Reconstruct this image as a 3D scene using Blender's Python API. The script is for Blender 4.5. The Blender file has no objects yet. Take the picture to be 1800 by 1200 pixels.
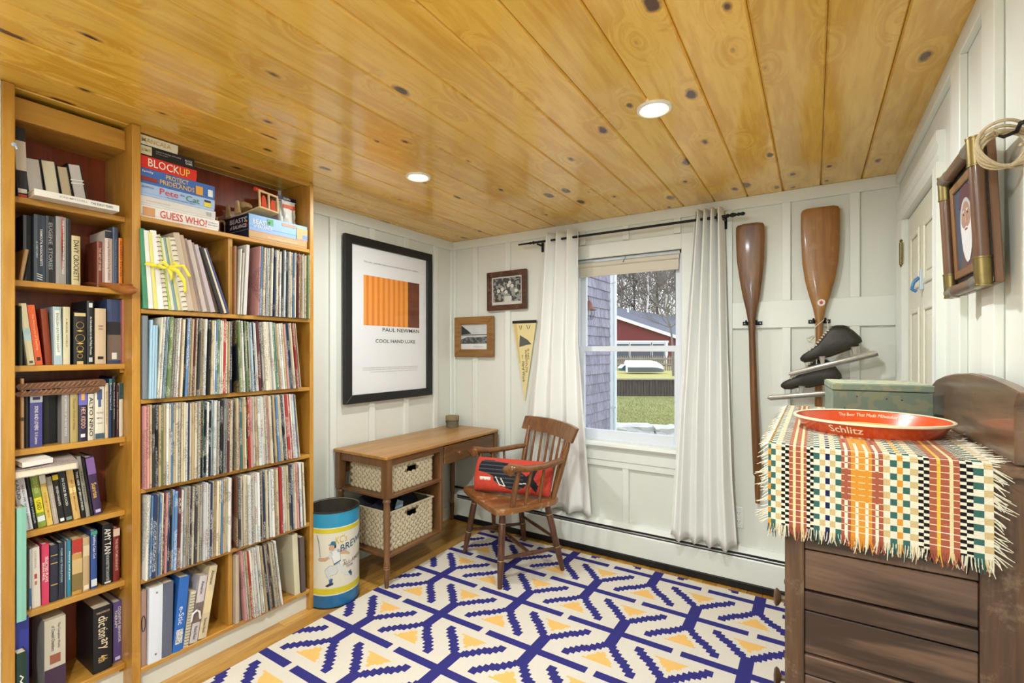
import bpy, bmesh, math, random
from mathutils import Vector, Matrix
rnd = random.Random(7)
R_ = math.radians
# ---------------------------------------------------------------- camera, world, exposure
S_ = .96
FPX, YAW, Y0 = 838., .5647, 615.6           # focal length in pixels, heading, horizon row (1800x1200 frame)
CAM = Vector((2.5063*S_, -3.0503*S_, 1.3587*S_))
RW, RH, XB = 2.869*S_, 2.24*S_, .2768*S_    # room width, ceiling height, bookcase front plane
FWD = Vector((-math.sin(YAW), math.cos(YAW), 0)); RGT = Vector((math.cos(YAW), math.sin(YAW), 0)); UP = Vector((0, 0, 1))
def ray(u, v): return FWD + RGT*((u-900)/FPX) + UP*((Y0-v)/FPX)
def atx(u, v, x): d = ray(u, v); return CAM + d*((x-CAM.x)/d.x)
def aty(u, v, y): d = ray(u, v); return CAM + d*((y-CAM.y)/d.y)
def atz(u, v, z): d = ray(u, v); return CAM + d*((z-CAM.z)/d.z)
SC = bpy.context.scene
COL = SC.collection
cd = bpy.data.cameras.new('camera'); cam = bpy.data.objects.new('camera', cd); COL.objects.link(cam)
cam.location = CAM; cam.rotation_euler = (math.pi/2, 0, YAW)
cd.sensor_width = 36; cd.lens = FPX/1800*36; cd.shift_y = (Y0-600)/1800; cd.clip_start = .02; cd.clip_end = 300
SC.camera = cam
wd = bpy.data.worlds.new('overcast_sky'); SC.world = wd; wd.use_nodes = True
wn = wd.node_tree.nodes; wl = wd.node_tree.links
bg = wn['Background']; bg.inputs[1].default_value = 1.75
tc = wn.new('ShaderNodeTexCoord'); nz = wn.new('ShaderNodeTexNoise'); nz.inputs['Scale'].default_value = 3
cr = wn.new('ShaderNodeValToRGB')
cr.color_ramp.elements[0].position = .35; cr.color_ramp.elements[0].color = (.60, .74, .95, 1)
cr.color_ramp.elements[1].position = .6; cr.color_ramp.elements[1].color = (.93, .96, 1, 1)
wl.new(tc.outputs['Generated'], nz.inputs['Vector']); wl.new(nz.outputs['Fac'], cr.inputs[0]); wl.new(cr.outputs[0], bg.inputs[0])
SC.view_settings.view_transform = 'Standard'; SC.view_settings.look = 'None'
SC.view_settings.gamma = 1; SC.view_settings.use_curve_mapping = False
SC.view_settings.exposure = .48
sun = bpy.data.lights.new('hazy_sun', 'SUN'); sun.energy = .8; sun.angle = R_(12)
so = bpy.data.objects.new('hazy_sun', sun); COL.objects.link(so); so.rotation_euler = (R_(50), 0, R_(-60))
LAMP_W, LAMP_B = 11.5, 30.0                     # watts of the two lamps in view and of the two added fill lamps behind the viewer

# ---------------------------------------------------------------- materials
MATS = {}
def s2l(c):
    return tuple((x/12.92 if x <= .04045 else ((x+.055)/1.055)**2.4) for x in (k/255 for k in c))
def base_mat(name):
    m = bpy.data.materials.new(name); m.use_nodes = True
    return m, m.node_tree.nodes, m.node_tree.links, m.node_tree.nodes['Principled BSDF']
def mat(name, rgb, rough=.6, metal=0., var=.0, scale=20., bump=0., bscale=80., coat=0., spec=.5, emit=0., sheen=0., trans=0., stretch=(1, 1, 1)):
    """plain colour with a little cloudy variation and fine relief; rgb is sRGB 0..255"""
    if name in MATS: return MATS[name]
    m, n, l, p = base_mat(name)
    c = s2l(rgb)
    p.inputs['Base Color'].default_value = (*c, 1); p.inputs['Roughness'].default_value = rough; p.inputs['Metallic'].default_value = metal
    p.inputs['Coat Weight'].default_value = coat; p.inputs['Coat Roughness'].default_value = .12; p.inputs['Specular IOR Level'].default_value = spec
    p.inputs['Sheen Weight'].default_value = sheen
    if emit: p.inputs['Emission Color'].default_value = (*c, 1); p.inputs['Emission Strength'].default_value = emit
    if var or bump:
        t = n.new('ShaderNodeTexCoord'); mp = n.new('ShaderNodeMapping'); mp.inputs['Scale'].default_value = stretch
        oi = n.new('ShaderNodeObjectInfo'); va = n.new('ShaderNodeVectorMath'); va.operation = 'ADD'
        ms = n.new('ShaderNodeMath'); ms.operation = 'MULTIPLY'; ms.inputs[1].default_value = 37.
        l.new(oi.outputs['Random'], ms.inputs[0]); l.new(t.outputs['Object'], mp.inputs[0]); l.new(mp.outputs[0], va.inputs[0]); l.new(ms.outputs[0], va.inputs[1])
    if var:
        nz = n.new('ShaderNodeTexNoise'); nz.inputs['Scale'].default_value = scale; nz.inputs['Detail'].default_value = 4
        l.new(va.outputs[0], nz.inputs['Vector'])
        mx = n.new('ShaderNodeMix'); mx.data_type = 'RGBA'
        mx.inputs[6].default_value = (*[x*(1-var) for x in c], 1); mx.inputs[7].default_value = (*[min(1, x*(1+var)) for x in c], 1)
        l.new(nz.outputs['Fac'], mx.inputs[0]); l.new(mx.outputs[2], p.inputs['Base Color'])
    if bump:
        nb = n.new('ShaderNodeTexNoise'); nb.inputs['Scale'].default_value = bscale; nb.inputs['Detail'].default_value = 3
        l.new(va.outputs[0], nb.inputs['Vector'])
        b = n.new('ShaderNodeBump'); b.inputs['Strength'].default_value = bump; b.inputs['Distance'].default_value = .004
        l.new(nb.outputs['Fac'], b.inputs['Height']); l.new(b.outputs[0], p.inputs['Normal'])
    MATS[name] = m; return m
def wood(name, c1, c2, axis=1, rough=.4, coat=.0, grain=9., knots=0., knot_col=(60, 28, 10), ring=.5, objvar=.12, wear=0., plane='xy'):
    """straight-grained wood along an axis (0 x, 1 y, 2 z), with optional pine knots and per-board tone"""
    if name in MATS: return MATS[name]
    m, n, l, p = base_mat(name)
    p.inputs['Roughness'].default_value = rough; p.inputs['Coat Weight'].default_value = coat; p.inputs['Coat Roughness'].default_value = .1
    t = n.new('ShaderNodeTexCoord'); oi = n.new('ShaderNodeObjectInfo')
    ms = n.new('ShaderNodeMath'); ms.operation = 'MULTIPLY'; ms.inputs[1].default_value = 53.
    va = n.new('ShaderNodeVectorMath'); va.operation = 'ADD'
    l.new(oi.outputs['Random'], ms.inputs[0]); l.new(t.outputs['Object'], va.inputs[0]); l.new(ms.outputs[0], va.inputs[1])
    st = [1., 1., 1.]; st[axis] = .09
    mp = n.new('ShaderNodeMapping'); mp.inputs['Scale'].default_value = st; l.new(va.outputs[0], mp.inputs[0])
    vec = mp.outputs[0]
    kfac = None
    if knots:
        st2 = [1., 1., 1.]; st2[axis] = .5
        mk = n.new('ShaderNodeMapping'); mk.inputs['Scale'].default_value = st2; l.new(va.outputs[0], mk.inputs[0])
        sx = n.new('ShaderNodeSeparateXYZ'); cx = n.new('ShaderNodeCombineXYZ'); l.new(mk.outputs[0], sx.inputs[0])
        l.new(sx.outputs['XYZ'.index(plane[0].upper())], cx.inputs[0]); l.new(sx.outputs['XYZ'.index(plane[1].upper())], cx.inputs[1])
        vo = n.new('ShaderNodeTexVoronoi'); vo.voronoi_dimensions = '2D'; vo.inputs['Scale'].default_value = knots; l.new(cx.outputs[0], vo.inputs['Vector'])
        # only some cells carry a knot, each with its own size
        sep = n.new('ShaderNodeSeparateColor'); l.new(vo.outputs['Color'], sep.inputs[0])
        mr = n.new('ShaderNodeMapRange'); mr.inputs[1].default_value = .30; mr.inputs[2].default_value = 1.; mr.inputs[3].default_value = -.03; mr.inputs[4].default_value = .10
        l.new(sep.outputs[0], mr.inputs[0])
        nk = n.new('ShaderNodeTexNoise'); nk.inputs['Scale'].default_value = 26; l.new(va.outputs[0], nk.inputs['Vector'])
        ad = n.new('ShaderNodeMath'); ad.operation = 'MULTIPLY_ADD'; ad.inputs[1].default_value = .09; l.new(nk.outputs['Fac'], ad.inputs[0]); l.new(vo.outputs['Distance'], ad.inputs[2])
        sb = n.new('ShaderNodeMath'); sb.operation = 'SUBTRACT'; l.new(ad.outputs[0], sb.inputs[0]); l.new(mr.outputs[0], sb.inputs[1])
        rk = n.new('ShaderNodeMapRange'); rk.inputs[1].default_value = .03; rk.inputs[2].default_value = .085; rk.inputs[3].default_value = 1.; rk.inputs[4].default_value = 0.
        l.new(sb.outputs[0], rk.inputs[0]); kfac = rk.outputs[0]
        # grain swirls round the knots
        rs = n.new('ShaderNodeMapRange'); rs.inputs[1].default_value = 0.; rs.inputs[2].default_value = .35; rs.inputs[3].default_value = .10; rs.inputs[4].default_value = 0.
        l.new(vo.outputs['Distance'], rs.inputs[0])
        v2 = n.new('ShaderNodeVectorMath'); v2.operation = 'ADD'; l.new(vec, v2.inputs[0]); l.new(rs.outputs[0], v2.inputs[1]); vec = v2.outputs[0]
    nz = n.new('ShaderNodeTexNoise'); nz.inputs['Scale'].default_value = grain; nz.inputs['Detail'].default_value = 6; nz.inputs['Roughness'].default_value = .65; nz.inputs['Distortion'].default_value = .25
    l.new(vec, nz.inputs['Vector'])
    sn = n.new('ShaderNodeMath'); sn.operation = 'MULTIPLY'; sn.inputs[1].default_value = 34.; l.new(nz.outputs['Fac'], sn.inputs[0])
    si = n.new('ShaderNodeMath'); si.operation = 'SINE'; l.new(sn.outputs[0], si.inputs[0])
    r1 = n.new('ShaderNodeMapRange'); r1.inputs[1].default_value = -1; r1.inputs[2].default_value = 1; r1.inputs[3].default_value = 0; r1.inputs[4].default_value = ring
    l.new(si.outputs[0], r1.inputs[0])
    fine = n.new('ShaderNodeTexNoise'); fine.inputs['Scale'].default_value = grain*9; fine.inputs['Detail'].default_value = 2; l.new(mp.outputs[0], fine.inputs['Vector'])
    fa = n.new('ShaderNodeMath'); fa.operation = 'MULTIPLY_ADD'; fa.inputs[1].default_value = .55; l.new(fine.outputs['Fac'], fa.inputs[0]); l.new(r1.outputs[0], fa.inputs[2])
    mx = n.new('ShaderNodeMix'); mx.data_type = 'RGBA'; mx.inputs[6].default_value = (*s2l(c1), 1); mx.inputs[7].default_value = (*s2l(c2), 1)
    l.new(fa.outputs[0], mx.inputs[0]); out = mx.outputs[2]
    if kfac is not None:
        m2 = n.new('ShaderNodeMix'); m2.data_type = 'RGBA'; m2.inputs[7].default_value = (*s2l(knot_col), 1)
        l.new(kfac, m2.inputs[0]); l.new(out, m2.inputs[6]); out = m2.outputs[2]
    hs = n.new('ShaderNodeHueSaturation')
    rv = n.new('ShaderNodeMapRange'); rv.inputs[3].default_value = 1-objvar; rv.inputs[4].default_value = 1+objvar; l.new(oi.outputs['Random'], rv.inputs[0])
    l.new(rv.outputs[0], hs.inputs['Value']); l.new(out, hs.inputs['Color']); out = hs.outputs[0]
    if wear:
        wz = n.new('ShaderNodeTexNoise'); wz.inputs['Scale'].default_value = 16; wz.inputs['Detail'].default_value = 8; wz.inputs['Roughness'].default_value = .75; l.new(t.outputs['Object'], wz.inputs['Vector'])
        wr = n.new('ShaderNodeMapRange'); wr.inputs[1].default_value = .55; wr.inputs[2].default_value = .63; wr.inputs[4].default_value = wear; l.new(wz.outputs['Fac'], wr.inputs[0])
        m3 = n.new('ShaderNodeMix'); m3.data_type = 'RGBA'; m3.inputs[7].default_value = (*s2l((205, 180, 150)), 1); l.new(wr.outputs[0], m3.inputs[0]); l.new(out, m3.inputs[6]); out = m3.outputs[2]
    l.new(out, p.inputs['Base Color'])
    b = n.new('ShaderNodeBump'); b.inputs['Strength'].default_value = .12; b.inputs['Distance'].default_value = .002; l.new(fa.outputs[0], b.inputs['Height']); l.new(b.outputs[0], p.inputs['Normal'])
    MATS[name] = m; return m
def printed(name, rgb, ink, scale=90., amount=.5, rough=.45, stretch=(1, 1, .45)):
    """paper or card with small illegible print: hard-edged specks of ink"""
    if name in MATS: return MATS[name]
    m, n, l, p = base_mat(name); p.inputs['Roughness'].default_value = rough
    t = n.new('ShaderNodeTexCoord'); mp = n.new('ShaderNodeMapping'); mp.inputs['Scale'].default_value = stretch
    oi = n.new('ShaderNodeObjectInfo'); ms = n.new('ShaderNodeMath'); ms.operation = 'MULTIPLY'; ms.inputs[1].default_value = 71.
    va = n.new('ShaderNodeVectorMath'); va.operation = 'ADD'; l.new(oi.outputs['Random'], ms.inputs[0]); l.new(t.outputs['Object'], va.inputs[0]); l.new(ms.outputs[0], va.inputs[1]); l.new(va.outputs[0], mp.inputs[0])
    a = n.new('ShaderNodeTexNoise'); a.inputs['Scale'].default_value = scale*9; a.inputs['Detail'].default_value = 1; l.new(mp.outputs[0], a.inputs['Vector'])
    b = n.new('ShaderNodeTexNoise'); b.inputs['Scale'].default_value = scale*.16; b.inputs['Detail'].default_value = 0; l.new(va.outputs[0], b.inputs['Vector'])
    ra = n.new('ShaderNodeMapRange'); ra.inputs[1].default_value = .5; ra.inputs[2].default_value = .54; l.new(a.outputs['Fac'], ra.inputs[0])
    rb = n.new('ShaderNodeMapRange'); rb.inputs[1].default_value = .66-amount*.34; rb.inputs[2].default_value = .68-amount*.34; l.new(b.outputs['Fac'], rb.inputs[0])
    mu = n.new('ShaderNodeMath'); mu.operation = 'MULTIPLY'; l.new(ra.outputs[0], mu.inputs[0]); l.new(rb.outputs[0], mu.inputs[1])
    mx = n.new('ShaderNodeMix'); mx.data_type = 'RGBA'; mx.inputs[6].default_value = (*s2l(rgb), 1); mx.inputs[7].default_value = (*s2l(ink), 1)
    m7 = n.new('ShaderNodeMath'); m7.operation = 'MULTIPLY'; m7.inputs[1].default_value = .68; l.new(mu.outputs[0], m7.inputs[0]); l.new(m7.outputs[0], mx.inputs[0])
    hs = n.new('ShaderNodeHueSaturation'); rv = n.new('ShaderNodeMapRange'); rv.inputs[3].default_value = .82; rv.inputs[4].default_value = 1.1; l.new(oi.outputs['Random'], rv.inputs[0])
    l.new(rv.outputs[0], hs.inputs['Value']); l.new(mx.outputs[2], hs.inputs['Color']); l.new(hs.outputs[0], p.inputs['Base Color'])
    MATS[name] = m; return m
def glass(name='window_glass', tint=(1, 1, 1)):
    if name in MATS: return MATS[name]
    m, n, l, p = base_mat(name); n.remove(p)
    tr = n.new('ShaderNodeBsdfTransparent'); tr.inputs[0].default_value = (*tint, 1); gl = n.new('ShaderNodeBsdfGlossy'); gl.inputs['Roughness'].default_value = .02
    lw = n.new('ShaderNodeLayerWeight'); lw.inputs[0].default_value = .5; fr = n.new('ShaderNodeMath'); fr.operation = 'POWER'; fr.inputs[1].default_value = 5.; l.new(lw.outputs['Facing'], fr.inputs[0]); fm = n.new('ShaderNodeMath'); fm.operation = 'MULTIPLY_ADD'; fm.inputs[1].default_value = .5; fm.inputs[2].default_value = .018; l.new(fr.outputs[0], fm.inputs[0]); fr = fm; mi = n.new('ShaderNodeMixShader')
    l.new(fr.outputs[0], mi.inputs[0]); l.new(tr.outputs[0], mi.inputs[1]); l.new(gl.outputs[0], mi.inputs[2]); l.new(mi.outputs[0], n['Material Output'].inputs[0])
    MATS[name] = m; return m
def cloth_mat(name, rgb, trans=.35, weave=900.):
    if name in MATS: return MATS[name]
    m, n, l, p = base_mat(name); c = s2l(rgb)
    p.inputs['Base Color'].default_value = (*c, 1); p.inputs['Roughness'].default_value = .95; p.inputs['Specular IOR Level'].default_value = .1
    tl = n.new('ShaderNodeBsdfTranslucent'); tl.inputs[0].default_value = (*c, 1); mi = n.new('ShaderNodeMixShader'); mi.inputs[0].default_value = trans
    l.new(p.outputs[0], mi.inputs[1]); l.new(tl.outputs[0], mi.inputs[2]); l.new(mi.outputs[0], n['Material Output'].inputs[0])
    t = n.new('ShaderNodeTexCoord'); nz = n.new('ShaderNodeTexNoise'); nz.inputs['Scale'].default_value = weave*.5; l.new(t.outputs['Object'], nz.inputs['Vector'])
    b = n.new('ShaderNodeBump'); b.inputs['Strength'].default_value = .15; b.inputs['Distance'].default_value = .001; l.new(nz.outputs['Fac'], b.inputs['Height']); l.new(b.outputs[0], p.inputs['Normal'])
    MATS[name] = m; return m

# ---------------------------------------------------------------- mesh helpers
class MB:
    """collects shapes into one mesh"""
    def __init__(s): s.v = []; s.f = []; s.m = []
    def add(s, vs, fs, m=0):
        o = len(s.v); s.v += [tuple(x) for x in vs]; s.f += [tuple(i+o for i in f) for f in fs]; s.m += [m]*len(fs); return s
    def box(s, x0, x1, y0, y1, z0, z1, m=0):
        return s.add([(x0, y0, z0), (x1, y0, z0), (x1, y1, z0), (x0, y1, z0), (x0, y0, z1), (x1, y0, z1), (x1, y1, z1), (x0, y1, z1)],
                     [(0, 3, 2, 1), (4, 5, 6, 7), (0, 1, 5, 4), (1, 2, 6, 5), (2, 3, 7, 6), (3, 0, 4, 7)], m)
    def prism(s, pts, axis, a, b, m=0, flip=False):
        """polygon (2D) extruded along an axis from a to b; the 2D axes are the two others in xyz order"""
        n = len(pts)
        def P(q, w):
            return (w, q[0], q[1]) if axis == 0 else (q[0], w, q[1]) if axis == 1 else (q[0], q[1], w)
        vs = [P(q, a) for q in pts]+[P(q, b) for q in pts]
        area = sum(pts[i][0]*pts[(i+1) % n][1]-pts[(i+1) % n][0]*pts[i][1] for i in range(n))
        fs = [tuple(range(n-1, -1, -1)), tuple(range(n, 2*n))]+[(i, (i+1) % n, n+(i+1) % n, n+i) for i in range(n)]
        if (area < 0) != (axis == 1) != (b < a): fs = [tuple(reversed(f)) for f in fs]
        return s.add(vs, fs, m)
    def tube(s, pts, r, n=8, m=0, caps=True, closed=False):
        pts = [Vector(p) for p in pts]; k = len(pts)
        rr = r if isinstance(r, (list, tuple)) else [r]*k
        vs = []; ref = None
        for i, p in enumerate(pts):
            d = (pts[(i+1) % k]-pts[i-1]) if closed else (pts[min(i+1, k-1)]-pts[max(i-1, 0)])
            d.normalize()
            if ref is None: ref = Vector((0, 0, 1)) if abs(d.z) < .9 else Vector((1, 0, 0))
            a = d.cross(ref); a.normalize(); b = d.cross(a); b.normalize(); ref = b*-1 if False else a.cross(d)
            for j in range(n):
                t = 2*math.pi*j/n; vs.append(p+(a*math.cos(t)+b*math.sin(t))*rr[i])
        fs = []
        for i in range(k if closed else k-1):
            for j in range(n):
                fs.append((i*n+j, i*n+(j+1) % n, ((i+1) % k)*n+(j+1) % n, ((i+1) % k)*n+j))
        if caps and not closed: fs += [tuple(range(n-1, -1, -1)), tuple((k-1)*n+j for j in range(n))]
        return s.add(vs, fs, m)
    def lathe(s, prof, n=20, c=(0, 0, 0), m=0, caps=True, axis=2):
        vs = []; k = len(prof)
        for r, z in prof:
            for j in range(n):
                t = 2*math.pi*j/n; q = (r*math.cos(t), r*math.sin(t), z)
                if axis == 0: q = (q[2], q[0], q[1])
                elif axis == 1: q = (q[1], q[2], q[0])
                vs.append((c[0]+q[0], c[1]+q[1], c[2]+q[2]))
        fs = [(i*n+j, i*n+(j+1) % n, (i+1)*n+(j+1) % n, (i+1)*n+j) for i in range(k-1) for j in range(n)]
        if caps: fs += [tuple(range(n-1, -1, -1)), tuple((k-1)*n+j for j in range(n))]
        return s.add(vs, fs, m)
    def sheet(s, fn, nu, nv, m=0, mfn=None):
        """grid surface from fn(a,b), a,b in 0..1"""
        o = len(s.v)
        for j in range(nv+1):
            for i in range(nu+1): s.v.append(tuple(fn(i/nu, j/nv)))
        for j in range(nv):
            for i in range(nu):
                a = o+j*(nu+1)+i; s.f.append((a, a+1, a+nu+2, a+nu+1)); s.m.append(mfn((i+.5)/nu, (j+.5)/nv) if mfn else m)
        return s
    def xf(s, M):
        s.v = [tuple(M @ Vector(p)) for p in s.v]; return s
    def mesh(s, name, mats, smooth=False, bevel=0, fixn=True):
        me = bpy.data.meshes.new(name); me.from_pydata(s.v, [], s.f)
        for m in (mats if isinstance(mats, (list, tuple)) else [mats]): me.materials.append(m)
        me.polygons.foreach_set('material_index', s.m)
        if bevel or fixn:
            bm = bmesh.new(); bm.from_mesh(me)
            if fixn: bmesh.ops.recalc_face_normals(bm, faces=bm.faces)
            if bevel: bmesh.ops.bevel(bm, geom=[e for e in bm.edges if len(e.link_faces) == 2 and e.calc_face_angle(0) > .6], offset=bevel, segments=1, affect='EDGES', clamp_overlap=True)
            bm.to_mesh(me); bm.free()
        if smooth:
            me.polygons.foreach_set('use_smooth', [True]*len(me.polygons))
            try: me.set_sharp_from_angle(angle=R_(smooth if smooth is not True else 40))
            except Exception: pass
        me.update(); return me
    def build(s, name, mats, parent=None, smooth=False, bevel=0, loc=None, fixn=True):
        return link(name, s.mesh(name, mats, smooth, bevel, fixn), parent, loc)
def link(name, me, parent=None, loc=None):
    o = bpy.data.objects.new(name, me); COL.objects.link(o); o.parent = parent
    if loc is not None: o.location = loc
    return o
def tag(o, label=None, cat=None, group=None, kind=None):
    if label: o['label'] = label
    if cat: o['category'] = cat
    if group: o['group'] = group
    if kind: o['kind'] = kind
    return o
def thing(name, label, cat, loc=(0, 0, 0), rz=0, group=None, kind=None):
    o = bpy.data.objects.new(name, None); COL.objects.link(o); o.location = loc; o.rotation_euler = (0, 0, rz); o.empty_display_size = .05
    return tag(o, label, cat, group, kind)
def structure(name, loc=(0, 0, 0)):
    o = bpy.data.objects.new(name, None); COL.objects.link(o); o.location = loc; o['kind'] = 'structure'; o.empty_display_size = .05
    return o
_font_cache = {}
def glyphs(s, bold=0., shear=0., spacing=1.):
    """vertices and faces of a line of lettering, its box scaled to 1 high (cap height) with true width"""
    k = (s, bold, shear, spacing)
    if k not in _font_cache:
        c = bpy.data.curves.new('lettering', 'FONT'); c.body = s; c.size = 1; c.resolution_u = 2; c.offset = bold; c.shear = shear; c.space_character = spacing
        o = bpy.data.objects.new('lettering', c); me = bpy.data.meshes.new_from_object(o)
        vs = [tuple(v.co) for v in me.vertices]; fs = [tuple(p.vertices) for p in me.polygons]
        bpy.data.objects.remove(o); bpy.data.curves.remove(c); bpy.data.meshes.remove(me)
        _font_cache[k] = (vs, fs)
    return _font_cache[k]
def letter_mesh(mb, s, origin, du, dv, length=None, height=None, bold=.008, shear=0., center=True, mapf=None, m=0, spacing=1.):
    """lays lettering with its box centred on origin (or starting there); du reading direction, dv letter-up"""
    vs, fs = glyphs(s, bold, shear, spacing)
    if not vs: return mb
    x0 = min(v[0] for v in vs); x1 = max(v[0] for v in vs); y0 = min(v[1] for v in vs); y1 = max(v[1] for v in vs)
    w, h = x1-x0, y1-y0
    sy = (height/h) if height else None; sx = (length/w) if length else None
    if sx is None: sx = sy
    if sy is None: sy = sx
    origin, du, dv = Vector(origin), Vector(du), Vector(dv)
    ox, oy = ((x0+x1)/2, (y0+y1)/2) if center else (x0, y0)
    q = [((v[0]-ox)*sx, (v[1]-oy)*sy) for v in vs]
    if mapf: mb.add([mapf(a, b) for a, b in q], fs, m)
    else: mb.add([origin+du*a+dv*b for a, b in q], fs, m)
    return mb
def lettering(name, parent, s, origin, du, dv, material, length=None, height=None, bold=.008, shear=0., center=True, spacing=1.):
    return letter_mesh(MB(), s, origin, du, dv, length, height, bold, shear, center, spacing=spacing).build(name, material, parent, fixn=False)
def copy_tree(o, parent=None):
    c = o.copy(); COL.objects.link(c); c.parent = parent
    for ch in list(o.children): copy_tree(ch, c)
    return c
# ---------------------------------------------------------------- shared materials
M_white = mat('white_wall_paint', (222, 224, 215), .5, var=.03, scale=3, bump=.05, bscale=25)
M_trim = mat('white_trim_paint', (228, 231, 224), .4, var=.02, scale=4)
M_vinyl = mat('white_window_vinyl', (224, 229, 236), .35)
M_ceil = wood('knotty_pine_ceiling', (242, 198, 88), (212, 156, 44), 1, .26, .5, 8, knots=5.4, knot_col=(84, 42, 14), objvar=.09)
M_floor = wood('oak_floor', (204, 158, 78), (164, 112, 42), 1, .35, .3, 10, objvar=.13)
M_case = wood('golden_pine_case', (196, 146, 62), (168, 114, 36), 2, .35, .2, 8, knots=4., objvar=.05, plane='yz')
M_caseh = wood('golden_pine_shelf', (200, 150, 66), (172, 118, 40), 1, .35, .2, 8, knots=3., objvar=.05)
M_casein = wood('shaded_pine_back', (150, 64, 20), (112, 40, 8), 2, .4, .2, 7, objvar=.04)  # same pine as the case; the shade inside is put into the colour
M_black = mat('black_satin', (16, 16, 18), .45)
M_iron = mat('black_iron', (22, 20, 20), .5, metal=.4)
M_glass = glass()
M_brass = mat('aged_brass', (132, 116, 74), .4, metal=.9, var=.25, scale=60)

# ---------------------------------------------------------------- floor
FY0 = -3.7
floor = structure('floor')
MB().box(-.05, RW+.05, FY0, .05, -.08, -.012).build('subfloor', mat('dark_joint', (60, 38, 18), .8), floor)
PW = .075
plank_mesh = {}
x = 0.; k = 0
while x < RW:
    w = min(PW, RW-x); y = 0.; first = True
    while y > FY0:
        ln = rnd.choice([.55, .75, .95, 1.2])
        if first: ln *= rnd.uniform(.4, 1); ln = round(ln, 1); first = False
        ln = min(ln, y-FY0)
        if ln < .04: break
        key = (round(w, 3), round(ln, 2))
        if key not in plank_mesh:
            plank_mesh[key] = MB().box(0, w-.0012, -ln+.001, 0, -.012, 0).mesh('plank', M_floor, bevel=.0008)
        link('plank', plank_mesh[key], floor, (x, y, 0)); y -= ln
    x += PW

# ---------------------------------------------------------------- ceiling of v-groove pine boards
ceiling = structure('ceiling')
MB().box(-.05, RW+.05, FY0, .05, RH+.02, RH+.06).build('ceiling_backing', mat('dark_joint', (60, 38, 18)), ceiling)
BWD = .1693; bx = 1.928 - BWD*12
bm_full = MB().prism([(0, .022), (0, .007), (.006, 0), (BWD-.006, 0), (BWD-.001, .007), (BWD-.001, .022)], 1, FY0, 0).mesh('ceiling_board', M_ceil)
while bx < RW:
    a, b = max(bx, 0), min(bx+BWD, RW)
    if b-a > .01:
        if b-a > BWD-.001: link('ceiling_board', bm_full, ceiling, (bx, 0, RH))
        else: MB().prism([(0, .022), (0, .006), (.005, 0), (b-a-.005, 0), (b-a-.001, .006), (b-a-.001, .022)], 1, FY0, 0).build('ceiling_board', M_ceil, ceiling, loc=(a, 0, RH))
    bx += BWD

# ---------------------------------------------------------------- walls, board and batten
WX0, WX1, WZ0, WZ1 = 1.052, 1.745, .72, 1.905      # window opening in the back wall
wall_back = structure('wall_back')
m = MB()
for a in ((-.12, WX0, 0, RH+.05), (WX1, RW+.12, 0, RH+.05), (WX0, WX1, 0, WZ0), (WX0, WX1, WZ1, RH+.05)): m.box(a[0], a[1], 0, .14, a[2], a[3])
m.build('wall_panel', M_white, wall_back, fixn=False)
def batten(parent, x0, x1, z0, z1, t=.016, y=0.):
    MB().box(x0, x1, y-t, y, z0, z1).build('batten', M_trim, parent, bevel=.002)
def rail(parent, x0, x1, z0, z1, t=.018): MB().box(x0, x1, -t, 0, z0, z1).build('rail', M_trim, parent, bevel=.002)
rail(wall_back, 0, RW, RH-.062, RH)
for x0, x1, z0, z1 in ((.0, .035, .2, RH-.062), (.205, .25, .2, RH-.062), (.50, .543, .2, RH-.062), (.80, .843, .2, RH-.062), (1.98, 2.02, .2, RH-.062),
                       (2.262, 2.302, 1.57, RH-.062), (2.556, 2.598, 1.57, RH-.062), (2.262, 2.302, .2, 1.425), (2.556, 2.598, .2, 1.425),
                       (1.385, 1.425, .2, .56), (1.06, 1.09, .2, .56), (1.70, 1.74, .2, .56)):
    batten(wall_back, x0, x1, z0, z1)
for x0 in (1.09, 1.385, 1.70): batten(wall_back, x0, x0+.04, 2.0, RH-.062)
rail(wall_back, 2.02, RW, 1.425, 1.57)
rail(wall_back, 1.0, 1.82, .56, .60)
wall_left = structure('wall_left')
MB().box(-.12, 0, FY0, .12, 0, RH+.05).build('wall_panel', M_white, wall_left)
MB().box(0, .018, -1.46, -.018, RH-.066, RH).build('rail', M_trim, wall_left, bevel=.002)
MB().box(0, .016, -1.46, -.018, .0, .09).build('rail', M_trim, wall_left, bevel=.002)
for a in (-1.44, -1.142, -.848, -.543, -.24, -.04):
    MB().box(0, .016, a, a+.045 if a > -.1 and False else a+(.022 if a > -.1 else .045), .09, RH-.066).build('batten', M_trim, wall_left, bevel=.002)
wall_right = structure('wall_right')
DY0, DY1, DZ = -.835, -.145, 1.90                  # door opening
m = MB()
for a in ((DY1, .12, 0, RH+.05), (FY0, DY0, 0, RH+.05), (DY0, DY1, DZ, RH+.05)): m.box(RW, RW+.12, a[0], a[1], a[2], a[3])
m.build('wall_panel', M_white, wall_right, fixn=False)
MB().box(RW-.018, RW, FY0, -.02, RH-.05, RH).build('rail', M_trim, wall_right, bevel=.002)
for a, b in ((-1.20, -1.10), (-1.49, -1.40), (-1.80, -1.70), (-2.1, -2.0), (-2.4, -2.3)):
    MB().box(RW-.018, RW, a, b, 0, RH-.05).build('batten', M_trim, wall_right, bevel=.002)
wall_front = structure('wall_front')
MB().box(-.12, RW+.12, FY0-.12, FY0, 0, RH+.05).build('wall_panel', M_white, wall_front)
t1 = MB().box(0, .262, -2.60, -2.523, 0, RH).build('trim_1', M_trim, bevel=.003); t1['kind'] = 'structure'

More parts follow.
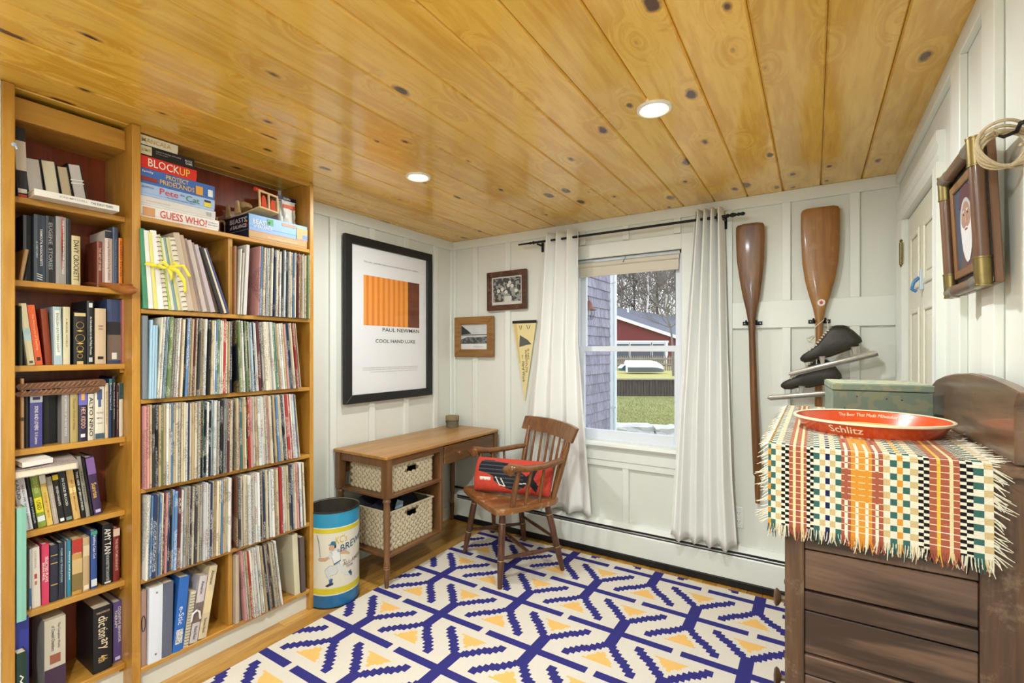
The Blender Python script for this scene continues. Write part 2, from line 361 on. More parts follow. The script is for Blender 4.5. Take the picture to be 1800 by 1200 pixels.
# ---------------------------------------------------------------- door in the right wall
d1 = structure('door_1', (RW, 0, 0))
m = MB()
prof = [(0, 0), (-.022, 0), (-.022, -.03), (-.016, -.05), (-.02, -.07), (-.012, -.10), (0, -.10)]
m.prism([(a, DY1+.10+b) for a, b in prof], 2, 0, DZ-.0005); m.prism([(a, DY0-.10-b) for a, b in prof], 2, 0, DZ-.0005)
m.build('door_casing', M_trim, d1)
m = MB(); m.prism([(a, DZ+.10+b) for a, b in prof], 1, DY0-.1, DY1+.1); m.build('head_casing', M_trim, d1)
m = MB(); m.box(-.002, .11, DY1-.003, DY1+.012, 0, DZ); m.build('jamb', M_trim, d1); MB().box(-.002, .11, DY0-.012, DY0+.003, 0, DZ).build('jamb', M_trim, d1)
leaf = MB().box(.012, .05, DY0+.004, DY1-.004, .01, DZ-.004).build('door_leaf', mat('cream_door_paint', (228, 226, 208), .4), d1, bevel=.002)
dw = (DY1-DY0-.1*2-.09)/2
for i in range(2):
    y0 = DY0+.1+i*(dw+.09)
    for z0, z1 in ((.2, .82), (.98, 1.48), (1.56, 1.80)):
        m = MB(); mo = .022
        for q in ((y0, y0+mo, z0, z1), (y0+dw-mo, y0+dw, z0, z1), (y0+mo, y0+dw-mo, z0, z0+mo), (y0+mo, y0+dw-mo, z1-mo, z1)): m.box(.004, .012, *q)
        m.build('panel_moulding', MATS['cream_door_paint'], leaf, bevel=.003)
        MB().box(.008, .012, y0+.045, y0+dw-.045, z0+.045, z1-.045).build('panel', MATS['cream_door_paint'], leaf, bevel=.003)
for hz in (1.745, .3):
    hg = MB().lathe([(.003, -.062), (.006, -.055), (.004, -.052), (.0075, -.05), (.0075, -.02), (.0065, -.019), (.0075, -.018), (.0075, .018), (.0065, .019), (.0075, .02), (.0075, .05), (.004, .052), (.007, .056), (.006, .062), (.002, .066)], 12)
    hg.box(-.002, .004, -.012, .02, -.045, .045)
    hg.build('hinge', M_brass, d1, smooth=True, loc=(-.012, DY1+.004, hz))
# small clear and blue clip hanging on the door
hk = thing('door_hook', 'small clear and blue plastic clip hook on the white door', 'hook', (RW+.012, -.50, 1.59))
MB().box(-.012, 0, -.012, .012, -.05, .03).build('hook_plate', mat('clear_plastic', (190, 205, 215), .2), hk, bevel=.003)
MB().tube([(-.012, 0, .0), (-.03, 0, -.02), (-.035, 0, -.045), (-.02, 0, -.055)], .006, 8).build('hook_arm', mat('blue_plastic', (60, 120, 175), .3), hk, smooth=True)

# ---------------------------------------------------------------- double-hung window
w1 = structure('window_1', (0, 0, 0))
m = MB(); y0, y1 = .02, .10
m.box(WX0, WX0+.018, y0, y1, WZ0, WZ1); m.box(WX1-.018, WX1, y0, y1, WZ0, WZ1); m.box(WX0, WX1, y0, y1, WZ1-.018, WZ1); m.box(WX0, WX1, y0, y1, WZ0, WZ0+.015)
m.build('window_frame', M_vinyl, w1, fixn=False)
ZM = 1.315
def sash(name, z0, z1, ya, yb, rb, rt):
    s = MB(); x0, x1 = WX0+.016, WX1-.016; st = .036
    for q in ((x0, x0+st, z0, z1), (x1-st, x1, z0, z1), (x0+st, x1-st, z0, z0+rb), (x0+st, x1-st, z1-rt, z1)): s.box(q[0], q[1], ya, yb, q[2], q[3])
    o = s.build(name, M_vinyl, w1, bevel=.002, fixn=False)
    MB().box(x0+st-.004, x1-st+.004, (ya+yb)/2-.002, (ya+yb)/2+.002, z0+rb-.004, z1-rt+.004).build('pane', M_glass, o)
    return o
sash('lower_sash', WZ0+.012, ZM+.018, .03, .058, .052, .036)
sash('upper_sash', ZM-.018, WZ1-.016, .062, .09, .036, .03)
m = MB(); m.box(.985, WX0, -.02, .022, WZ0, WZ1+.09); m.build('window_casing', M_trim, w1, bevel=.003)
MB().box(WX1, 1.815, -.02, .022, WZ0, WZ1+.09).build('window_casing', M_trim, w1, bevel=.003)
MB().box(WX0, WX1, -.02, .022, WZ1, WZ1+.09).build('head_casing', M_trim, w1, bevel=.003)
MB().prism([(-.055, -.012), (-.05, .004), (-.045, .008), (.03, .008), (.03, -.03), (-.035, -.03)], 0, .965, 1.83).build('window_sill', M_trim, w1, loc=(0, 0, WZ0-.012))
MB().box(.99, 1.80, -.024, 0, .60, .68).build('window_apron', M_trim, w1, bevel=.003)
# cream roller shade rolled up at the head
sh = thing('roller_shade', 'cream roller shade rolled up at the top of the window', 'window shade', (0, 0, 0))
MB().lathe([(.012, 1.07), (.016, 1.07), (.016, 1.728), (.012, 1.728)], 16, (0, .012, 1.868), axis=0).build('roller', mat('shade_cloth', (214, 206, 190), .8), sh, smooth=True)
MB().box(1.075, 1.722, .014, .017, 1.80, 1.865).build('shade_cloth', MATS['shade_cloth'], sh)
MB().box(1.075, 1.722, .010, .021, 1.79, 1.802).build('hem_bar', MATS['shade_cloth'], sh, bevel=.002)
MB().tube([(1.40, -.004, 1.895), (1.402, -.012, 1.885), (1.396, -.02, 1.872), (1.388, -.014, 1.862), (1.392, -.006, 1.868)], .0016, 6).build('pull_ring', M_iron, sh, smooth=True)

# ---------------------------------------------------------------- recessed ceiling lights
def downlight(x, y, label, watts=LAMP_W):
    t = thing('recessed_light', label, 'ceiling light', (x, y, RH), group='recessed ceiling lights')
    MB().lathe([(.043, .004), (.043, -.004), (.05, -.009), (.058, -.008), (.060, -.002), (.060, .004)], 32, caps=False).build('trim_ring', mat('light_trim', (240, 236, 225), .4), t, smooth=True)
    MB().lathe([(.001, -.001), (.0435, -.001), (.0435, .002), (.001, .002)], 32).build('lens', mat('lit_lens', (255, 244, 222), .5, emit=9.), t, smooth=True)
    L = bpy.data.lights.new('downlight', 'AREA'); L.shape = 'DISK'; L.size = .085; L.energy = watts; L.color = (.92, .98, 1)
    o = bpy.data.objects.new('lamp_glow', L); COL.objects.link(o); o.parent = t; o.location = (0, 0, -.012)
downlight(1.934, -1.255, 'round white recessed ceiling light between the window and the dark chest')
downlight(.779, -1.213, 'round white recessed ceiling light between the poster and the bookcase', LAMP_W*.85)
downlight(.95, -3.25, 'round white recessed fill light added near the front wall on the bookcase side', LAMP_B*.3)  # unseen fixture added for even fill, like the next one
downlight(1.934, -3.15, 'round white recessed fill light added near the front wall on the chest side', LAMP_B)

# ---------------------------------------------------------------- baseboard heater
bh = thing('baseboard_heater', 'long white baseboard heater under the window with a black slot', 'heater', (0, 0, 0))
HX0, HX1 = .05, RW-.02
MB().prism([(0, .0), (0, .225), (-.03, .225), (-.052, .205), (-.056, .2), (-.054, .197), (-.03, .214), (-.006, .214), (-.006, .0)], 0, HX0, HX1).build('back_plate', M_trim, bh)
MB().prism([(-.062, .045), (-.062, .165), (-.056, .172), (-.054, .168), (-.058, .162), (-.058, .048), (-.05, .04)], 0, HX0+.03, HX1-.03).build('front_cover', M_trim, bh)
MB().box(HX0, HX1, -.045, -.008, .02, .16).build('fin_element', mat('dark_fins', (18, 18, 18), .7), bh)
MB().box(HX0, HX1, -.066, -.058, .006, .042).build('toe_strip', M_black, bh, bevel=.002)
MB().lathe([(.006, HX0+.03), (.006, HX1-.03)], 10, (0, -.052, .181), axis=0).build('damper_rod', mat('steel_rod', (150, 150, 150), .3, metal=.9), bh, smooth=True)
MB().box(HX0+.03, HX1-.03, -.05, -.044, .16, .205).build('damper', M_black, bh)
for a in (HX0, HX1-.035):
    MB().prism([(0, .0), (0, .228), (-.034, .228), (-.066, .20), (-.066, .03), (-.05, .0)], 0, a, a+.035).build('end_cap', M_trim, bh, bevel=.002)
MB().tube([(.0, -.03, .245), (.6, -.03, .245)], .008, 8).build('supply_pipe', M_black, bh, smooth=True)
# wall outlet
ol = thing('wall_outlet', 'white double electrical outlet on the back wall near the curtain', 'outlet', (2.052, 0, .372))
MB().box(-.024, .024, -.005, 0, -.058, .058).build('cover_plate', M_trim, ol, bevel=.002)
for z in (-.024, .024):
    r = MB().lathe([(.016, 0), (.016, .003), (.001, .003)], 16, axis=1).build('receptacle', mat('outlet_face', (238, 238, 234), .35), ol, loc=(0, -.0065, z))
    for dx in (-.006, .006): MB().box(dx-.001, dx+.001, -.0008, .0006, .001, .008).build('slot', M_black, r)
    MB().lathe([(.002, 0), (.002, .0012)], 8, (0, -.0006, -.006), axis=1).build('slot', M_black, r)
# ---------------------------------------------------------------- built-in bookcase
bc = thing('bookcase', 'tall golden pine built-in bookcase full of books and records', 'bookcase', (0, 0, 0))
XF = XB; XL = .205                                   # face of the posts; front of the narrow shelves
YP = ((-2.523, -2.494), (-2.187, -2.160), (-1.447, -1.426))
for a, b in YP:
    MB().box(0, XF, a, b, 0, RH-.002).build('side_panel', M_case, bc, bevel=.002)
YMID = atx(408.5, 500, XB).y
LZ = (1.809, 1.535, 1.254, .978, .702, .436, .123)   # narrow shelf tops
MZ = (1.812, 1.462, 1.120, .782, .440, .105)         # wide shelf tops
for z in LZ: MB().box(.002, XL, YP[0][1], YP[1][0], z-.02, z).build('shelf', M_caseh, bc, bevel=.002)
for z in MZ: MB().box(.002, XF-.002, YP[1][1], YP[2][0], z-.018, z).build('shelf', M_caseh, bc, bevel=.002)
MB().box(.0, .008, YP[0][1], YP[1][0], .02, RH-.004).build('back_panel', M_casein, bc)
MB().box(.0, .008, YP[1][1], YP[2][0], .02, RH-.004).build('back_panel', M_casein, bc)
for i in range(5): MB().box(.008, .25 if i in (0, 4) else .2, YMID-.009, YMID+.009, MZ[i+1], MZ[i]-.018).build('divider', M_case, bc, bevel=.0015)
MB().box(.19, XL+.002, YP[0][1], YP[1][0], 2.06, 2.133).build('header', M_caseh, bc, bevel=.002)
MB().box(.008, .19, YP[0][1], YP[1][0], 2.06, 2.075).build('top_shelf', M_caseh, bc)
MB().prism([(XF, RH), (XF, RH-.012), (XF-.012, RH-.02), (XF-.03, RH-.02), (XF-.03, RH)], 1, YP[1][1], YP[2][0]).build('cornice', M_caseh, bc)
for z in LZ[1:]:                                     # shelf cleats
    MB().box(.02, .19, YP[1][0]-.012, YP[1][0], z-.034, z-.02).build('cleat', M_caseh, bc)
MB().box(.02, XF-.03, YP[1][1], YP[2][0], 0, MZ[5]-.018).build('plinth', M_trim, bc)
MB().box(.02, XL-.02, YP[0][1], YP[1][0], 0, LZ[6]-.02).build('plinth', M_trim, bc)

# ---------------------------------------------------------------- books
M_pages = mat('book_pages', (226, 214, 190), .8, var=.12, scale=160, stretch=(1, 6, .05))
def rgbm(rgb, rough=.45): return mat('cover_%d_%d_%d' % rgb, rgb, rough, var=.06, scale=14)
BG = 'books on the narrow shelves'
def book(name, label, cat, x, y0, y1, z, h, d, rgb, lean=0., parts=(), group=BG, spine_print=None, hard=True, fore=False, M=None, base=None):
    """upright book: its spine at x faces into the room (+x), y0..y1 its thickness, standing on z; lean in degrees, + tips the top towards +y.
    parts: (text, z-centre fraction, length fraction of h, height fraction of thickness, rgb[, y fraction, across])"""
    t = y1-y0; w = t
    o = thing(name, label, cat, (x, y0 if lean <= 0 else y1, z), group=group)
    o.rotation_euler = (R_(-lean), 0, 0)
    s = 0 if lean <= 0 else -t
    cov = M or rgbm(rgb); tb = min(.0025, t*.14)
    m = MB(); e = .003 if hard else 0
    m.box(-d, 0 if not fore else -.002, s, s+tb, 0, h).box(-d, 0 if not fore else -.002, s+t-tb, s+t, 0, h)
    if fore: m.box(-d, -d+tb, s+tb, s+t-tb, 0, h)
    else:
        q = [(0, s), (0, s+t)]; m.prism([(-tb, s), (0, s), (.0022, s+t*.3), (.0022, s+t*.7), (0, s+t), (-tb, s+t)], 2, 0, h)
    m.build('cover', cov, o)
    MB().box(-d+.002 if not fore else -d+tb, -.001 if not fore else -.004, s+tb, s+t-tb, e, h-e-.001).build('pages', M_pages, o)
    if not fore:
        for ip_, p in enumerate(parts):
            txt, zc, lf, hf, ink = p[:5]; yf = p[5] if len(p) > 5 else .5; across = len(p) > 6 and p[6]
            if txt.startswith('#'):      # colour band or label patch: lf is its height fraction, hf its width fraction
                MB().box(.0012+.0003*ip_, .0024+.0003*ip_, s+t*(yf-hf/2), s+t*(yf+hf/2), h*(zc-lf/2), h*(zc+lf/2)).build('spine_band', rgbm(ink), o)
            elif txt == 'ORN':           # gilt ornament: rings and a leaf spray
                for r_, zz in ((.30, .75), (.36, .5), (.26, .3), (.2, .16)):
                    MB().tube([(.0028, s+t*(.5+r_*math.cos(q*.3927)), h*zz+t*r_*1.1*math.sin(q*.3927)) for q in range(16)], .0007, 5, closed=True).build('gilt_ring', rgbm(CG), o)
                for zz in (.64, .4, .24):
                    MB().prism([(s+t*.2, h*zz), (s+t*.5, h*(zz+.02)), (s+t*.8, h*zz), (s+t*.5, h*(zz-.02))], 0, .0024, .0034).build('gilt_leaf', rgbm(CG), o)
            elif across: lettering('spine_lettering', o, txt, (.003, s+t*yf, h*zc), (0, 1, 0), (0, 0, 1), rgbm(ink), length=t*lf, height=h*hf)
            else: lettering('spine_lettering', o, txt, (.003, s+t*yf, h*zc), (0, 0, -1), (0, 1, 0), rgbm(ink), length=h*lf, height=t*hf)
    return o
CW, CK, CG = (235, 232, 225), (20, 20, 24), (205, 170, 80)
def shelfbooks(zs, crop, scale, rows, x0=.185):
    """rows: (label, xl, xr, ytop, depth, rgb, lean, parts[, x][, name]) in pixels of a close look at the photograph (crop origin, scale)"""
    for r in rows:
        lab, xl, xr, yt, d, rgb, lean, parts = r[:8]; xx = r[8] if len(r) > 8 and r[8] else x0; nm = r[9] if len(r) > 9 else 'book'
        u0, u1, v = crop[0]+xl/scale, crop[0]+xr/scale, crop[1]+yt/scale
        vb = v
        a = atx(u0, v, xx); b = atx(u1, v, xx); h = atx((u0+u1)/2, v, xx).z - zs
        y0, y1 = a.y, b.y
        if lean: h /= math.cos(R_(lean))
        book(nm, lab, 'book', xx, y0+.0004, y1-.0004, zs+.0005, max(h, .08), d, rgb, lean, parts)
c1, k1 = (0, 200), 3.75; c2 = (0, 500); c3, k3 = (0, 760), 2.7286
# shelf 1 (top): one tall book, four with their pages outward, one lying flat
shelfbooks(LZ[0], c1, k1, [
 ('tall black hardback with a cream band on its spine beside the page-out books', 112, 186, 98, .17, (22, 24, 30), -2, [('#', .6, .42, 1., (206, 198, 184)), ('#', .1, .06, .8, (225, 220, 210)), ('#', .03, .04, .8, (210, 80, 60)), ('B A S I N', .92, .2, .0001, CW)]),
])
yy = atx(52, 300, .185).y
for i, (lab, t, h, pg, cov, ln) in enumerate((
   ('thick book with curved grey page edges turned out, beside the tall black hardback', .040, .142, (190, 186, 180), (24, 26, 34), -6),
   ('thick book with yellowed page edges turned out between two others', .038, .148, (205, 196, 170), (20, 22, 26), -7),
   ('book with tan page edges turned out beside the black notebook', .030, .140, (184, 168, 138), (26, 26, 30), -8),
   ('black ruled notebook with a pale grey edge leaning at the end of the row', .036, .158, (196, 192, 188), (16, 16, 20), -9))):
    o = book('book', lab, 'book', .185, yy, yy+t, LZ[0]+.0005, h, .15, cov, ln, fore=True)
    o.children[1].data.materials[0] = mat('page_edge_%d' % i, pg, .8, var=.12, scale=140, stretch=(1, 6, .05))
    if i == 3:
        for zz in (.55, .62): MB().box(-.003, -.0012, 0, t, h*zz, h*zz+.004).build('elastic_band', rgbm(CW), o)
    yy += t+.004
o = thing('book', 'white hardback lying flat with its spine over the shelf edge', 'book', (0, 0, LZ[0]+.001), group=BG)
m = MB(); m.box(.06, .262, -2.45, -2.225, 0, .003).box(.06, .262, -2.45, -2.225, .019, .022).box(.259, .264, -2.45, -2.225, 0, .022); m.build('cover', rgbm((226, 222, 214)), o, bevel=.001)
MB().box(.062, .259, -2.447, -2.228, .003, .019).build('pages', M_pages, o)
lettering('spine_lettering', o, 'JONI MITCHELL', (.2645, -2.352, .011), (0, 1, 0), (0, 0, 1), rgbm((150, 145, 135)), length=.075, height=.008)
lettering('spine_lettering', o, 'THE EARLY YEARS', (.2645, -2.275, .011), (0, 1, 0), (0, 0, 1), rgbm((60, 58, 55)), length=.062, height=.008)
# shelf 2
shelfbooks(LZ[1], c1, k1, [
 ('plain tan book leaning low against the bookcase side', 121, 150, 890, .12, (176, 140, 96), 8, []),
 ('large black hardback standing behind the plain tan book', 150, 222, 672, .15, (14, 14, 18), 0, [], .16),
 ('navy hardback with white town-name lettering on its spine', 222, 298, 668, .16, (42, 54, 68), 0, [('YARMOUTH, MASSACHUSETTS', .52, .55, .26, CW, .62), ('A HISTORY', .48, .25, .16, (190, 190, 190), .25), ('///', .08, .1, .5, CW)]),
 ('black hardback with a column of worn white letters on the spine', 299, 364, 676, .16, (18, 19, 22), 0, [('EUGENE  STORIES', .55, .7, .4, (150, 150, 150))]),
 ('silver grey hardback with a red initial on its spine', 366, 436, 680, .16, (146, 140, 132), 0, [('THE MAN AND THE MYTH OF CHICAGO', .55, .8, .2, CW, .7), ('M', .62, .14, .8, (214, 40, 36), .6, True)]),
 ('slim black hardback next to the silver grey one', 437, 468, 692, .16, (20, 20, 24), 0, []),
 ('cream book with dark frontier lettering down the spine', 470, 530, 806, .13, (204, 188, 142), 0, [('DAVY CROCKETT', .5, .82, .6, (50, 40, 30))]),
 ('brown paperback with an art of war title beside the pale pink book', 638, 676, 842, .12, (132, 66, 50), 0, [('THE ART OF WAR', .62, .5, .5, (220, 190, 170))], .16),
 ('pale pink textbook with a drug problems title on the spine', 690, 740, 772, .15, (212, 194, 184), 0, [('Treating Alcohol and Drug Problems', .5, .72, .38, (70, 60, 70)), ('#', .93, .12, 1., (36, 42, 58))]),
 ('blue grey textbook squeezed beside the pale pink textbook', 741, 779, 750, .15, (64, 80, 108), 0, [('Principles and Practice of Counseling', .45, .7, .4, (140, 150, 170))]),
 ('thin orange paperback near the bookcase post on the second shelf', 781, 809, 820, .13, (224, 126, 34), 0, [('ALTERED STATES', .6, .7, .55, (150, 70, 10))]),
 ('thin black paperback with white specks of lettering next to the orange one', 811, 836, 870, .13, (22, 20, 22), 0, [('* no. 4 * film', .5, .8, .4, CW)]),
])
# shelf 3
shelfbooks(LZ[2], c2, k1, [
 ('thin dark green book against the bookcase side on the third shelf', 124, 150, 142, .13, (52, 62, 48), 0, []),
 ('black hardback leaning behind the cream book with a pale blue band', 150, 190, 140, .13, (24, 22, 20), -4, [], .165),
 ('cream book with a pale blue band leaning on the third shelf', 182, 232, 130, .13, (214, 204, 164), -6, [('#', .5, .2, 1., (176, 204, 204)), ('#', .05, .04, .5, (90, 80, 60))]),
 ('bright orange book with pale lettering leaning on the third shelf', 234, 284, 140, .13, (226, 98, 44), -6, [('The Philosophy of Teaching', .55, .6, .35, (250, 190, 150)), ('#', .1, .06, .5, (60, 40, 40))]),
 ('dark rust paperback with rounded cover behind the orange book', 300, 346, 165, .13, (150, 62, 24), -4, [], .165),
 ('light blue patterned book with an eastern title between rust and cream books', 356, 412, 148, .13, (168, 190, 196), -1, [('#', .55, .78, .6, (226, 226, 208)), ('ENGLISH EASTERN LIGHT', .55, .68, .3, (80, 100, 110))]),
 ('thin cream paperback next to the light blue patterned book', 414, 462, 148, .13, (206, 196, 160), 0, [('A MODEL WORLD', .55, .5, .24, (110, 96, 70))]),
 ('black book with a gold crab ornament on its spine', 484, 568, 182, .14, (26, 24, 22), 0, [('#', .95, .06, .9, (214, 190, 130)), ('ORN', .5, .5, .5, CG), ('#', .03, .06, .5, (214, 190, 130))]),
 ('tall black textbook about policy with white lettering', 572, 620, 108, .16, (24, 26, 30), 0, [('An Introduction to the Policy Process', .45, .6, .4, CW), ('#', .07, .07, .5, (200, 200, 200)), ('#', .93, .07, .5, (220, 220, 220))]),
 ('cream book with a small black cape logo near the foot of its spine', 624, 698, 158, .13, (206, 182, 150), 0, [('CAPE', .68, .45, .03, (90, 60, 40), .5, True), ('COD', .63, .4, .03, (90, 60, 40), .5, True), ('#', .11, .05, .5, (40, 34, 30))]),
 ('wide book with a photographic blue sky spine on the third shelf', 704, 798, 100, .15, (58, 74, 112), 0, [('#', .55, .2, 1., (40, 40, 48)), ('#', .25, .4, 1., (120, 104, 92)), ('#', .12, .1, .35, CW)], .17),
 ('slim dusty pink book beside the photographic one at the bookcase post', 803, 852, 96, .15, (168, 94, 84), 0, [('Belonging and Community', .6, .5, .3, (230, 200, 190))]),
])
# shelf 4
shelfbooks(LZ[3], c2, k1, [
 ('tan book with a dark strap leaning at the bookcase side on the fourth shelf', 132, 160, 620, .12, (176, 140, 100), 0, [('#', .42, .05, 1., (70, 60, 50))]),
 ('thin black paperback between the strapped tan book and the violet one', 163, 190, 705, .12, (30, 30, 34), 0, []),
 ('violet blue classic with a white lettered spine and a grey top band', 196, 280, 690, .12, (78, 78, 144), 0, [('SONS AND LOVERS', .5, .42, .3, CW), ('D. H. Lawrence', .15, .2, .24, CW), ('#', .87, .2, 1., (176, 180, 190)), ('#', .84, .05, .6, (50, 40, 60))]),
 ('thick black hardback standing deep beside the violet classic', 284, 400, 690, .14, (22, 20, 22), 0, [], .14),
 ('grey paperback with worn white lettering on the fourth shelf', 405, 459, 668, .13, (148, 142, 138), 0, [('THE GATHERING OF THE FIRST PEOPLE', .5, .75, .3, (214, 210, 205))]),
 ('olive tan paperback beside the grey one', 461, 514, 668, .13, (176, 156, 98), 0, [('The Lost World of Wales', .5, .55, .3, (120, 100, 50))]),
 ('dark navy paperback with pink and cream cartoon lettering', 516, 574, 668, .13, (40, 40, 64), 0, [('#', .82, .34, 1., (112, 106, 190)), ('HEY, KIDDO', .42, .38, .6, (236, 186, 166)), ('#', .1, .06, .5, CW), ('#', .8, .12, .4, (220, 170, 90))]),
 ('white book with large black letters reading up the spine', 578, 620, 682, .13, (214, 208, 190), 0, [('ALTO NINO', .45, .75, .6, (30, 30, 34)), ('#', .94, .1, 1., (40, 40, 48))]),
 ('white book covered in small blue and brown printed blocks', 622, 688, 672, .13, (222, 216, 200), 0, [('#', .85, .2, .5, (70, 90, 130)), ('#', .68, .14, .3, (80, 100, 140)), ('TO LIVE IN', .5, .7, .03, (150, 110, 90), .5, True), ('SMALL', .4, .6, .03, (90, 100, 120), .5, True), ('TOWNS', .3, .6, .03, (150, 110, 90), .5, True), ('#', .06, .1, .9, (70, 90, 100))]),
 ('plain beige paperback on the fourth shelf beside the printed white book', 690, 716, 650, .13, (206, 190, 160), 0, [('Stories from the outer shore', .55, .6, .4, (130, 90, 70))]),
 ('blue and teal paddling guide next to the beige paperback', 718, 738, 622, .13, (40, 62, 104), 0, [('Paddling Cape Cod', .7, .45, .5, CW), ('#', .95, .1, 1., (60, 120, 116))]),
 ('tall black paperback near the post on the fourth shelf', 740, 764, 606, .13, (26, 26, 34), 0, [('One hundred names', .6, .6, .4, (190, 190, 200))]),
 ('slim maroon paperback on the fourth shelf', 766, 782, 660, .13, (74, 34, 44), 0, [('Natural Selections', .5, .7, .5, (200, 180, 180))]),
 ('white paperback with a dark green head next to the post', 784, 812, 650, .13, (206, 196, 176), 0, [('#', .85, .3, 1., (40, 70, 70))]),
])
# shelf 5
lean5 = -7
shelfbooks(LZ[4], c3, k3, [
 ('white paperback with wide spaced grey letters at the end of the fifth shelf', 104, 160, 200, .12, (226, 226, 230), lean5, [('WHEN WE WERE ORPHANS', .42, .8, .2, (110, 114, 130), .7), ('KAZUO', .75, .34, .3, (60, 60, 70), .28)], .19),
 ('black paperback with thin white author lettering on the fifth shelf', 162, 182, 204, .12, (28, 27, 30), lean5, [('BELL HARBOR', .35, .5, .5, (190, 190, 190))]),
 ('green paperback with a yellow used sticker on its spine', 184, 224, 197, .12, (142, 160, 60), lean5, [('#', .42, .28, .9, (232, 214, 40)), ('USED', .42, .18, .5, (60, 60, 20)), ('#', .16, .1, .9, (226, 226, 230)), ('CLOUD GARDEN', .8, .3, .5, (210, 220, 140))]),
 ('pale yellow paperback with a white head on the fifth shelf', 226, 256, 195, .12, (222, 190, 96), lean5, [('#', .9, .16, 1., (226, 222, 214)), ('A ROOM OF LEMONS', .4, .5, .35, (190, 120, 40))]),
 ('dull beige paperback between pale yellow and black ones', 258, 284, 208, .12, (178, 164, 148), lean5, [('the stone diaries', .4, .5, .3, (220, 210, 200))]),
 ('black paperback with a bright yellow head on the fifth shelf', 286, 314, 194, .12, (30, 28, 30), lean5, [('#', .93, .1, 1., (230, 205, 50)), ('SEVEN NIGHTS', .55, .4, .4, (220, 220, 210)), ('#', .06, .06, .7, CW)]),
 ('black true crime paperback with spaced white capitals and grey foot', 316, 350, 165, .12, (30, 34, 34), lean5, [('IN COLD BLOOD', .55, .52, .34, CW), ('#', .05, .06, .8, (120, 140, 130))]),
 ('tan and yellow paperback on the fifth shelf beside the true crime one', 354, 388, 156, .12, (214, 176, 106), lean5, [('All Quiet Mornings', .45, .6, .3, (140, 80, 30)), ('#', .55, .1, .9, (240, 220, 150))]),
 ('narrow black paperback with white capitals on the fifth shelf', 392, 412, 170, .12, (24, 24, 26), lean5, [('THIS SIDE OF BRIGHTNESS', .55, .8, .5, CW)]),
 ('grey green hardback behind thin white lines on the fifth shelf', 414, 434, 110, .12, (150, 148, 136), lean5, [('New Stories', .5, .5, .4, (60, 60, 60))]),
 ('slim black hardback leaning against the purple book', 436, 450, 118, .12, (28, 26, 32), lean5, []),
 ('deep purple hardback with a gold script title leaning at the row end', 452, 492, 112, .13, (66, 46, 86), lean5, [('#', .84, .28, 1., (132, 100, 160)), ('Sunrise', .42, .26, .6, (226, 196, 80)), ('#', .06, .05, .6, (200, 190, 220))]),
])
o = thing('book', 'large grey patterned book lying flat on top of the fifth shelf books', 'book', (.13, -2.405, .905), -.12, group=BG); o.rotation_euler = (R_(2), R_(4), -.1)
m = MB(); m.box(-.09, .135, -.085, .075, .0, .003).box(-.09, .135, -.085, .075, .024, .027).box(-.09, .135, .073, .077, 0, .027); m.build('cover', printed('grey_patterned_cover', (168, 156, 150), (120, 104, 100), 26, .8), o, bevel=.001)
MB().box(-.088, .131, -.083, .073, .003, .024).build('pages', M_pages, o)
o = thing('book', 'thin white book lying on the large grey patterned one', 'book', (.16, -2.445, .934), .1, group=BG); o.rotation_euler = (R_(2), R_(4), .1)
m = MB(); m.box(-.06, .09, -.04, .035, 0, .002).box(-.06, .09, -.04, .035, .014, .016).box(.088, .092, -.04, .035, 0, .016); m.build('cover', rgbm((226, 222, 214)), o)
MB().box(-.058, .088, -.038, .033, .002, .014).build('pages', M_pages, o)
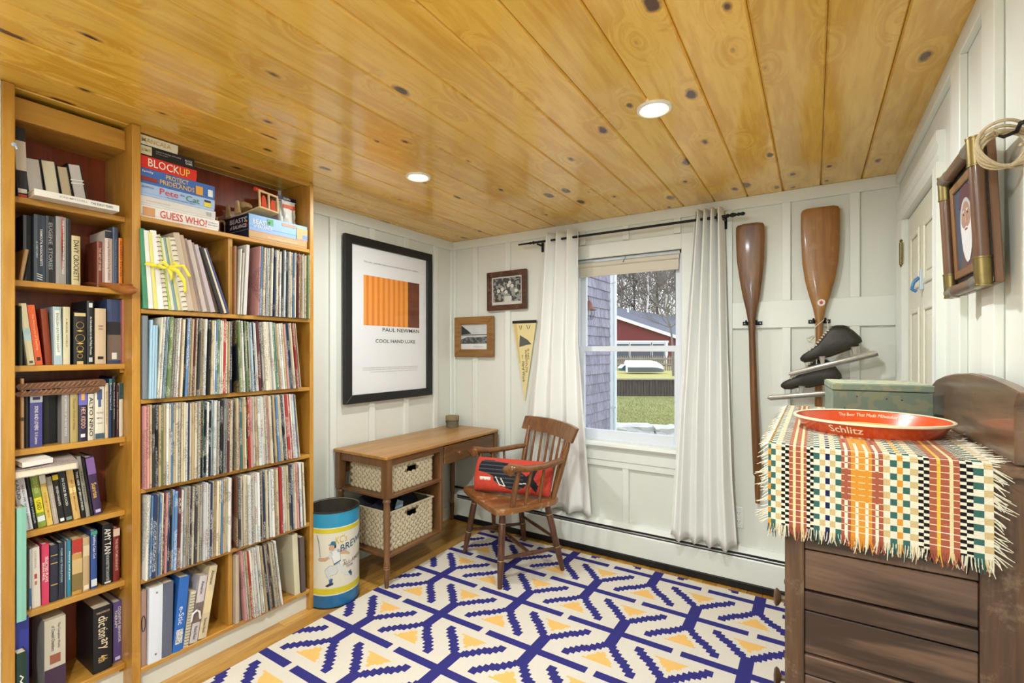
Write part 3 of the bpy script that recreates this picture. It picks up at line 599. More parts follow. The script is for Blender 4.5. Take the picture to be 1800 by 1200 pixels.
# shelf 6
shelfbooks(LZ[5], c3, k3, [
 ('white paperback with blue sketched lines at the end of the sixth shelf', 138, 150, 560, .12, (206, 216, 226), 0, [('#', .2, .3, 1., (60, 120, 170))]),
 ('cream paperback with red leaf marks down the spine', 152, 196, 550, .13, (226, 214, 200), -1, [('CATHEDRAL', .8, .3, .22, (170, 150, 140)), ('#', .52, .08, .3, (190, 70, 50)), ('#', .41, .06, .24, (196, 120, 90))]),
 ('bright pink play collection with white capitals', 199, 236, 535, .13, (214, 66, 100), 0, [('SELECTED PLAYS', .58, .42, .4, CW, .64), ('BRIAN FRIEL', .55, .3, .28, CW, .22)]),
 ('navy cloth hardback with three gilt bands', 240, 278, 540, .13, (40, 44, 62), 0, [('#', .82, .015, .9, CG), ('#', .68, .015, .9, CG), ('#', .3, .015, .9, CG), ('SHAKESPEARE', .75, .001, .2, CG)]),
 ('dark slate paperback with pale vertical title on the sixth shelf', 280, 308, 528, .13, (36, 46, 62), 0, [('POEMS AND TRANSLATIONS', .6, .6, .35, (170, 190, 200))]),
 ('thin grey paperback pressed beside the teal one', 310, 319, 522, .13, (140, 144, 150), 0, []),
 ('teal paperback with white italic title on the sixth shelf', 321, 342, 516, .13, (52, 128, 150), 0, [('Henry and June', .55, .5, .5, CW)]),
 ('paperback with a red head and a painted village on its spine', 344, 394, 508, .13, (196, 150, 80), 0, [('#', .86, .26, 1., (176, 54, 44)), ('Confessions', .74, .8, .03, (240, 220, 180), .5, True), ('#', .5, .26, 1., (206, 176, 120)), ('#', .22, .3, 1., (130, 110, 60))]),
 ('worn tan paperback beside the painted village one', 396, 430, 502, .13, (192, 164, 124), 0, [('#', .75, .2, .9, (214, 196, 160)), ('#', .07, .08, .7, (230, 215, 190))]),
 ('blue and white paddling guide with a green head on the sixth shelf', 434, 466, 470, .15, (50, 78, 142), 0, [('Paddling Cape Cod', .72, .4, .45, CW), ('#', .96, .06, 1., (70, 150, 120)), ('#', .1, .12, .9, (210, 214, 220))]),
 ('tall black novel with large white author capitals', 490, 540, 440, .15, (20, 20, 24), 0, [('AMY TAN', .72, .42, .6, CW), ("THE BONESETTER'S DAUGHTER", .28, .45, .3, (190, 200, 195)), ('#', .03, .03, .6, (210, 210, 210))]),
 ('dark red hardback with a cream head next to the post on the sixth shelf', 542, 574, 458, .13, (122, 34, 36), 0, [('#', .92, .14, 1., (214, 190, 170)), ('THE RED POMEGRANATE', .5, .6, .4, (220, 180, 160))]),
])
# shelf 7 (bottom)
shelfbooks(LZ[6], c3, k3, [
 ('fat cream and purple religious book with a small portrait on the spine', 212, 315, 890, .14, (200, 190, 170), 0, [('The Complete Works', .76, .34, .16, (60, 50, 60), .66), ('of Oswald Chambers', .74, .34, .16, (60, 50, 60), .4), ('#', .46, .12, .5, (150, 90, 70)), ('#', .17, .34, 1., (66, 46, 70)), ('Chambers', .2, .2, .2, (220, 210, 220))], .19),
 ('huge black dictionary with gold and white lettering on the bottom shelf', 446, 538, 835, .17, (24, 24, 28), 0, [('dic', .78, .16, .5, (230, 215, 180)), ('tion', .6, .16, .5, (230, 215, 180)), ('ary', .42, .16, .5, (230, 215, 180)), ('4th', .2, .1, .5, (220, 190, 120)), ('THE AMERICAN HERITAGE COLLEGE', .92, .7, .03, (220, 180, 150), .5, True)], .19),
 ('purple therapy textbook with white capitals next to the dictionary', 542, 584, 812, .16, (96, 78, 138), 0, [('COGNITIVE BEHAVIOR', .62, .6, .3, CW, .7), ('THERAPY', .72, .3, .3, CW, .3), ('#', .06, .05, .6, (210, 205, 230))], .17),
])
# tall folders pushed in beside the end panel
for nm, lab, x0, x1, y0, y1, z0, z1, rgb in (
   ('folder', 'tall teal folder standing upright in front of the fifth shelf edge', .207, .262, -2.49, -2.468, LZ[5]+.001, .80, (132, 186, 168)),
   ('binder', 'royal blue binder on the bottom shelf behind the dark green book', .10, .215, -2.49, -2.452, LZ[6]+.001, .428, (52, 62, 156)),
   ('book', 'dark green hardback with a white curl standing before the blue binder', .219, .258, -2.49, -2.466, LZ[6]+.001, .335, (26, 56, 44))):
    o = thing(nm, lab, nm, ((x0+x1)/2, (y0+y1)/2, z0), group=BG); a, b, h = (x1-x0)/2, (y1-y0)/2, z1-z0
    m = MB(); m.box(-a, a, -b, -b+.002, 0, h).box(-a, a, b-.002, b, 0, h); m.prism([(a-.002, -b), (a, -b), (a+.002, 0), (a, b), (a-.002, b)], 2, 0, h); m.build('cover', rgbm(rgb), o)
    MB().box(-a, a-.002, -b+.002, b-.002, .003, h-.003).build('pages', M_pages, o)
    if nm == 'book': MB().tube([(a+.002, -.004, h*.66), (a+.002, .003, h*.62), (a+.002, -.003, h*.57), (a+.002, .003, h*.52)], .002, 6).build('white_curl', rgbm(CW), o, smooth=True)
LB = book('book', 'blue climbing guide leaning on the bottom shelf beside the fat religious book', 'book', .19, -2.452, -2.432, LZ[6]+.0005, .17, .13, (70, 110, 170), -14, [('CLIMBING', .5, .8, .6, (220, 226, 170))])
# folded braided leather case lying on the fourth shelf books
lc = thing('leather_case', 'folded brown leather case with braided lacing lying on the fourth shelf books', 'case', (.165, -2.36, 1.155), .0)
M_lea = mat('worn_brown_leather', (112, 76, 52), .6, var=.4, scale=30, bump=.4, bscale=60)
def stad(y0, y1, z0, z1, n=8):
    r = (z1-z0)/2; return [(y0, z0), (y1-r, z0)]+[(y1-r+r*math.cos(-math.pi/2+math.pi*q/n), z0+r+r*math.sin(-math.pi/2+math.pi*q/n)) for q in range(1, n)]+[(y1-r, z1), (y0, z1-.006), (y0-.006, (z0+z1)/2)]
MB().prism(stad(-.112, .118, .018, .044), 0, -.10, .028).build('leather_flap', M_lea, lc, smooth=30)
MB().prism(stad(-.115, .10, -.004, .018), 0, -.10, .03).build('leather_base', M_lea, lc, smooth=30)
for zc, ya_, yb_ in ((.007, -.108, .085), (.030, -.105, .10)):
    n_ = 15
    for q in range(n_):
        y = ya_+(yb_-ya_)*q/n_
        MB().tube([(.027, y, zc-.007), (.0325, y+.005, zc-.001), (.0325, y+.009, zc+.003), (.027, y+.013, zc+.008)], .0024, 6).build('lacing', mat('lace_leather', (146, 104, 74), .6, var=.3), lc, smooth=True)
MB().tube([(.03, .085+.014*math.cos(q*.35), .031+.009*math.sin(q*.35)) for q in range(18)], .0022, 6, closed=True).build('lacing_loop', MATS['lace_leather'], lc, smooth=True)
# carved wooden ladle lying on the second shelf, its bowl over the edge
ld = thing('wooden_ladle', 'carved wooden ladle jutting out over the second shelf edge', 'ladle', (0, 0, 0))
m = MB(); path = [(.03, -2.275, 1.558), (.09, -2.262, 1.556), (.15, -2.25, 1.551), (.20, -2.236, 1.545), (.235, -2.222, 1.538), (.27, -2.208, 1.529), (.30, -2.199, 1.524), (.32, -2.193, 1.524)]
m.tube(path, [.005, .0075, .0085, .010, .014, .019, .015, .005], 12); m.build('ladle_body', wood('ladle_wood', (176, 110, 52), (140, 78, 30), 0, .4, .2, 12), ld, smooth=True)
MB().lathe([(.004, -.006), (.012, -.003), (.018, .004), (.020, .006), (.016, .006), (.008, .0)], 14, (.275, -2.208, 1.541)).build('bowl_rim', MATS['ladle_wood'], ld, smooth=True)

# small clip on the end post
cc = thing('cord_clip', 'tiny clear plastic clip on the end post of the bookcase near its top', 'clip', (XF, -2.497, 1.955))
MB().lathe([(.006, 0), (.007, .003), (.004, .006), (.001, .0065)], 12, axis=0).build('clip_base', mat('clip_plastic', (170, 190, 214), .2), cc, smooth=True)
MB().tube([(.004, 0, .0), (.010, .002, -.006), (.008, .004, -.014)], .0022, 6).build('clip_hook', MATS['clip_plastic'], cc, smooth=True)
# ---------------------------------------------------------------- records and papers on the wide shelves
ORD = 'zeroth first second third fourth fifth sixth seventh eighth ninth tenth eleventh twelfth thirteenth fourteenth fifteenth sixteenth seventeenth eighteenth nineteenth'.split()
def ordinal(n):
    if n < 20: return ORD[n]
    t, u = divmod(n, 10); w = {2: 'twent', 3: 'thirt', 4: 'fort', 5: 'fift'}[t]
    return w+'ieth' if u == 0 else w+'y-'+ORD[u]
PAL = [('cream', (222, 210, 184), (110, 80, 60)), ('cream', (208, 194, 160), (70, 60, 50)), ('white', (226, 226, 220), (90, 96, 110)), ('white', (214, 216, 214), (150, 60, 50)),
       ('tan', (186, 164, 130), (80, 60, 40)), ('grey', (150, 150, 148), (50, 50, 54)), ('black', (30, 30, 34), (200, 200, 196)), ('black', (24, 24, 26), (190, 160, 100)),
       ('charcoal', (62, 62, 66), (206, 206, 200)), ('navy', (44, 56, 92), (214, 220, 226)), ('blue', (96, 134, 178), (226, 230, 236)), ('pale blue', (176, 200, 214), (70, 90, 110)),
       ('teal', (70, 120, 120), (220, 230, 220)), ('red', (168, 52, 44), (240, 220, 200)), ('green', (110, 134, 84), (226, 226, 200)), ('brown', (110, 76, 56), (216, 196, 164)), ('rose', (206, 150, 146), (90, 50, 60)),
       ('ivory', (232, 224, 204), (60, 60, 64)), ('speckled', (196, 190, 180), (30, 30, 34)), ('maroon', (92, 42, 46), (220, 200, 180))]
WT = [9, 8, 8, 5, 6, 5, 5, 4, 4, 3, 3, 3, 2, 2, 2, 3, 1.5, 7, 7, 2]
rec_mesh = {}
def rec_m(ci, t, h):
    k = (ci, t, h)
    if k not in rec_mesh:
        c = PAL[ci]; mm = printed('sleeve_%d' % ci, c[1], c[2], 60, .42 if c[0] != 'speckled' else .9)
        b = MB(); d = .283
        b.prism([(-d, 0), (-.004, 0), (0, t*.25), (0, t*.75), (-.004, t), (-d, t)], 2, 0, h)
        rec_mesh[k] = b.mesh('record', mm)
    return rec_mesh[k]
ROWN = ['first', 'second', 'third', 'fourth', 'lowest']
RG = 'records on the wide bookcase shelves'
n_rec = 0
LB_, RB_ = 'book side', 'poster side'
def records(row, bay, y0, y1, lean0, lean1, count, seq=None, start=0):
    """fill y0..y1 with a row of sleeves; lean runs from lean0 to lean1 degrees (+ tips the top to +y)"""
    global n_rec
    z = MZ[row+1]; y = y0; i = 0
    tavg = (y1-y0)/count
    while y < y1-.002 and i < count+4:
        f = (y-y0)/(y1-y0); lean = lean0+(lean1-lean0)*f
        t = round(tavg*rnd.choice([.75, .9, 1, 1.1, 1.3]), 4); t = min(t, y1-y)
        if t < .0018: break
        h = rnd.choice([.308, .311, .313, .315])
        ci = seq[i] if seq and i < len(seq) and seq[i] is not None else rnd.choices(range(len(PAL)), WT)[0]
        i += 1
        o = link('record', rec_m(ci, t, h), None, (.283+rnd.uniform(-.006, .01), y if lean <= 0 else y+t, z+.0006))
        if lean > 0: o.location.y = y
        o.rotation_euler = (R_(-lean), 0, 0)
        o.location.z += (t*math.sin(R_(abs(lean))) if lean < 0 else 0)*0
        th = 'thin' if t < tavg else 'thick'
        tag(o, '%s %s record sleeve, %s from the %s, %s record shelf, %s bay' % (th, PAL[ci][0], ordinal(i+start), 'post' if bay == LB_ else 'divider', ROWN[row], bay), 'record', RG)
        y += t/math.cos(R_(lean))+.0003; n_rec += 1
YA, YBm = YP[1][1]+.002, YP[2][0]-.002
def yat(u): return atx(u, 700, .285).y
LB_, RB_ = 'book side', 'poster side'
# row 1 right bay
records(0, RB_, yat(455), YBm-.004, 1.5, 0, 36, start=4)
# row 2
records(1, LB_, yat(277), YMID-.012, 3, 0.5, 38, [17, 2, 17, 11, 11, 14, 17], 4)
records(1, RB_, YMID+.016, yat(531)-.005, -2, -5.5, 36, [7, 14, 17])
# row 3
records(2, LB_, YA+.004, YMID-.012, 0, 1, 38, [16, 16, 4, 8, 6])
records(2, RB_, YMID+.011, yat(528), -.5, -5, 32, [1, 16, 12])
# row 4
records(3, LB_, YA+.003, YMID-.012, 1.5, .5, 36, [2, 17, 10, 9])
records(3, RB_, YMID+.011, YBm-.028, -.5, -2.5, 36, [15, 8])
# row 5 right
records(4, RB_, YMID+.05, yat(497), -4, -7, 22, start=2)

# larger papers, binders and boxes
WG = 'papers and binders on the wide shelves'
def slab(name, label, cat, x, y, z, t, h, d, rgb, lean=0., m=None, rz=0., rings=0, ring_rgb=(40, 40, 44), spine=None, hollow=False):
    o = thing(name, label, cat, (x, y, z+.0006), group=WG); o.rotation_euler = (R_(-lean), 0, rz)
    s = 0 if lean <= 0 else 0
    mm = m or mat('paper_%d_%d_%d' % rgb, rgb, .55, var=.05, scale=10)
    tb = min(.0012, t*.2)
    b = MB(); b.box(-d, 0, 0, tb, 0, h).box(-d, 0, t-tb, t, 0, h)
    if name != 'spiral_notebook': b.prism([(-tb, 0), (0, 0), (.0015, t*.3), (.0015, t*.7), (0, t), (-tb, t)], 2, 0, h)
    b.build('cover', mm, o)
    MB().box(-d+.001, -.001, tb, t-tb, .002, h-.003).build('pages', M_pages, o)
    if rings:
        for i in range(rings):
            zz = h*(.05+.9*i/(rings-1))
            MB().tube([(-.004, .001, zz), (.004, t*.15, zz+.001), (.005, t*.5, zz+.002), (.004, t*.85, zz+.001), (-.004, t-.001, zz)], .0011, 5).build('binding_ring', mat('ring_%d_%d_%d' % ring_rgb, ring_rgb, .4), o)
    return o
# row 1 left bay: folders, scores and spiral-bound books leaning to the post
x1, z1 = .272, MZ[1]
yy = YA+.003
spec = [('folder', 'green and white folder at the post end of the first record shelf', .012, .30, (70, 140, 100), -2, 0),
 ('folder', 'white folder second from the post on the first record shelf', .013, .295, (226, 226, 220), -3, 0),
 ('magazine', 'yellow magazine between white folders behind the ribbon bow', .009, .29, (222, 214, 120), -4, 0),
 ('folder', 'wide white folder beside the yellow magazine', .015, .30, (232, 230, 224), -5, 0),
 ('spiral_notebook', 'pale green spiral notebook with black wire, behind the ribbon bow', .012, .29, (176, 206, 140), -6, 16),
 ('folder', 'lime green folder beside the spiral notebook', .007, .285, (190, 206, 96), -7, 0),
 ('folder', 'cream folder beside the lime green one', .009, .28, (220, 212, 190), -8, 0),
 ('folder', 'blue green folder in the leaning papers', .008, .285, (120, 156, 150), -8.5, 0),
 ('folder', 'pale yellow folder beside the blue green one', .010, .285, (224, 214, 150), -9, 0),
 ('spiral_notebook', 'white comb-bound score with thick black rings', .014, .29, (222, 218, 208), -9.5, 14),
 ('record', 'clear plastic sleeve bundle rising above the leaning papers', .016, .31, (190, 172, 150), -10, 0),
 ('record', 'tan sleeve in plastic beside the sleeve bundle', .012, .305, (176, 150, 124), -10.5, 0),
 ('record', 'mauve grey sleeve in the leaning papers', .012, .295, (168, 152, 146), -11, 0),
 ('record', 'pale mauve sleeve beside the mauve grey one', .012, .292, (190, 174, 166), -12, 0),
 ('record', 'brown grey sleeve with bent plastic edge', .010, .285, (136, 118, 108), -13, 0),
 ('magazine', 'lilac grey magazine with a white printed foot', .014, .28, (186, 172, 176), -14, 0),
 ('magazine', 'dark brown picture magazine near the divider', .012, .278, (88, 70, 56), -15, 0),
 ('folder', 'black folder with a cream edge leaning near the divider', .011, .275, (36, 34, 36), -17, 0),
 ('folder', 'cream card folder leaning on the black one', .008, .275, (214, 200, 170), -18, 0),
 ('folder', 'navy blue folder leaning last against the divider', .010, .28, (56, 62, 110), -19, 0)]
tot = sum(s[2]/math.cos(R_(s[5])) for s in spec); k = (YMID-.012-yy)/tot
for nm, lab, t, h, rgb, ln, rg in spec:
    slab(nm, lab, nm.replace('_', ' '), x1+rnd.uniform(-.006, .006), yy, z1, t*k-.0006, h, .24, rgb, ln, rings=rg)
    yy += t*k/math.cos(R_(ln))
# yellow ribbon bow
rb = thing('ribbon_bow', 'yellow fabric ribbon bow tied across the leaning papers', 'ribbon', (.287, YA+.075, z1+.165))
M_rib = mat('yellow_ribbon', (236, 220, 60), .6)
for i, (p, w) in enumerate(((((0, -.07, .005), (.012, -.05, .0), (.01, -.02, -.004), (.012, 0, 0)), .012), (((.012, 0, 0), (.016, .015, .02), (.012, .03, .012), (.012, .02, -.012), (.012, .002, 0)), .01),
      (((.012, 0, 0), (.014, -.02, .018), (.012, -.035, .004), (.012, -.015, -.008), (.012, 0, 0)), .01), (((.012, 0, 0), (.014, .01, -.03), (.008, .012, -.05)), .012), (((.012, 0, 0), (.016, .03, -.012), (.014, .055, -.05), (.01, .06, -.095)), .013), (((.012, 0, 0), (.014, .05, .012), (.012, .075, -.03)), .01))):
    m = MB(); pts = []
    for a, b in zip(p[:-1], p[1:]):
        for j in range(4): pts.append(Vector(a).lerp(Vector(b), j/4))
    pts.append(Vector(p[-1])); vs = []
    for q in pts: vs += [q+Vector((.001*(i % 3), w*.35, w*.5)), q+Vector((.001*(i % 3), -w*.35, -w*.5))]
    m.add(vs, [(2*j, 2*j+1, 2*j+3, 2*j+2) for j in range(len(pts)-1)]); o = m.build('ribbon_loop' if i in (1, 2) else 'ribbon_tail', M_rib, rb, smooth=True, fixn=False)
    sd = o.modifiers.new('thick', 'SOLIDIFY'); sd.thickness = .0008
# row 1 right bay: wooden frame, big white envelopes
ya = YMID+.0105
slab('picture_board', 'brown wooden picture board standing beside the divider', 'board', .262, ya, z1, .009, .30, .24, (150, 104, 66), 0)
slab('envelope', 'tall white card envelope leaning beside the wooden board', 'envelope', .27, ya+.012, z1, .006, .29, .25, (222, 218, 206), 2.2)
slab('envelope', 'grey white soft envelope between two white ones', 'envelope', .272, ya+.021, z1, .007, .275, .25, (198, 192, 182), 2.6)
slab('envelope', 'large translucent plastic sleeve with a flared top', 'envelope', .276, ya+.031, z1, .014, .312, .25, (206, 202, 196), 2.6)
# row 2 left end: grey binder, pale blue folders, black and white striped sleeves
z2 = MZ[2]; ya = YA+.001
slab('binder', 'tall grey ring binder at the post end of the second record shelf', 'binder', .272, ya, z2, .017, .315, .255, (120, 126, 130), 0); ya += .0185
for j in range(3):
    slab('folder', 'pale blue card folder, %s beside the grey binder' % ORD[j+1], 'folder', .278, ya, z2, .0075, .30-.02*(j > 0), .255, (166, 200, 222), 1); ya += .0085
MSTR = None
# row 5 left: box file, binders, books
z5 = MZ[5]; x5 = .262; ya = YA+.001
o = slab('box_file', 'pinkish brown file box with a black ring hole, at the lowest shelf end', 'box', x5-.012, ya, z5, .020, .285, .23, (176, 142, 128), 0); ya += .021
MB().tube([(.003, .010+.006*math.cos(a), .16+.03*math.sin(a)) for a in [i*math.pi/8 for i in range(16)]], .0012, 5, closed=True).build('finger_ring', M_black, o)
o = slab('binder', 'white ring binder with two metal rivets', 'binder', x5, ya, z5, .045, .290, .24, (222, 226, 234), 1); ya += .0465
for zz in (.03, .265): MB().lathe([(.0035, 0), (.0035, .002), (.001, .003)], 10, (.001, .024, zz), axis=0).build('rivet', mat('rivet_steel', (150, 150, 150), .3, metal=.9), o)
o = slab('binder', 'slate grey ring binder between the white and the blue binder', 'binder', x5, ya, z5, .034, .288, .24, (96, 100, 118), 1); ya += .0355
o = slab('binder', 'bright blue binder with a white barcode label', 'binder', x5, ya, z5, .036, .290, .24, (44, 104, 184), 5); ya += .038
MB().box(.001, .0025, .006, .030, .03, .085).build('barcode_label', printed('barcode', (236, 236, 236), (30, 30, 30), 60, 1.), o)
lettering('lettering', o, 'e-Stic', (.0028, .018, .14), (0, 0, -1), (0, 1, 0), rgbm((220, 230, 245)), length=.07, height=.018)
o = slab('spiral_notebook', 'cream wire-bound notebook leaning beside the blue binder', 'notebook', x5, ya, z5, .018, .215, .2, (224, 212, 186), 8, rings=18, ring_rgb=(90, 84, 76)); ya += .019
ya += .004
for lab, t, h, rgb, pt in (('lilac topped almanac in its slip case leaning on the lowest shelf', .030, .262, (206, 196, 196), [('Almanac', .82, .2, .4, (50, 50, 70)), ('#', .45, .3, 1., (120, 104, 98)), ('Weather Wisdom', .15, .2, .4, (50, 50, 60))]),
                  ('tan and cream almanac leaning second on the lowest shelf', .032, .288, (214, 196, 160), [('Almanac', .84, .2, .4, (60, 50, 40)), ('#', .5, .3, .9, (226, 206, 160)), ('Farmers Book', .18, .2, .35, (60, 50, 40))])):
    book('book', lab, 'book', x5-.004, ya, ya+t, z5+.0006, h, .2, rgb, 9, pt, group=WG); ya += t+.003
slab('folder', 'grey white curved card sheet leaning against the divider on the lowest shelf', 'folder', x5-.02, ya-.006, z5, .004, .29, .22, (206, 200, 196), 9)
pb = thing('bookmark_tab', 'white plastic comb binding strip hanging from the almanac', 'binding strip', (x5+.012, ya-.055, z5+.10), group=WG)
MB().tube([(0, -.012, 0), (.004, -.008, .03), (.006, .006, .04), (.006, .016, .03), (.004, .02, .0)], .004, 6).build('strip_body', rgbm((232, 230, 226)), pb, smooth=True)
# row 5 right: two large album boxes left, green one and brown one right
slab('record_box', 'tall tan box set with a black emblem beside the divider', 'box', .268, YMID+.012, z5, .016, .30, .25, (188, 170, 150), 0)
slab('record_box', 'grey speckled sleeve leaning beside the tan box set', 'record', .26, YMID+.031, z5, .010, .295, .25, (120, 120, 118), -3)
slab('record_box', 'wide cream box set leaning at the window end of the lowest shelf', 'box', .262, YBm-.078, z5, .028, .30, .25, (214, 206, 176), -3)
slab('record_box', 'dark brown speckled box set at the window end of the lowest shelf', 'box', .265, YBm-.045, z5, .024, .275, .25, (92, 78, 74), -2)
# ---------------------------------------------------------------- board games on the top wide shelf
GG = 'board games stacked on the top shelf'
def gbox(label, y1, z0, z1, rgb, texts, lid=None, x=.25, y0=YP[1][1]+.003, d=.22, side=None, band=None):
    o = thing('board_game', label, 'board game', (x, y0, z0+.0004), group=GG); w = y1-y0; h = z1-z0-.0008
    cm = mat('gamebox_%d_%d_%d' % rgb, rgb, .4, var=.03, scale=8)
    MB().box(-d, -.0015, .0015, w-.0015, 0, h*.3).build('box_base', cm, o)
    MB().box(-d, 0, 0, w, h*.22, h).build('box_lid', mat('gamebox_%d_%d_%d' % lid, lid, .4) if lid else cm, o, bevel=.001)
    for it_, (tx, yc, zc, ln, hh, ink) in enumerate(texts):
        if tx == '#': MB().box(.0004, .0010+.0003*it_, w*(yc-ln/2), w*(yc+ln/2), h*(zc-hh/2), h*(zc+hh/2)).build('print_patch', rgbm(ink), o)
        else: lettering('lettering', o, tx, (.0016+.0003*it_, w*yc, h*zc), (0, 1, 0), (0, 0, 1), rgbm(ink), length=w*ln, height=h*hh, bold=.006)
    return o
gz = [MZ[0]+.0005]
def gy(u): return atx(u, 350, .25).y
def gzv(u, v): return atx(u, v, .25).z
Z = [MZ[0]+.0006, gzv(385, 388), gzv(379, 372), gzv(377.6, 352), gzv(377.6, 328), gzv(346, 299.5), gzv(342, 280.5), gzv(313, 256)]
gbox('white board game box with red outlined question title at the bottom of the stack', gy(385), Z[0], Z[1], (230, 226, 220), [('GUESS WHO?', .53, .5, .6, .62, (206, 60, 48)), ('#', .1, .5, .14, .7, (206, 150, 100)), ('The Mystery', .91, .66, .13, .12, (60, 60, 60)), ('Face Game', .91, .46, .13, .12, (60, 60, 60))])
gbox('plain off-white board game box with a barcode above the bottom one', gy(379), Z[1], Z[2], (216, 212, 206), [('#', .9, .5, .1, .6, (240, 240, 236)), ('||||||||', .9, .5, .08, .5, (60, 60, 60)), ('gamewright family', .22, .5, .3, .14, (170, 160, 150))])
gbox('pale blue board game box with a cat title and a yellow cupcake', gy(377.6), Z[2], Z[3], (166, 190, 226), [('Pete', .36, .62, .24, .5, (206, 60, 80)), ('the', .535, .72, .06, .2, (70, 90, 140)), ('Cat', .68, .56, .19, .5, (60, 130, 100)), ('The Missing Cupcakes Game', .52, .2, .38, .14, (60, 90, 150)), ('BRIARPATCH', .09, .7, .14, .16, (60, 90, 150)), ('#', .89, .45, .1, .42, (224, 206, 60)), ('#', .89, .72, .09, .2, (40, 50, 80))])
gbox('bright blue board game box with gold capitals and an orange animal patch', gy(377.6), Z[3], Z[4], (62, 108, 186), [('PROTECT', .47, .74, .3, .3, (236, 196, 80)), ('THE', .47, .5, .07, .1, (236, 226, 200)), ('PRIDELANDS', .47, .32, .46, .32, (236, 186, 70)), ('#', .11, .3, .2, .26, (150, 50, 40)), ('family', .09, .76, .14, .2, CW), ('#', .77, .4, .1, .6, (226, 160, 60)), ('#', .93, .4, .07, .5, (226, 226, 226))])
gbox('red board game box with chunky white and yellow capitals', gy(346), Z[4], Z[5], (220, 50, 34), [('BLOCK', .4, .52, .54, .66, (240, 234, 224)), ('UP', .77, .5, .19, .66, (244, 196, 80))])
gbox('black board game box with a white label and small white print', gy(342), Z[5], Z[6], (22, 22, 26), [('#', .1, .5, .2, .8, (214, 206, 170)), ('ULTIMATE', .1, .5, .15, .25, (120, 110, 60)), ('a game of strategy and building', .5, .66, .46, .14, (200, 200, 200)), ('for two players', .38, .44, .22, .12, (170, 170, 170)), ('BLOCK', .88, .62, .14, .2, CW), ('GAME', .88, .36, .14, .2, CW)])
gbox('cream board game box with gold outlined capitals on top of the stack', gy(313), Z[6], Z[7], (226, 220, 204), [('MANCALA', .42, .5, .76, .5, (196, 170, 80))])
# two dark balance-game boxes at the right, side faces turned to the room
yb0, yb1 = gy(437.6), YP[2][0]-.004
zb0, zb1, zb2 = MZ[0]+.0006, gzv(437.6, 402), gzv(437.6, 374)
for i, (lab, z0, z1, col, tx) in enumerate((('tan fronted animal balancing game box on the bookcase top shelf', zb0, zb1, (190, 150, 90), [('The balancing game that comes to life', .55, .45, .5, .22, (240, 230, 200)), ('#', .5, .96, 1., .08, (180, 150, 190))]),
        ('sky blue fronted animal balancing game box under the wooden toy', zb1, zb2, (128, 170, 222), [('BEASTS', .2, .56, .28, .3, CW), ('of BALANCE', .22, .26, .3, .2, CW), ('#', .34, .7, .1, .4, (60, 160, 90)), ('#', .66, .78, .24, .2, (206, 140, 110)), ('#', .9, .4, .2, .8, (206, 166, 100)), ('#', .95, .2, .1, .3, (110, 140, 190))]))):
    o = gbox(lab, yb1, z0, z1, col, tx, y0=yb0, d=.235); h = z1-z0
    dk = rgbm((26, 24, 44))
    MB().box(-.235, -.001, -.0012, -.0002, h*.02, h-.002).build('side_print', dk, o)
    if i == 1:
        lettering('lettering', o, 'BEASTS', (-.09, -.0016, h*.66), (1, 0, 0), (0, 0, 1), rgbm(CW), length=.14, height=h*.3, bold=.006)
        lettering('lettering', o, 'of BALANCE', (-.09, -.0016, h*.28), (1, 0, 0), (0, 0, 1), rgbm(CW), length=.14, height=h*.24, bold=.006)
        for j, c in enumerate(((214, 70, 60), (230, 140, 60), (80, 140, 200))): MB().box(-.022, -.012, -.002, -.001, h*(.2+.25*j), h*(.34+.25*j)).build('print_patch', rgbm(c), o)
# wooden letters toy: a little bent-wood cart of beech with orange felt inlays
wt = thing('wooden_toy', 'pale wooden slotted toy cart with orange inlays tilted on the game box', 'toy', (.155, gy(463), zb2+.002), .12)
M_be = wood('beech_toy', (226, 200, 150), (206, 172, 116), 1, .5, 0, 12)
M_or = mat('orange_felt', (206, 70, 32), .8)
wt.rotation_euler = (R_(-3), R_(-8), .1)
MB().box(-.12, .12, -.045, .055, 0.01, .018).build('base_board', M_be, wt, bevel=.002)
def arch(cx, w, h, t): return [(cx-w/2-t, 0), (cx-w/2-t, h)]
m = MB()
m.box(.112, .12, -.045, -.037, .018, .092).box(.112, .12, .002, .010, .018, .092).box(.112, .12, .047, .055, .018, .092).box(.112, .12, -.045, .055, .088, .096)
m.build('end_frame', M_be, wt, bevel=.001)
for yc, hh in ((-.018, .056), (.028, .05)):
    MB().prism([(yc-.013, .02), (yc+.013, .02), (yc+.010, .02+hh*.8), (yc+.004, .02+hh), (yc-.004, .02+hh), (yc-.010, .02+hh*.8)], 0, .108, .116).build('inlay', M_or, wt)
for xa in (.02, .07):
    MB().prism([(xa-.02, .018), (xa+.02, .018), (xa+.01, .085), (xa-.01, .085)], 1, .047, .055).build('side_post', M_be, wt)
for xa in (-.10, -.03):
    MB().prism([(xa-.022, .018), (xa+.022, .018), (xa+.008, .082), (xa-.008, .082)], 1, -.055, -.045).build('side_post', M_be, wt, bevel=.002)
MB().prism([(-.02, 0), (.05, 0), (.05, .012), (.03, .03), (.0, .036), (-.02, .022)], 1, -.035, .0).build('saddle', M_be, wt, loc=(-.04, 0, .05), bevel=.004)
MB().lathe([(.009, -.045), (.009, .0), (.003, .002)], 14, (.09, 0, .107), axis=1).build('roller', M_or, wt, smooth=True)
MB().box(-.115, .11, .05, .058, .085, .1).build('top_rail', printed('printed_rail', (150, 120, 90), (80, 50, 30), 60, .9), wt)
wl2 = thing('wooden_toy', 'small dark wooden letter frame lying behind the balance game boxes', 'toy', (.06, gy(405), MZ[0]+.001), .2)
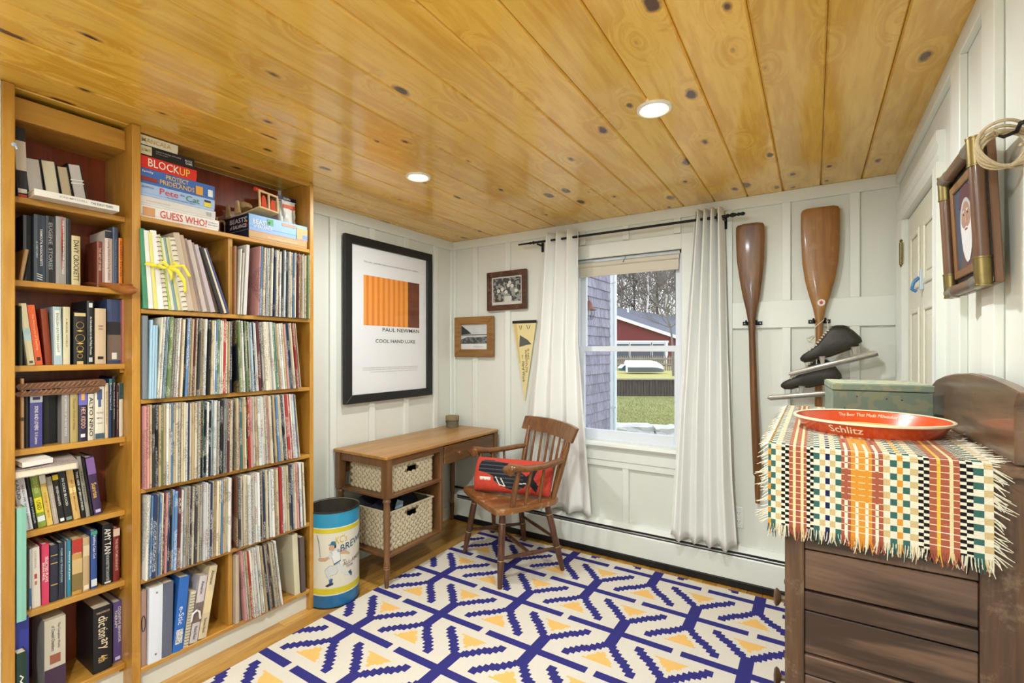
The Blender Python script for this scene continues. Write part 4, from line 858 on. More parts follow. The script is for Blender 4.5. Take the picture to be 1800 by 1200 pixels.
for j, a in enumerate((0, .02)): MB().prism([(-.02, 0), (-.012, 0), (.004, .085), (-.004, .085)], 0, 0, .012).build('slat', M_be, wl2, loc=(.02*j, .02*j, .02))
m = MB(); m.tube([(0, .05, .02), (0, .05, .09), (0, .06, .1), (0, .075, .1), (0, .085, .085), (0, .085, .02)], .006, 6); m.build('letter_loop', M_be, wl2, smooth=True)
MB().box(-.02, .02, -.03, .10, 0, .02).build('base_board', M_be, wl2)
# white map bag and small purple game box
pg = thing('paper_bag', 'crumpled white printed paper bag at the window end of the top shelf', 'bag', (.10, yb1-.055, zb2+.001))
M_pap = printed('map_paper', (236, 236, 228), (214, 214, 196), 9, .5)
def bagf(a, b):
    t = 2*math.pi*a; r = 1+.06*math.sin(7*t+4*b)+.04*math.sin(13*t+9*b)
    return (.075*r*math.copysign(abs(math.cos(t))**.5, math.cos(t)), .047*r*math.copysign(abs(math.sin(t))**.5, math.sin(t)), .125*b+.004*math.sin(11*t)*b)
m = MB(); m.sheet(bagf, 40, 8); m.build('bag_body', M_pap, pg, smooth=True)
MB().box(.076, .079, -.03, .035, .088, .106).build('orange_label', mat('orange_label', (226, 90, 40), .5), pg)
pq = gbox('small purple card game box lying on top of the paper bag', yb1-.002, zb2+.128, zb2+.152, (60, 44, 96), [('#', .6, .5, .75, .8, (30, 28, 60)), ('Quiddler', .5, .56, .4, .5, CW), ('#', .5, .06, 1., .1, (220, 220, 226))], x=.16, y0=yb1-.105, d=.12)

# ---------------------------------------------------------------- framed poster
po = thing('framed_poster', 'large black-framed white film poster with an orange panel', 'poster', (.017, -.672, 1.493))
PWd, PHt, fw = .385, .514, .052
m = MB()
for q in ((-PWd, PWd, PHt-fw, PHt), (-PWd, PWd, -PHt, -PHt+fw), (-PWd, -PWd+fw, -PHt+fw, PHt-fw), (PWd-fw, PWd, -PHt+fw, PHt-fw)): pass
for nm, pts in (('frame_rail', [(-PWd, PHt), (PWd, PHt), (PWd-fw, PHt-fw), (-PWd+fw, PHt-fw)]), ('frame_rail', [(-PWd, -PHt), (PWd, -PHt), (PWd-fw, -PHt+fw), (-PWd+fw, -PHt+fw)]),
                ('frame_stile', [(-PWd, -PHt), (-PWd, PHt), (-PWd+fw, PHt-fw), (-PWd+fw, -PHt+fw)]), ('frame_stile', [(PWd, -PHt), (PWd, PHt), (PWd-fw, PHt-fw), (PWd-fw, -PHt+fw)])):
    MB().prism(pts, 0, 0, .026).build(nm, M_black, po, bevel=.002)
pp = MB().box(.004, .010, -PWd+fw, PWd-fw, -PHt+fw, PHt-fw).build('poster_sheet', mat('poster_paper', (232, 232, 234), .5), po)
# plain stand-in for the printed picture: an orange panel with even upright bands and a dark block
MB().box(.0101, .0106, -.235, .262, -.03, .285).build('orange_panel', mat('poster_orange', (240, 158, 66), .5), pp)
for j in range(8): MB().box(.0107, .0109, -.215+.045*j, -.195+.045*j, -.03, .285).build('panel_band', mat('poster_band', (222, 128, 48), .5), pp)
MB().box(.0107, .0110, .150, .262, -.03, .285).build('dark_block', mat('poster_brown', (112, 58, 34), .5, var=.5, scale=9), pp)
ik = rgbm((34, 30, 30))
lettering('lettering', pp, 'The man...and the motion picture that simply do not conform.', (.0112, .01, .368), (0, 1, 0), (0, 0, 1), rgbm((90, 60, 60)), length=.49, height=.012, bold=.0)
lettering('lettering', pp, 'PAUL NEWMAN', (.0112, .09, -.054), (0, 1, 0), (0, 0, 1), ik, length=.34, height=.024, bold=.006)
lettering('lettering', pp, 'COOL HAND LUKE', (.0112, .04, -.128), (0, 1, 0), (0, 0, 1), ik, length=.36, height=.024, bold=.006)
for j, (ln, zz) in enumerate(((.49, -.30), (.49, -.312), (.42, -.327))):
    lettering('lettering', pp, 'co-starring george kennedy and jo van fleet screenplay by donn pearce and frank pierson' if j < 2 else 'technicolor panavision from warner bros', (.0112, .0 if j < 2 else .03, zz), (0, 1, 0), (0, 0, 1), rgbm((120, 116, 116)), length=ln, height=.007, bold=.0)
MB().box(.0185, .020, -PWd+fw-.002, PWd-fw+.002, -PHt+fw-.002, PHt-fw+.002).build('glazing', glass('picture_glass'), po)

# ---------------------------------------------------------------- two small wooden picture frames and the pennant on the back wall
def small_frame(label, cx, cz, hw, hh, fw, wm, pic, roll=0.):
    o = thing('framed_photo', label, 'picture', (cx, -.0165, cz)); o.rotation_euler = (0, R_(roll), 0)
    for nm, pts in (('frame_rail', [(-hw, hh), (hw, hh), (hw-fw, hh-fw), (-hw+fw, hh-fw)]), ('frame_rail', [(-hw, -hh), (hw, -hh), (hw-fw, -hh+fw), (-hw+fw, -hh+fw)]),
                    ('frame_stile', [(-hw, -hh), (-hw, hh), (-hw+fw, hh-fw), (-hw+fw, -hh+fw)]), ('frame_stile', [(hw, -hh), (hw, hh), (hw-fw, hh-fw), (hw-fw, -hh+fw)])):
        MB().prism(pts, 1, -.022, 0).build(nm, wm, o, bevel=.003)
    pic(MB(), o, hw-fw, hh-fw)
    MB().box(-hw+fw-.002, hw-fw+.002, -.012, -.011, -hh+fw-.002, hh-fw+.002).build('glazing', glass('picture_glass'), o)
    return o
def pic_crowd(m, o, w, h):
    s = m.box(-w, w, -.008, -.004, -h, h).build('photo_print', rgbm((206, 204, 196)), o)
    m2 = MB().box(-w*.9, w*.9, -.0086, -.008, -h*.78, h*.9).build('photo_image', printed('crowd_photo', (52, 52, 50), (170, 170, 164), 5, 1.0, stretch=(1, 1, 1)), s)
    MB().box(-w*.16, w*.3, -.0092, -.0086, -h*.78, -h*.4).build('photo_label', rgbm((206, 206, 200)), s)
    for q in ((-.55, .0), (-.3, .1), (.1, .35), (.35, .3), (.6, -.05), (-.05, -.1), (.2, .55)):
        MB().lathe([(.014, 0), (.014, .0008), (.002, .0009)], 10, (w*q[0], -.0094, h*q[1]), axis=1).build('photo_face', rgbm((214, 212, 206)), s)
def pic_shore(m, o, w, h):
    s = m.box(-w, w, -.008, -.004, -h, h).build('photo_print', rgbm((226, 226, 224)), o)
    MB().box(-w*.98, w*.98, -.0086, -.008, -h*.55, h*.98).build('photo_image', rgbm((206, 208, 210)), s)
    MB().prism([(-w*.98, h*.95), (-w*.8, h*.8), (-w*.45, h*.5), (-w*.2, h*.25), (-w*.98, h*.2)], 1, -.0092, -.0086).build('photo_trees', rgbm((40, 42, 40)), s)
    MB().box(-w*.98, w*.98, -.0092, -.0086, h*.12, h*.2).build('photo_shore', rgbm((90, 92, 92)), s)
    MB().prism([(-w*.98, -h*.2), (-w*.5, h*.0), (w*.2, -h*.05), (w*.98, h*.02), (w*.98, -h*.55), (-w*.98, -h*.55)], 1, -.0092, -.0086).build('photo_crowd', printed('beach_photo', (70, 72, 74), (150, 152, 152), 7, 1., stretch=(1, 1, 1)), s)
    lettering('photo_note', s, 'Wingaersheek', (w*.3, -.0088, -h*.8), (1, 0, 0), (0, 0, 1), rgbm((120, 120, 120)), length=w*.7, height=.008)
small_frame('dark wood framed photograph of a crowd of faces beside the curtain', .522, 1.739, .170, .141, .038, wood('dark_walnut', (92, 56, 34), (58, 32, 18), 0, .5, .1, 14, wear=.2), pic_crowd, -.5)
small_frame('golden oak framed beach photograph above the desk', .226, 1.407, .183, .152, .058, wood('golden_oak', (160, 118, 62), (124, 84, 38), 0, .45, .15, 14), pic_shore)
pn = thing('pennant', 'cream felt pennant with hand lettering half behind the curtain', 'pennant', (.665, -.017, 1.513))
M_felt = mat('cream_felt', (222, 206, 150), .9, var=.06, scale=60)
MB().prism([(-.098, 0), (.10, 0), (.005, -.57)], 1, -.002, 0).build('pennant_cloth', M_felt, pn)
MB().box(-.098, .10, -.0035, .001, -.016, .004).build('header_strip', rgbm((26, 24, 28)), pn)
MB().prism([(-.088, -.016), (-.062, -.016), (-.03, -.3), (-.04, -.3)], 1, -.0026, -.002).build('side_band', mat('tan_felt', (206, 186, 120), .9), pn)
ikp = rgbm((36, 34, 30))
MB().prism([(-.035, -.10), (.03, -.135), (.06, -.165), (.02, -.17), (-.04, -.185)], 1, -.003, -.002).build('drawn_house', rgbm((84, 86, 84)), pn)
for tx, cx, cz, ln, hh in (('IS NO', .035, -.235, .075, .014), ('SUBSTITUTE', .018, -.285, .16, .016), ('for', -.012, -.255, .03, .01), ('Hard Work', -.004, -.36, .15, .022)):
    lettering('lettering', pn, tx, (cx, -.0028, cz), (.03, 0, -1), (1, 0, .03), ikp, length=ln, height=hh, shear=.3 if tx in ('for', 'Hard Work') else 0)
for j, (a, b) in enumerate((((-.04, -.03), (-.03, -.06)), ((-.02, -.03), (-.025, -.06)), ((.02, -.03), (.035, -.06)), ((.05, -.03), (.04, -.055)))):
    MB().tube([(a[0], -.003, a[1]), (b[0], -.003, b[1])], .002, 5).build('drawn_figure', rgbm((150, 90, 40)) if j < 2 else ikp, pn)
# ---------------------------------------------------------------- rug
RUGX, RUGY = .387, -.11
rug = thing('rug', 'flat-woven cream rug with indigo branching pattern and yellow triangles', 'rug', (0, 0, .0005))
cw, chh = .527/60, .3145/32
def rug_col(x, y):
    """0 cream 1 indigo 2 yellow at a floor point; motif nodes sit on a half-drop lattice"""
    for row in range(-1, 12):
        ny = -.187-.3145*row
        if abs(y-ny) > .27: continue
        ox = .588+(.2635 if row % 2 else 0)
        k = round((x-ox)/.527); dx = x-(ox+.527*k); dy = y-ny
        ax, ay = abs(dx), abs(dy)
        if ay < .0195 and ax < .245: return 1
        if ax < .024 and ay < .125: return 1
        # stepped arms: centre line rises from the stem end to the tip
        if .012 < ax < .158:
            st = math.floor(ax/.0176)*.0176
            c0 = .088+st*.98
            if c0-.003 < ay < c0+.055 and ay < .264: return 1
        if .168 < ay < .246:
            wv = math.floor((ay-.168)/.0131+1)*.0131*.84
            if ax < wv: return 2
    return 0
M_cr = mat('rug_cream', (222, 214, 200), .95, var=.08, scale=220, bump=.6, bscale=420, spec=.1)
M_in = mat('rug_indigo', (56, 54, 124), .95, var=.10, scale=220, bump=.6, bscale=420, spec=.1)
M_ye = mat('rug_yellow', (238, 190, 112), .95, var=.06, scale=220, bump=.6, bscale=420, spec=.1)
nx, ny_ = int((2.50-RUGX)/cw), int(2.72/chh)
m = MB(); zt = .006
for j in range(ny_):
    yb, yt = RUGY-chh*(j+1), RUGY-chh*j; i = 0
    cols = [rug_col(RUGX+cw*(q+.5), (yb+yt)/2) for q in range(nx)]
    while i < nx:
        k = i
        while k < nx and cols[k] == cols[i]: k += 1
        m.add([(RUGX+cw*i, yb, zt), (RUGX+cw*k, yb, zt), (RUGX+cw*k, yt, zt), (RUGX+cw*i, yt, zt)], [(0, 1, 2, 3)], cols[i]); i = k
m.build('woven_face', [M_cr, M_in, M_ye], rug, fixn=False)
MB().box(RUGX, RUGX+cw*nx, RUGY-chh*ny_, RUGY, 0, zt-.0005).build('rug_edge', M_cr, rug)
RUGZ = .0068

# ---------------------------------------------------------------- desk
M_dk = wood('desk_maple_brown', (132, 92, 54), (98, 64, 36), 2, .42, .15, 12, objvar=.06)
M_dkh = wood('desk_maple_rail', (128, 88, 50), (94, 60, 32), 1, .42, .15, 12, objvar=.06)
M_dt = wood('desk_top_worn', (188, 140, 72), (150, 102, 48), 1, .38, .2, 7, objvar=.02)
dk = thing('writing_desk', 'brown wooden writing desk with turned legs and basket shelves', 'desk', (0, 0, 0))
DT = .728; ax0, ax1, ay0, ay1 = .024, .462, -1.125, -.035
MB().prism([(.02, ay0), (ax1-.01, ay0), (ax1, ay0+.01), (ax1, ay1-.01), (ax1-.01, ay1), (.02, ay1)], 2, DT-.018, DT).build('desk_top', M_dt, dk, bevel=.003)
def leg(x, y, z0=0., long_block=True):
    bz = .50 if long_block else .55
    m = MB(); m.box(-.021, .021, -.021, .021, bz, DT-.018)
    pr = [(.010, z0), (.012, z0+.004), (.017, z0+.09), (.020, z0+.105), (.0175, z0+.11), (.020, z0+.116), (.0175, z0+.121), (.0195, z0+.127), (.016, z0+.14), (.0185, .36), (.0185, bz-.06), (.0165, bz-.035), (.022, bz-.025), (.022, bz-.018), (.017, bz-.01), (.021, bz)]
    m.lathe(pr, 16); return m.build('leg', M_dk, dk, smooth=35, loc=(x, y, 0))
leg(.435, -1.095, RUGZ+.001); leg(.048, -1.095, .001); leg(.435, -.065, RUGZ+.001, False); leg(.048, -.065, .001, False)
MB().box(.03, .042, -1.075, -.085, .58, DT-.018).build('apron', M_dkh, dk)
MB().box(.069, .414, -1.108, -1.096, .665, DT-.018).build('apron', M_dk, dk)
MB().box(.069, .414, -.074, -.062, .58, DT-.018).build('apron', M_dk, dk)
MB().box(.436, .448, -1.074, -.655, .675, DT-.018).build('apron', M_dkh, dk)
MB().box(.03, .442, -.66, -.636, .175, DT-.018).build('partition_post', M_dk, dk, bevel=.003).scale = (1, 1, 1)
for z in (.505, .185): MB().box(.05, .445, -1.10, -.66, z-.018, z).build('shelf', M_dkh, dk, bevel=.003)
dr = MB().box(.434, .450, -.628, -.09, .585, DT-.026).build('drawer', M_dkh, dk, bevel=.003)
MB().lathe([(.006, 0), (.006, .008), (.012, .013), (.0135, .02), (.010, .026), (.002, .028)], 16, (.45, -.50, .642), axis=0).build('knob', M_dk, dr, smooth=True)
# woven baskets on the desk shelves
M_sea = mat('seagrass', (206, 192, 162), .75, var=.22, scale=40, bump=.3, bscale=120)
def basket(label, z0, h, hole_x):
    o = thing('woven_basket', label, 'basket', (.25, -.88, z0+.001)); hx, hy = .165, .18
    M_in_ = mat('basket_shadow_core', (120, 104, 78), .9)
    def clear(f, t, zz):      # hand-hold in the room-side face
        return f == 0 and abs(t) < .038 and h-.062 < zz < h-.028
    b = MB(); th = .004
    b.box(-hx+.006, hx-.006, -hy+.006, hy-.006, 0, .006)
    for f in range(4):
        L = hy if f in (0, 2) else hx
        def place(t, off, zz):
            return ((hx-.006-off if False else hx-.004+off, t, zz) if f == 0 else (-hx+.004-off, t, zz) if f == 2 else (t, -hy+.004-off, zz) if f == 1 else (t, hy-.004+off, zz))
        if f == 0: segs = [(-L, L, 0, h-.062), (-L, -.038, h-.062, h-.028), (.038, L, h-.062, h-.028), (-L, L, h-.028, h)]
        else: segs = [(-L, L, 0, h)]
        for a, c, e, g in segs:
            p = [place(a, 0, e), place(c, 0, e), place(c, 0, g), place(a, 0, g), place(a, -th, e), place(c, -th, e), place(c, -th, g), place(a, -th, g)]
            b.add(p, [(0, 1, 2, 3), (7, 6, 5, 4), (0, 4, 5, 1), (1, 5, 6, 2), (2, 6, 7, 3), (3, 7, 4, 0)])
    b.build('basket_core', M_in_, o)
    # plaited strands: rows of leaning leaf-shaped loops on every face
    w = MB(); rows = max(5, int(h/.019)); rh = h/rows
    for f in range(4):
        L = hy if f in (0, 2) else hx; n = int(2*L/.034); sw = 2*L/n
        for r in range(rows):
            for c in range(n):
                t0 = -L+sw*c+(sw/2 if r % 2 else 0); zz = rh*(r+.5)
                if t0+sw > L+.004: t0 = L-sw
                if clear(f, t0+sw/2, zz): continue
                s = 1 if r % 2 else -1; vs = []
                for q in range(6):
                    aa = 2*math.pi*q/6; du = math.cos(aa)*sw*.56; dv = math.sin(aa)*rh*.62+du*.28*s
                    vs.append((t0+sw/2+du, zz+dv, .0005))
                vs.append((t0+sw/2, zz, .0065))
                def P(t, z_, off): return ((hx-.004+off, t, z_) if f == 0 else (-hx+.004-off, t, z_) if f == 2 else (t, -hy+.004-off, z_) if f == 1 else (t, hy-.004+off, z_))
                w.add([P(*v) for v in vs], [(q, (q+1) % 6, 6) for q in range(6)])
    st = w.build('plaited_strands', M_sea, o, smooth=True); st['kind'] = 'stuff'
    rim = MB(); rim.tube([(hx, hy, h), (-hx, hy, h), (-hx, -hy, h), (hx, -hy, h)], .006, 8, closed=True); rim.build('rim', M_sea, o, smooth=True)
    return o
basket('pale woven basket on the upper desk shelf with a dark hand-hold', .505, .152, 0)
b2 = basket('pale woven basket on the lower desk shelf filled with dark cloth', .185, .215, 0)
cl = thing('cloth_bundle', 'crumpled dark clothes filling the lower woven basket', 'clothes', (.25, -.88, .34))
def cf(a, b):
    x, y = (a-.5)*.29, (b-.5)*.33
    return (x, y, .045+.022*math.sin(17*a+5*b)+.018*math.sin(9*b-13*a*b)+.014*math.cos(23*a*b+4*a)-.1*max(0, abs(a-.5)-.42)-.1*max(0, abs(b-.5)-.42))
m = MB(); m.sheet(cf, 26, 26); m.build('dark_cloth', mat('dark_clothes', (44, 44, 54), .85, var=.4, scale=14), cl, smooth=True)
MB().prism([(-.03, 0), (.03, .0), (.035, .03), (-.01, .05)], 0, 0, .004).build('blue_tag', rgbm((150, 180, 200)), cl, loc=(.115, -.06, .05))
# lidded pantry box on the desk
px = thing('wooden_pail', 'small grey-green lidded wooden pail on the desk top', 'pail', (.105, -.135, DT+.0006))
M_pl = mat('pail_paint', (104, 98, 80), .7, var=.2, scale=30)
MB().lathe([(.044, 0), (.046, .0), (.048, .055), (.044, .055)], 24).build('pail_body', M_pl, px, smooth=30)
MB().lathe([(.048, .056), (.051, .056), (.051, .082), (.049, .085), (.002, .085)], 24).build('lid', mat('pail_lid', (140, 122, 88), .7, var=.15, scale=30), px, smooth=30)
MB().lathe([(.0485, .044), (.0495, .044), (.0495, .050), (.0485, .050)], 24).build('hoop', mat('pail_hoop', (80, 72, 56), .6), px)
MB().tube([(.05*math.cos(a), .052*math.sin(a), .05-.02*abs(math.sin(a/1))*0-.012*abs(math.sin(a))) for a in [math.pi*(.5+i/12) for i in range(13)]], .0018, 6).build('wire_handle', M_iron, px, smooth=True)

# ---------------------------------------------------------------- wastebasket
wb = thing('wastebasket', 'round tin wastebasket with a running baseball player and blue bands', 'wastebasket', (.250, -1.297, .0006))
WR, WH = .131, .482
M_tin = mat('tin_white', (218, 212, 196), .35, var=.05, scale=10, coat=.3)
M_tb = mat('tin_blue', (26, 100, 150), .35, var=.25, scale=12, coat=.3); M_tc = mat('tin_cyan', (36, 142, 182), .35, var=.2, scale=12, coat=.3); M_tyl = mat('tin_yellow', (206, 190, 40), .35, var=.08, coat=.3)
M_rust = mat('rusty_inside', (58, 50, 40), .8, var=.4, scale=20)
MB().lathe([(WR-.004, .012), (WR, 0), (WR, WH), (WR-.003, WH), (WR-.003, .012)], 48).build('can_wall', [M_tin], wb, smooth=30)
m = MB(); m.lathe([(WR-.0034, .014), (WR-.0034, WH-.001)], 48, caps=False); m.build('can_lining', M_rust, wb, smooth=True)
for nm, z0, z1, mm in (('blue_band', .004, .066, M_tb), ('white_line', .066, .072, M_tin), ('yellow_band', .072, .102, M_tyl), ('white_line', .402, .407, M_tin), ('yellow_band', .380, .402, M_tyl), ('cyan_band', .407, .478, M_tc)):
    MB().lathe([(WR+.0001, z0), (WR+.0006, z0), (WR+.0006, z1), (WR+.0001, z1)], 48, caps=False).build(nm, mm, wb, smooth=30)
MB().lathe([(WR-.004, WH-.003), (WR+.003, WH-.003), (WR+.003, WH+.003), (WR-.004, WH+.003)], 48, caps=False).build('rim_wire', mat('dark_tin', (60, 56, 50), .4, metal=.6), wb, smooth=True)
MB().lathe([(WR+.0002, .0), (WR+.002, .0), (WR+.002, .006), (WR+.0002, .006)], 48, caps=False).build('base_wire', MATS['dark_tin'], wb, smooth=True)
A0 = math.atan2(CAM.y+1.297, CAM.x-.25)            # the side turned to the room's entrance
def wrap(a, z, off=.0008, c=0.): # a metres along the wall (right positive for a viewer), z height
    t = A0+(a)/WR; return ((WR+off)*math.cos(t), (WR+off)*math.sin(t), z)
def decal(name, pts, rgb, off=.001, edge=True):
    if edge:
        ex_ = sum(p[0] for p in pts)/len(pts); ez_ = sum(p[1] for p in pts)/len(pts)
        decal('printed_outline', [(p[0]+math.copysign(.0012, p[0]-ex_), p[1]+math.copysign(.0012, p[1]-ez_)) for p in pts], (96, 98, 104), off-.0002, False)
    cx = sum(p[0] for p in pts)/len(pts); cz = sum(p[1] for p in pts)/len(pts)
    # subdivided fan so that the print follows the curve
    m = MB(); n = len(pts); ring = []
    P = []
    for i in range(n):
        a, b = pts[i], pts[(i+1) % n]
        for q in range(3): P.append((a[0]+(b[0]-a[0])*q/3, a[1]+(b[1]-a[1])*q/3))
    n = len(P)
    vs = [wrap(p[0], p[1], off) for p in P]+[wrap(cx+(p[0]-cx)*.5, cz+(p[1]-cz)*.5, off) for p in P]+[wrap(cx, cz, off)]
    fs = [(i, (i+1) % n, n+(i+1) % n, n+i) for i in range(n)]+[(n+i, n+(i+1) % n, 2*n) for i in range(n)]
    m.add(vs, fs); return m.build(name, rgbm(rgb), wb, fixn=False)
# the printed running player, a little left of centre, lettering to the right
sk, jw, bl, dkc = (206, 160, 124), (222, 222, 218), (36, 90, 140), (40, 44, 52)
decal('printed_leg', [(.0, .215), (.03, .225), (.03, .20), (.012, .172), (-.02, .165), (-.035, .20), (-.02, .215)], (206, 206, 202))
decal('printed_leg', [(-.035, .205), (-.02, .19), (-.018, .165), (-.006, .145), (-.018, .14), (-.032, .165), (-.042, .19)], (200, 200, 198))
decal('printed_leg', [(.02, .225), (.035, .215), (.06, .172), (.085, .16), (.08, .15), (.052, .158), (.02, .195)], (210, 210, 206))
decal('printed_sock', [(-.022, .152), (-.004, .15), (-.008, .128), (-.018, .128)], bl); decal('printed_sock', [(.076, .166), (.09, .172), (.092, .158), (.08, .152)], bl)
decal('printed_shoe', [(-.04, .118), (-.018, .13), (-.002, .13), (-.002, .122), (-.028, .112)], dkc); decal('printed_shoe', [(.09, .165), (.097, .155), (.094, .14), (.088, .145)], dkc)
decal('printed_jersey', [(-.016, .285), (.008, .295), (.03, .28), (.034, .24), (.004, .222), (-.004, .25)], jw, .0011)
decal('printed_belt', [(.002, .226), (.034, .24), (.034, .234), (.004, .219)], bl, .0013)
decal('printed_sleeve', [(-.026, .265), (-.012, .285), (-.002, .27), (-.016, .252)], (200, 206, 210), .0012)
decal('printed_arm', [(-.075, .25), (-.07, .256), (-.045, .256), (-.022, .266), (-.016, .256), (-.042, .242), (-.066, .242)], sk, .0012)
decal('printed_arm', [(.03, .28), (.036, .272), (.06, .266), (.08, .256), (.082, .264), (.06, .278), (.036, .29)], sk, .0012)
decal('printed_head', [(-.016, .318), (-.02, .306), (-.016, .296), (-.006, .296), (.004, .304), (.008, .322), (-.008, .33)], sk, .0012)
decal('printed_cap', [(-.026, .322), (-.014, .326), (-.008, .338), (.006, .338), (.012, .324), (.006, .318), (-.012, .322)], (34, 110, 150), .0014)
decal('printed_hair', [(.004, .318), (.012, .322), (.012, .306), (.005, .304)], dkc, .0013)
decal('printed_line', [(-.083, .37), (-.075, .34), (-.066, .262), (-.064, .262), (-.072, .34), (-.08, .37)], (140, 140, 136))
def wtext(s, a0, z, ln, h, rgb, sl=0., shear=0.):
    m = MB(); letter_mesh(m, s, (0, 0, 0), (1, 0, 0), (0, 1, 0), ln, h, .008, shear, False, mapf=lambda a, b: wrap(a0+a, z+b+sl*a, .0012)); m.build('lettering', rgbm(rgb), wb, fixn=False)
wtext("KC's", .010, .322, .058, .038, (206, 178, 60), .1); wtext('BREWERS', .034, .278, .19, .036, (50, 90, 120), .2); wtext('St.', .018, .280, .014, .018, (90, 120, 140), .2)
wtext('the', .045, .228, .016, .010, (90, 90, 80), .1); wtext('ALL-AMERICAN', .046, .203, .17, .020, (110, 108, 96), .15); wtext('TEAM', .062, .19, .04, .012, (110, 108, 96), .1)
# ---------------------------------------------------------------- armchair
M_ch = wood('chair_oak_brown', (140, 92, 48), (98, 58, 26), 2, .35, .25, 14, objvar=.05)
M_chd = wood('chair_leg_dark', (104, 64, 42), (72, 42, 26), 2, .35, .25, 14, objvar=.05)
M_seat = wood('chair_seat_worn', (150, 98, 50), (112, 68, 32), 1, .35, .2, 9, objvar=.02, wear=.55)
M_ring = mat('leg_ring_cream', (196, 168, 118), .5)
ch = thing('armchair', 'brown spindle-back wooden armchair with scrolled arms in front of the curtain', 'chair', (.84, -.45, RUGZ+.0006), R_(148.9))
SX, SZ = -.018, .428
pts = []
for i in range(41):
    t = i/40
    if t < .5: pass
seat = [(-.25, .235), (-.15, .245), (0, .248), (.15, .245), (.25, .235), (.264, .21), (.268, .16), (.258, .05), (.25, -.08), (.235, -.15), (.20, -.195), (.12, -.222), (0, -.23), (-.12, -.222), (-.20, -.195), (-.235, -.15), (-.25, -.08), (-.258, .05), (-.268, .16), (-.264, .21)]
seat = [(x+SX, y) for x, y in seat]
m = MB(); n = len(seat)
rings = [(.93, SZ-.036), (.99, SZ-.03), (1., SZ-.012), (.985, SZ-.002), (.95, SZ), (.6, SZ-.006), (.2, SZ-.009)]
vs = []
for s, z in rings: vs += [(SX+(x-SX)*s, y*s, z) for x, y in seat]
fs = [tuple(range(n-1, -1, -1))]+[(k*n+i, k*n+(i+1) % n, (k+1)*n+(i+1) % n, (k+1)*n+i) for k in range(len(rings)-1) for i in range(n)]+[tuple((len(rings)-1)*n+i for i in range(n))]
m.add(vs, fs); m.build('seat', M_seat, ch, smooth=50)
feet = {('f', 1): (.26, .213), ('f', -1): (-.27, .213), ('r', 1): (.25, -.215), ('r', -1): (-.235, -.213)}
tops = {('f', 1): (.185, .165), ('f', -1): (-.205, .165), ('r', 1): (.165, -.13), ('r', -1): (-.19, -.13)}
def on_leg(k, z):
    a, b = Vector((*feet[k], 0)), Vector((*tops[k], SZ-.034)); return a.lerp(b, z/(SZ-.034))
for k in feet:
    zs = [0, .03, .10, .135, .14, .145, .2, .28, .325, .33, .335, SZ-.03]; rs = [.0125, .0145, .0185, .0195, .017, .0195, .0185, .0195, .0195, .0175, .0195, .016]
    lg = MB().tube([on_leg(k, z) for z in zs], rs, 12).build('leg', M_chd, ch, smooth=50)
    for z in (.14, .33):
        p = on_leg(k, z); q = on_leg(k, z+.004); MB().tube([p-(q-p)*.3, p+(q-p)*.3], .0198, 12).build('leg_ring', M_ring, lg, smooth=50)
def stretcher(a, b, r=.0105):
    d = b-a; o = MB().tube([a+d*t for t in (0, .08, .3, .49, .5, .51, .7, .92, 1)], [r*.8, r*.9, r*1.1, r*1.25, r*1.1, r*1.25, r*1.1, r*.9, r*.8], 10).build('stretcher', M_chd, ch, smooth=50)
    return o
sA = (on_leg(('f', 1), .15), on_leg(('r', 1), .13)); sB = (on_leg(('f', -1), .15), on_leg(('r', -1), .13))
stretcher(*sA); stretcher(*sB); stretcher(sA[0].lerp(sA[1], .5), sB[0].lerp(sB[1], .5)); stretcher(on_leg(('r', 1), .19), on_leg(('r', -1), .19), .0095)
# back: posts, spindles, crest
CZ, CY = .765, -.236
def backx(t, z): # t -1..1 across, z height: curved back line
    f = (z-SZ)/(CZ-SZ); y0_ = -.150-.055*(1-t*t); y1_ = CY-.0-.035*(1-t*t)
    return Vector((SX+t*(.215+.040*f), y0_+(y1_-y0_)*f, z))
for t in (-1, 1):
    MB().tube([backx(t*.97, z) for z in (SZ-.008, .5, .6, .70, CZ+.02)], [.013, .016, .0175, .016, .011], 10).build('back_post', M_ch, ch, smooth=50)
for i in range(6):
    t = -.72+1.44*i/5
    MB().tube([backx(t, z) for z in (SZ-.008, .5, .6, .7, CZ+.012)], [.006, .0075, .0085, .0075, .006], 8).build('spindle', M_ch, ch, smooth=50)
m = MB()
def crest(a, b, off):
    t = -1+2*a; z = CZ-.003+.082*b+.010*(1-t*t)*b
    p = backx(t*1.19, min(z, .9)); p.z = z; p.y += off+.018*b*b*0-.012*b
    if abs(t) > .93: p.y += .0
    return p
nu = 20
front = [[crest(i/nu, j/4, .009) for i in range(nu+1)] for j in range(5)]; back = [[crest(i/nu, j/4, -.009) for i in range(nu+1)] for j in range(5)]
m.sheet(lambda a, b: front[round(b*4)][round(a*nu)], nu, 4); m.sheet(lambda a, b: back[round(b*4)][round(a*nu)], nu, 4)
for (A, B) in ((front[0], back[0]), (front[4], back[4])): m.sheet(lambda a, b: (A if b < .5 else B)[round(a*nu)], nu, 1)
for e in (0, nu): m.sheet(lambda a, b: (front if b < .5 else back)[round(a*4)][e], 4, 1)
m.build('crest_rail', M_ch, ch, smooth=50)
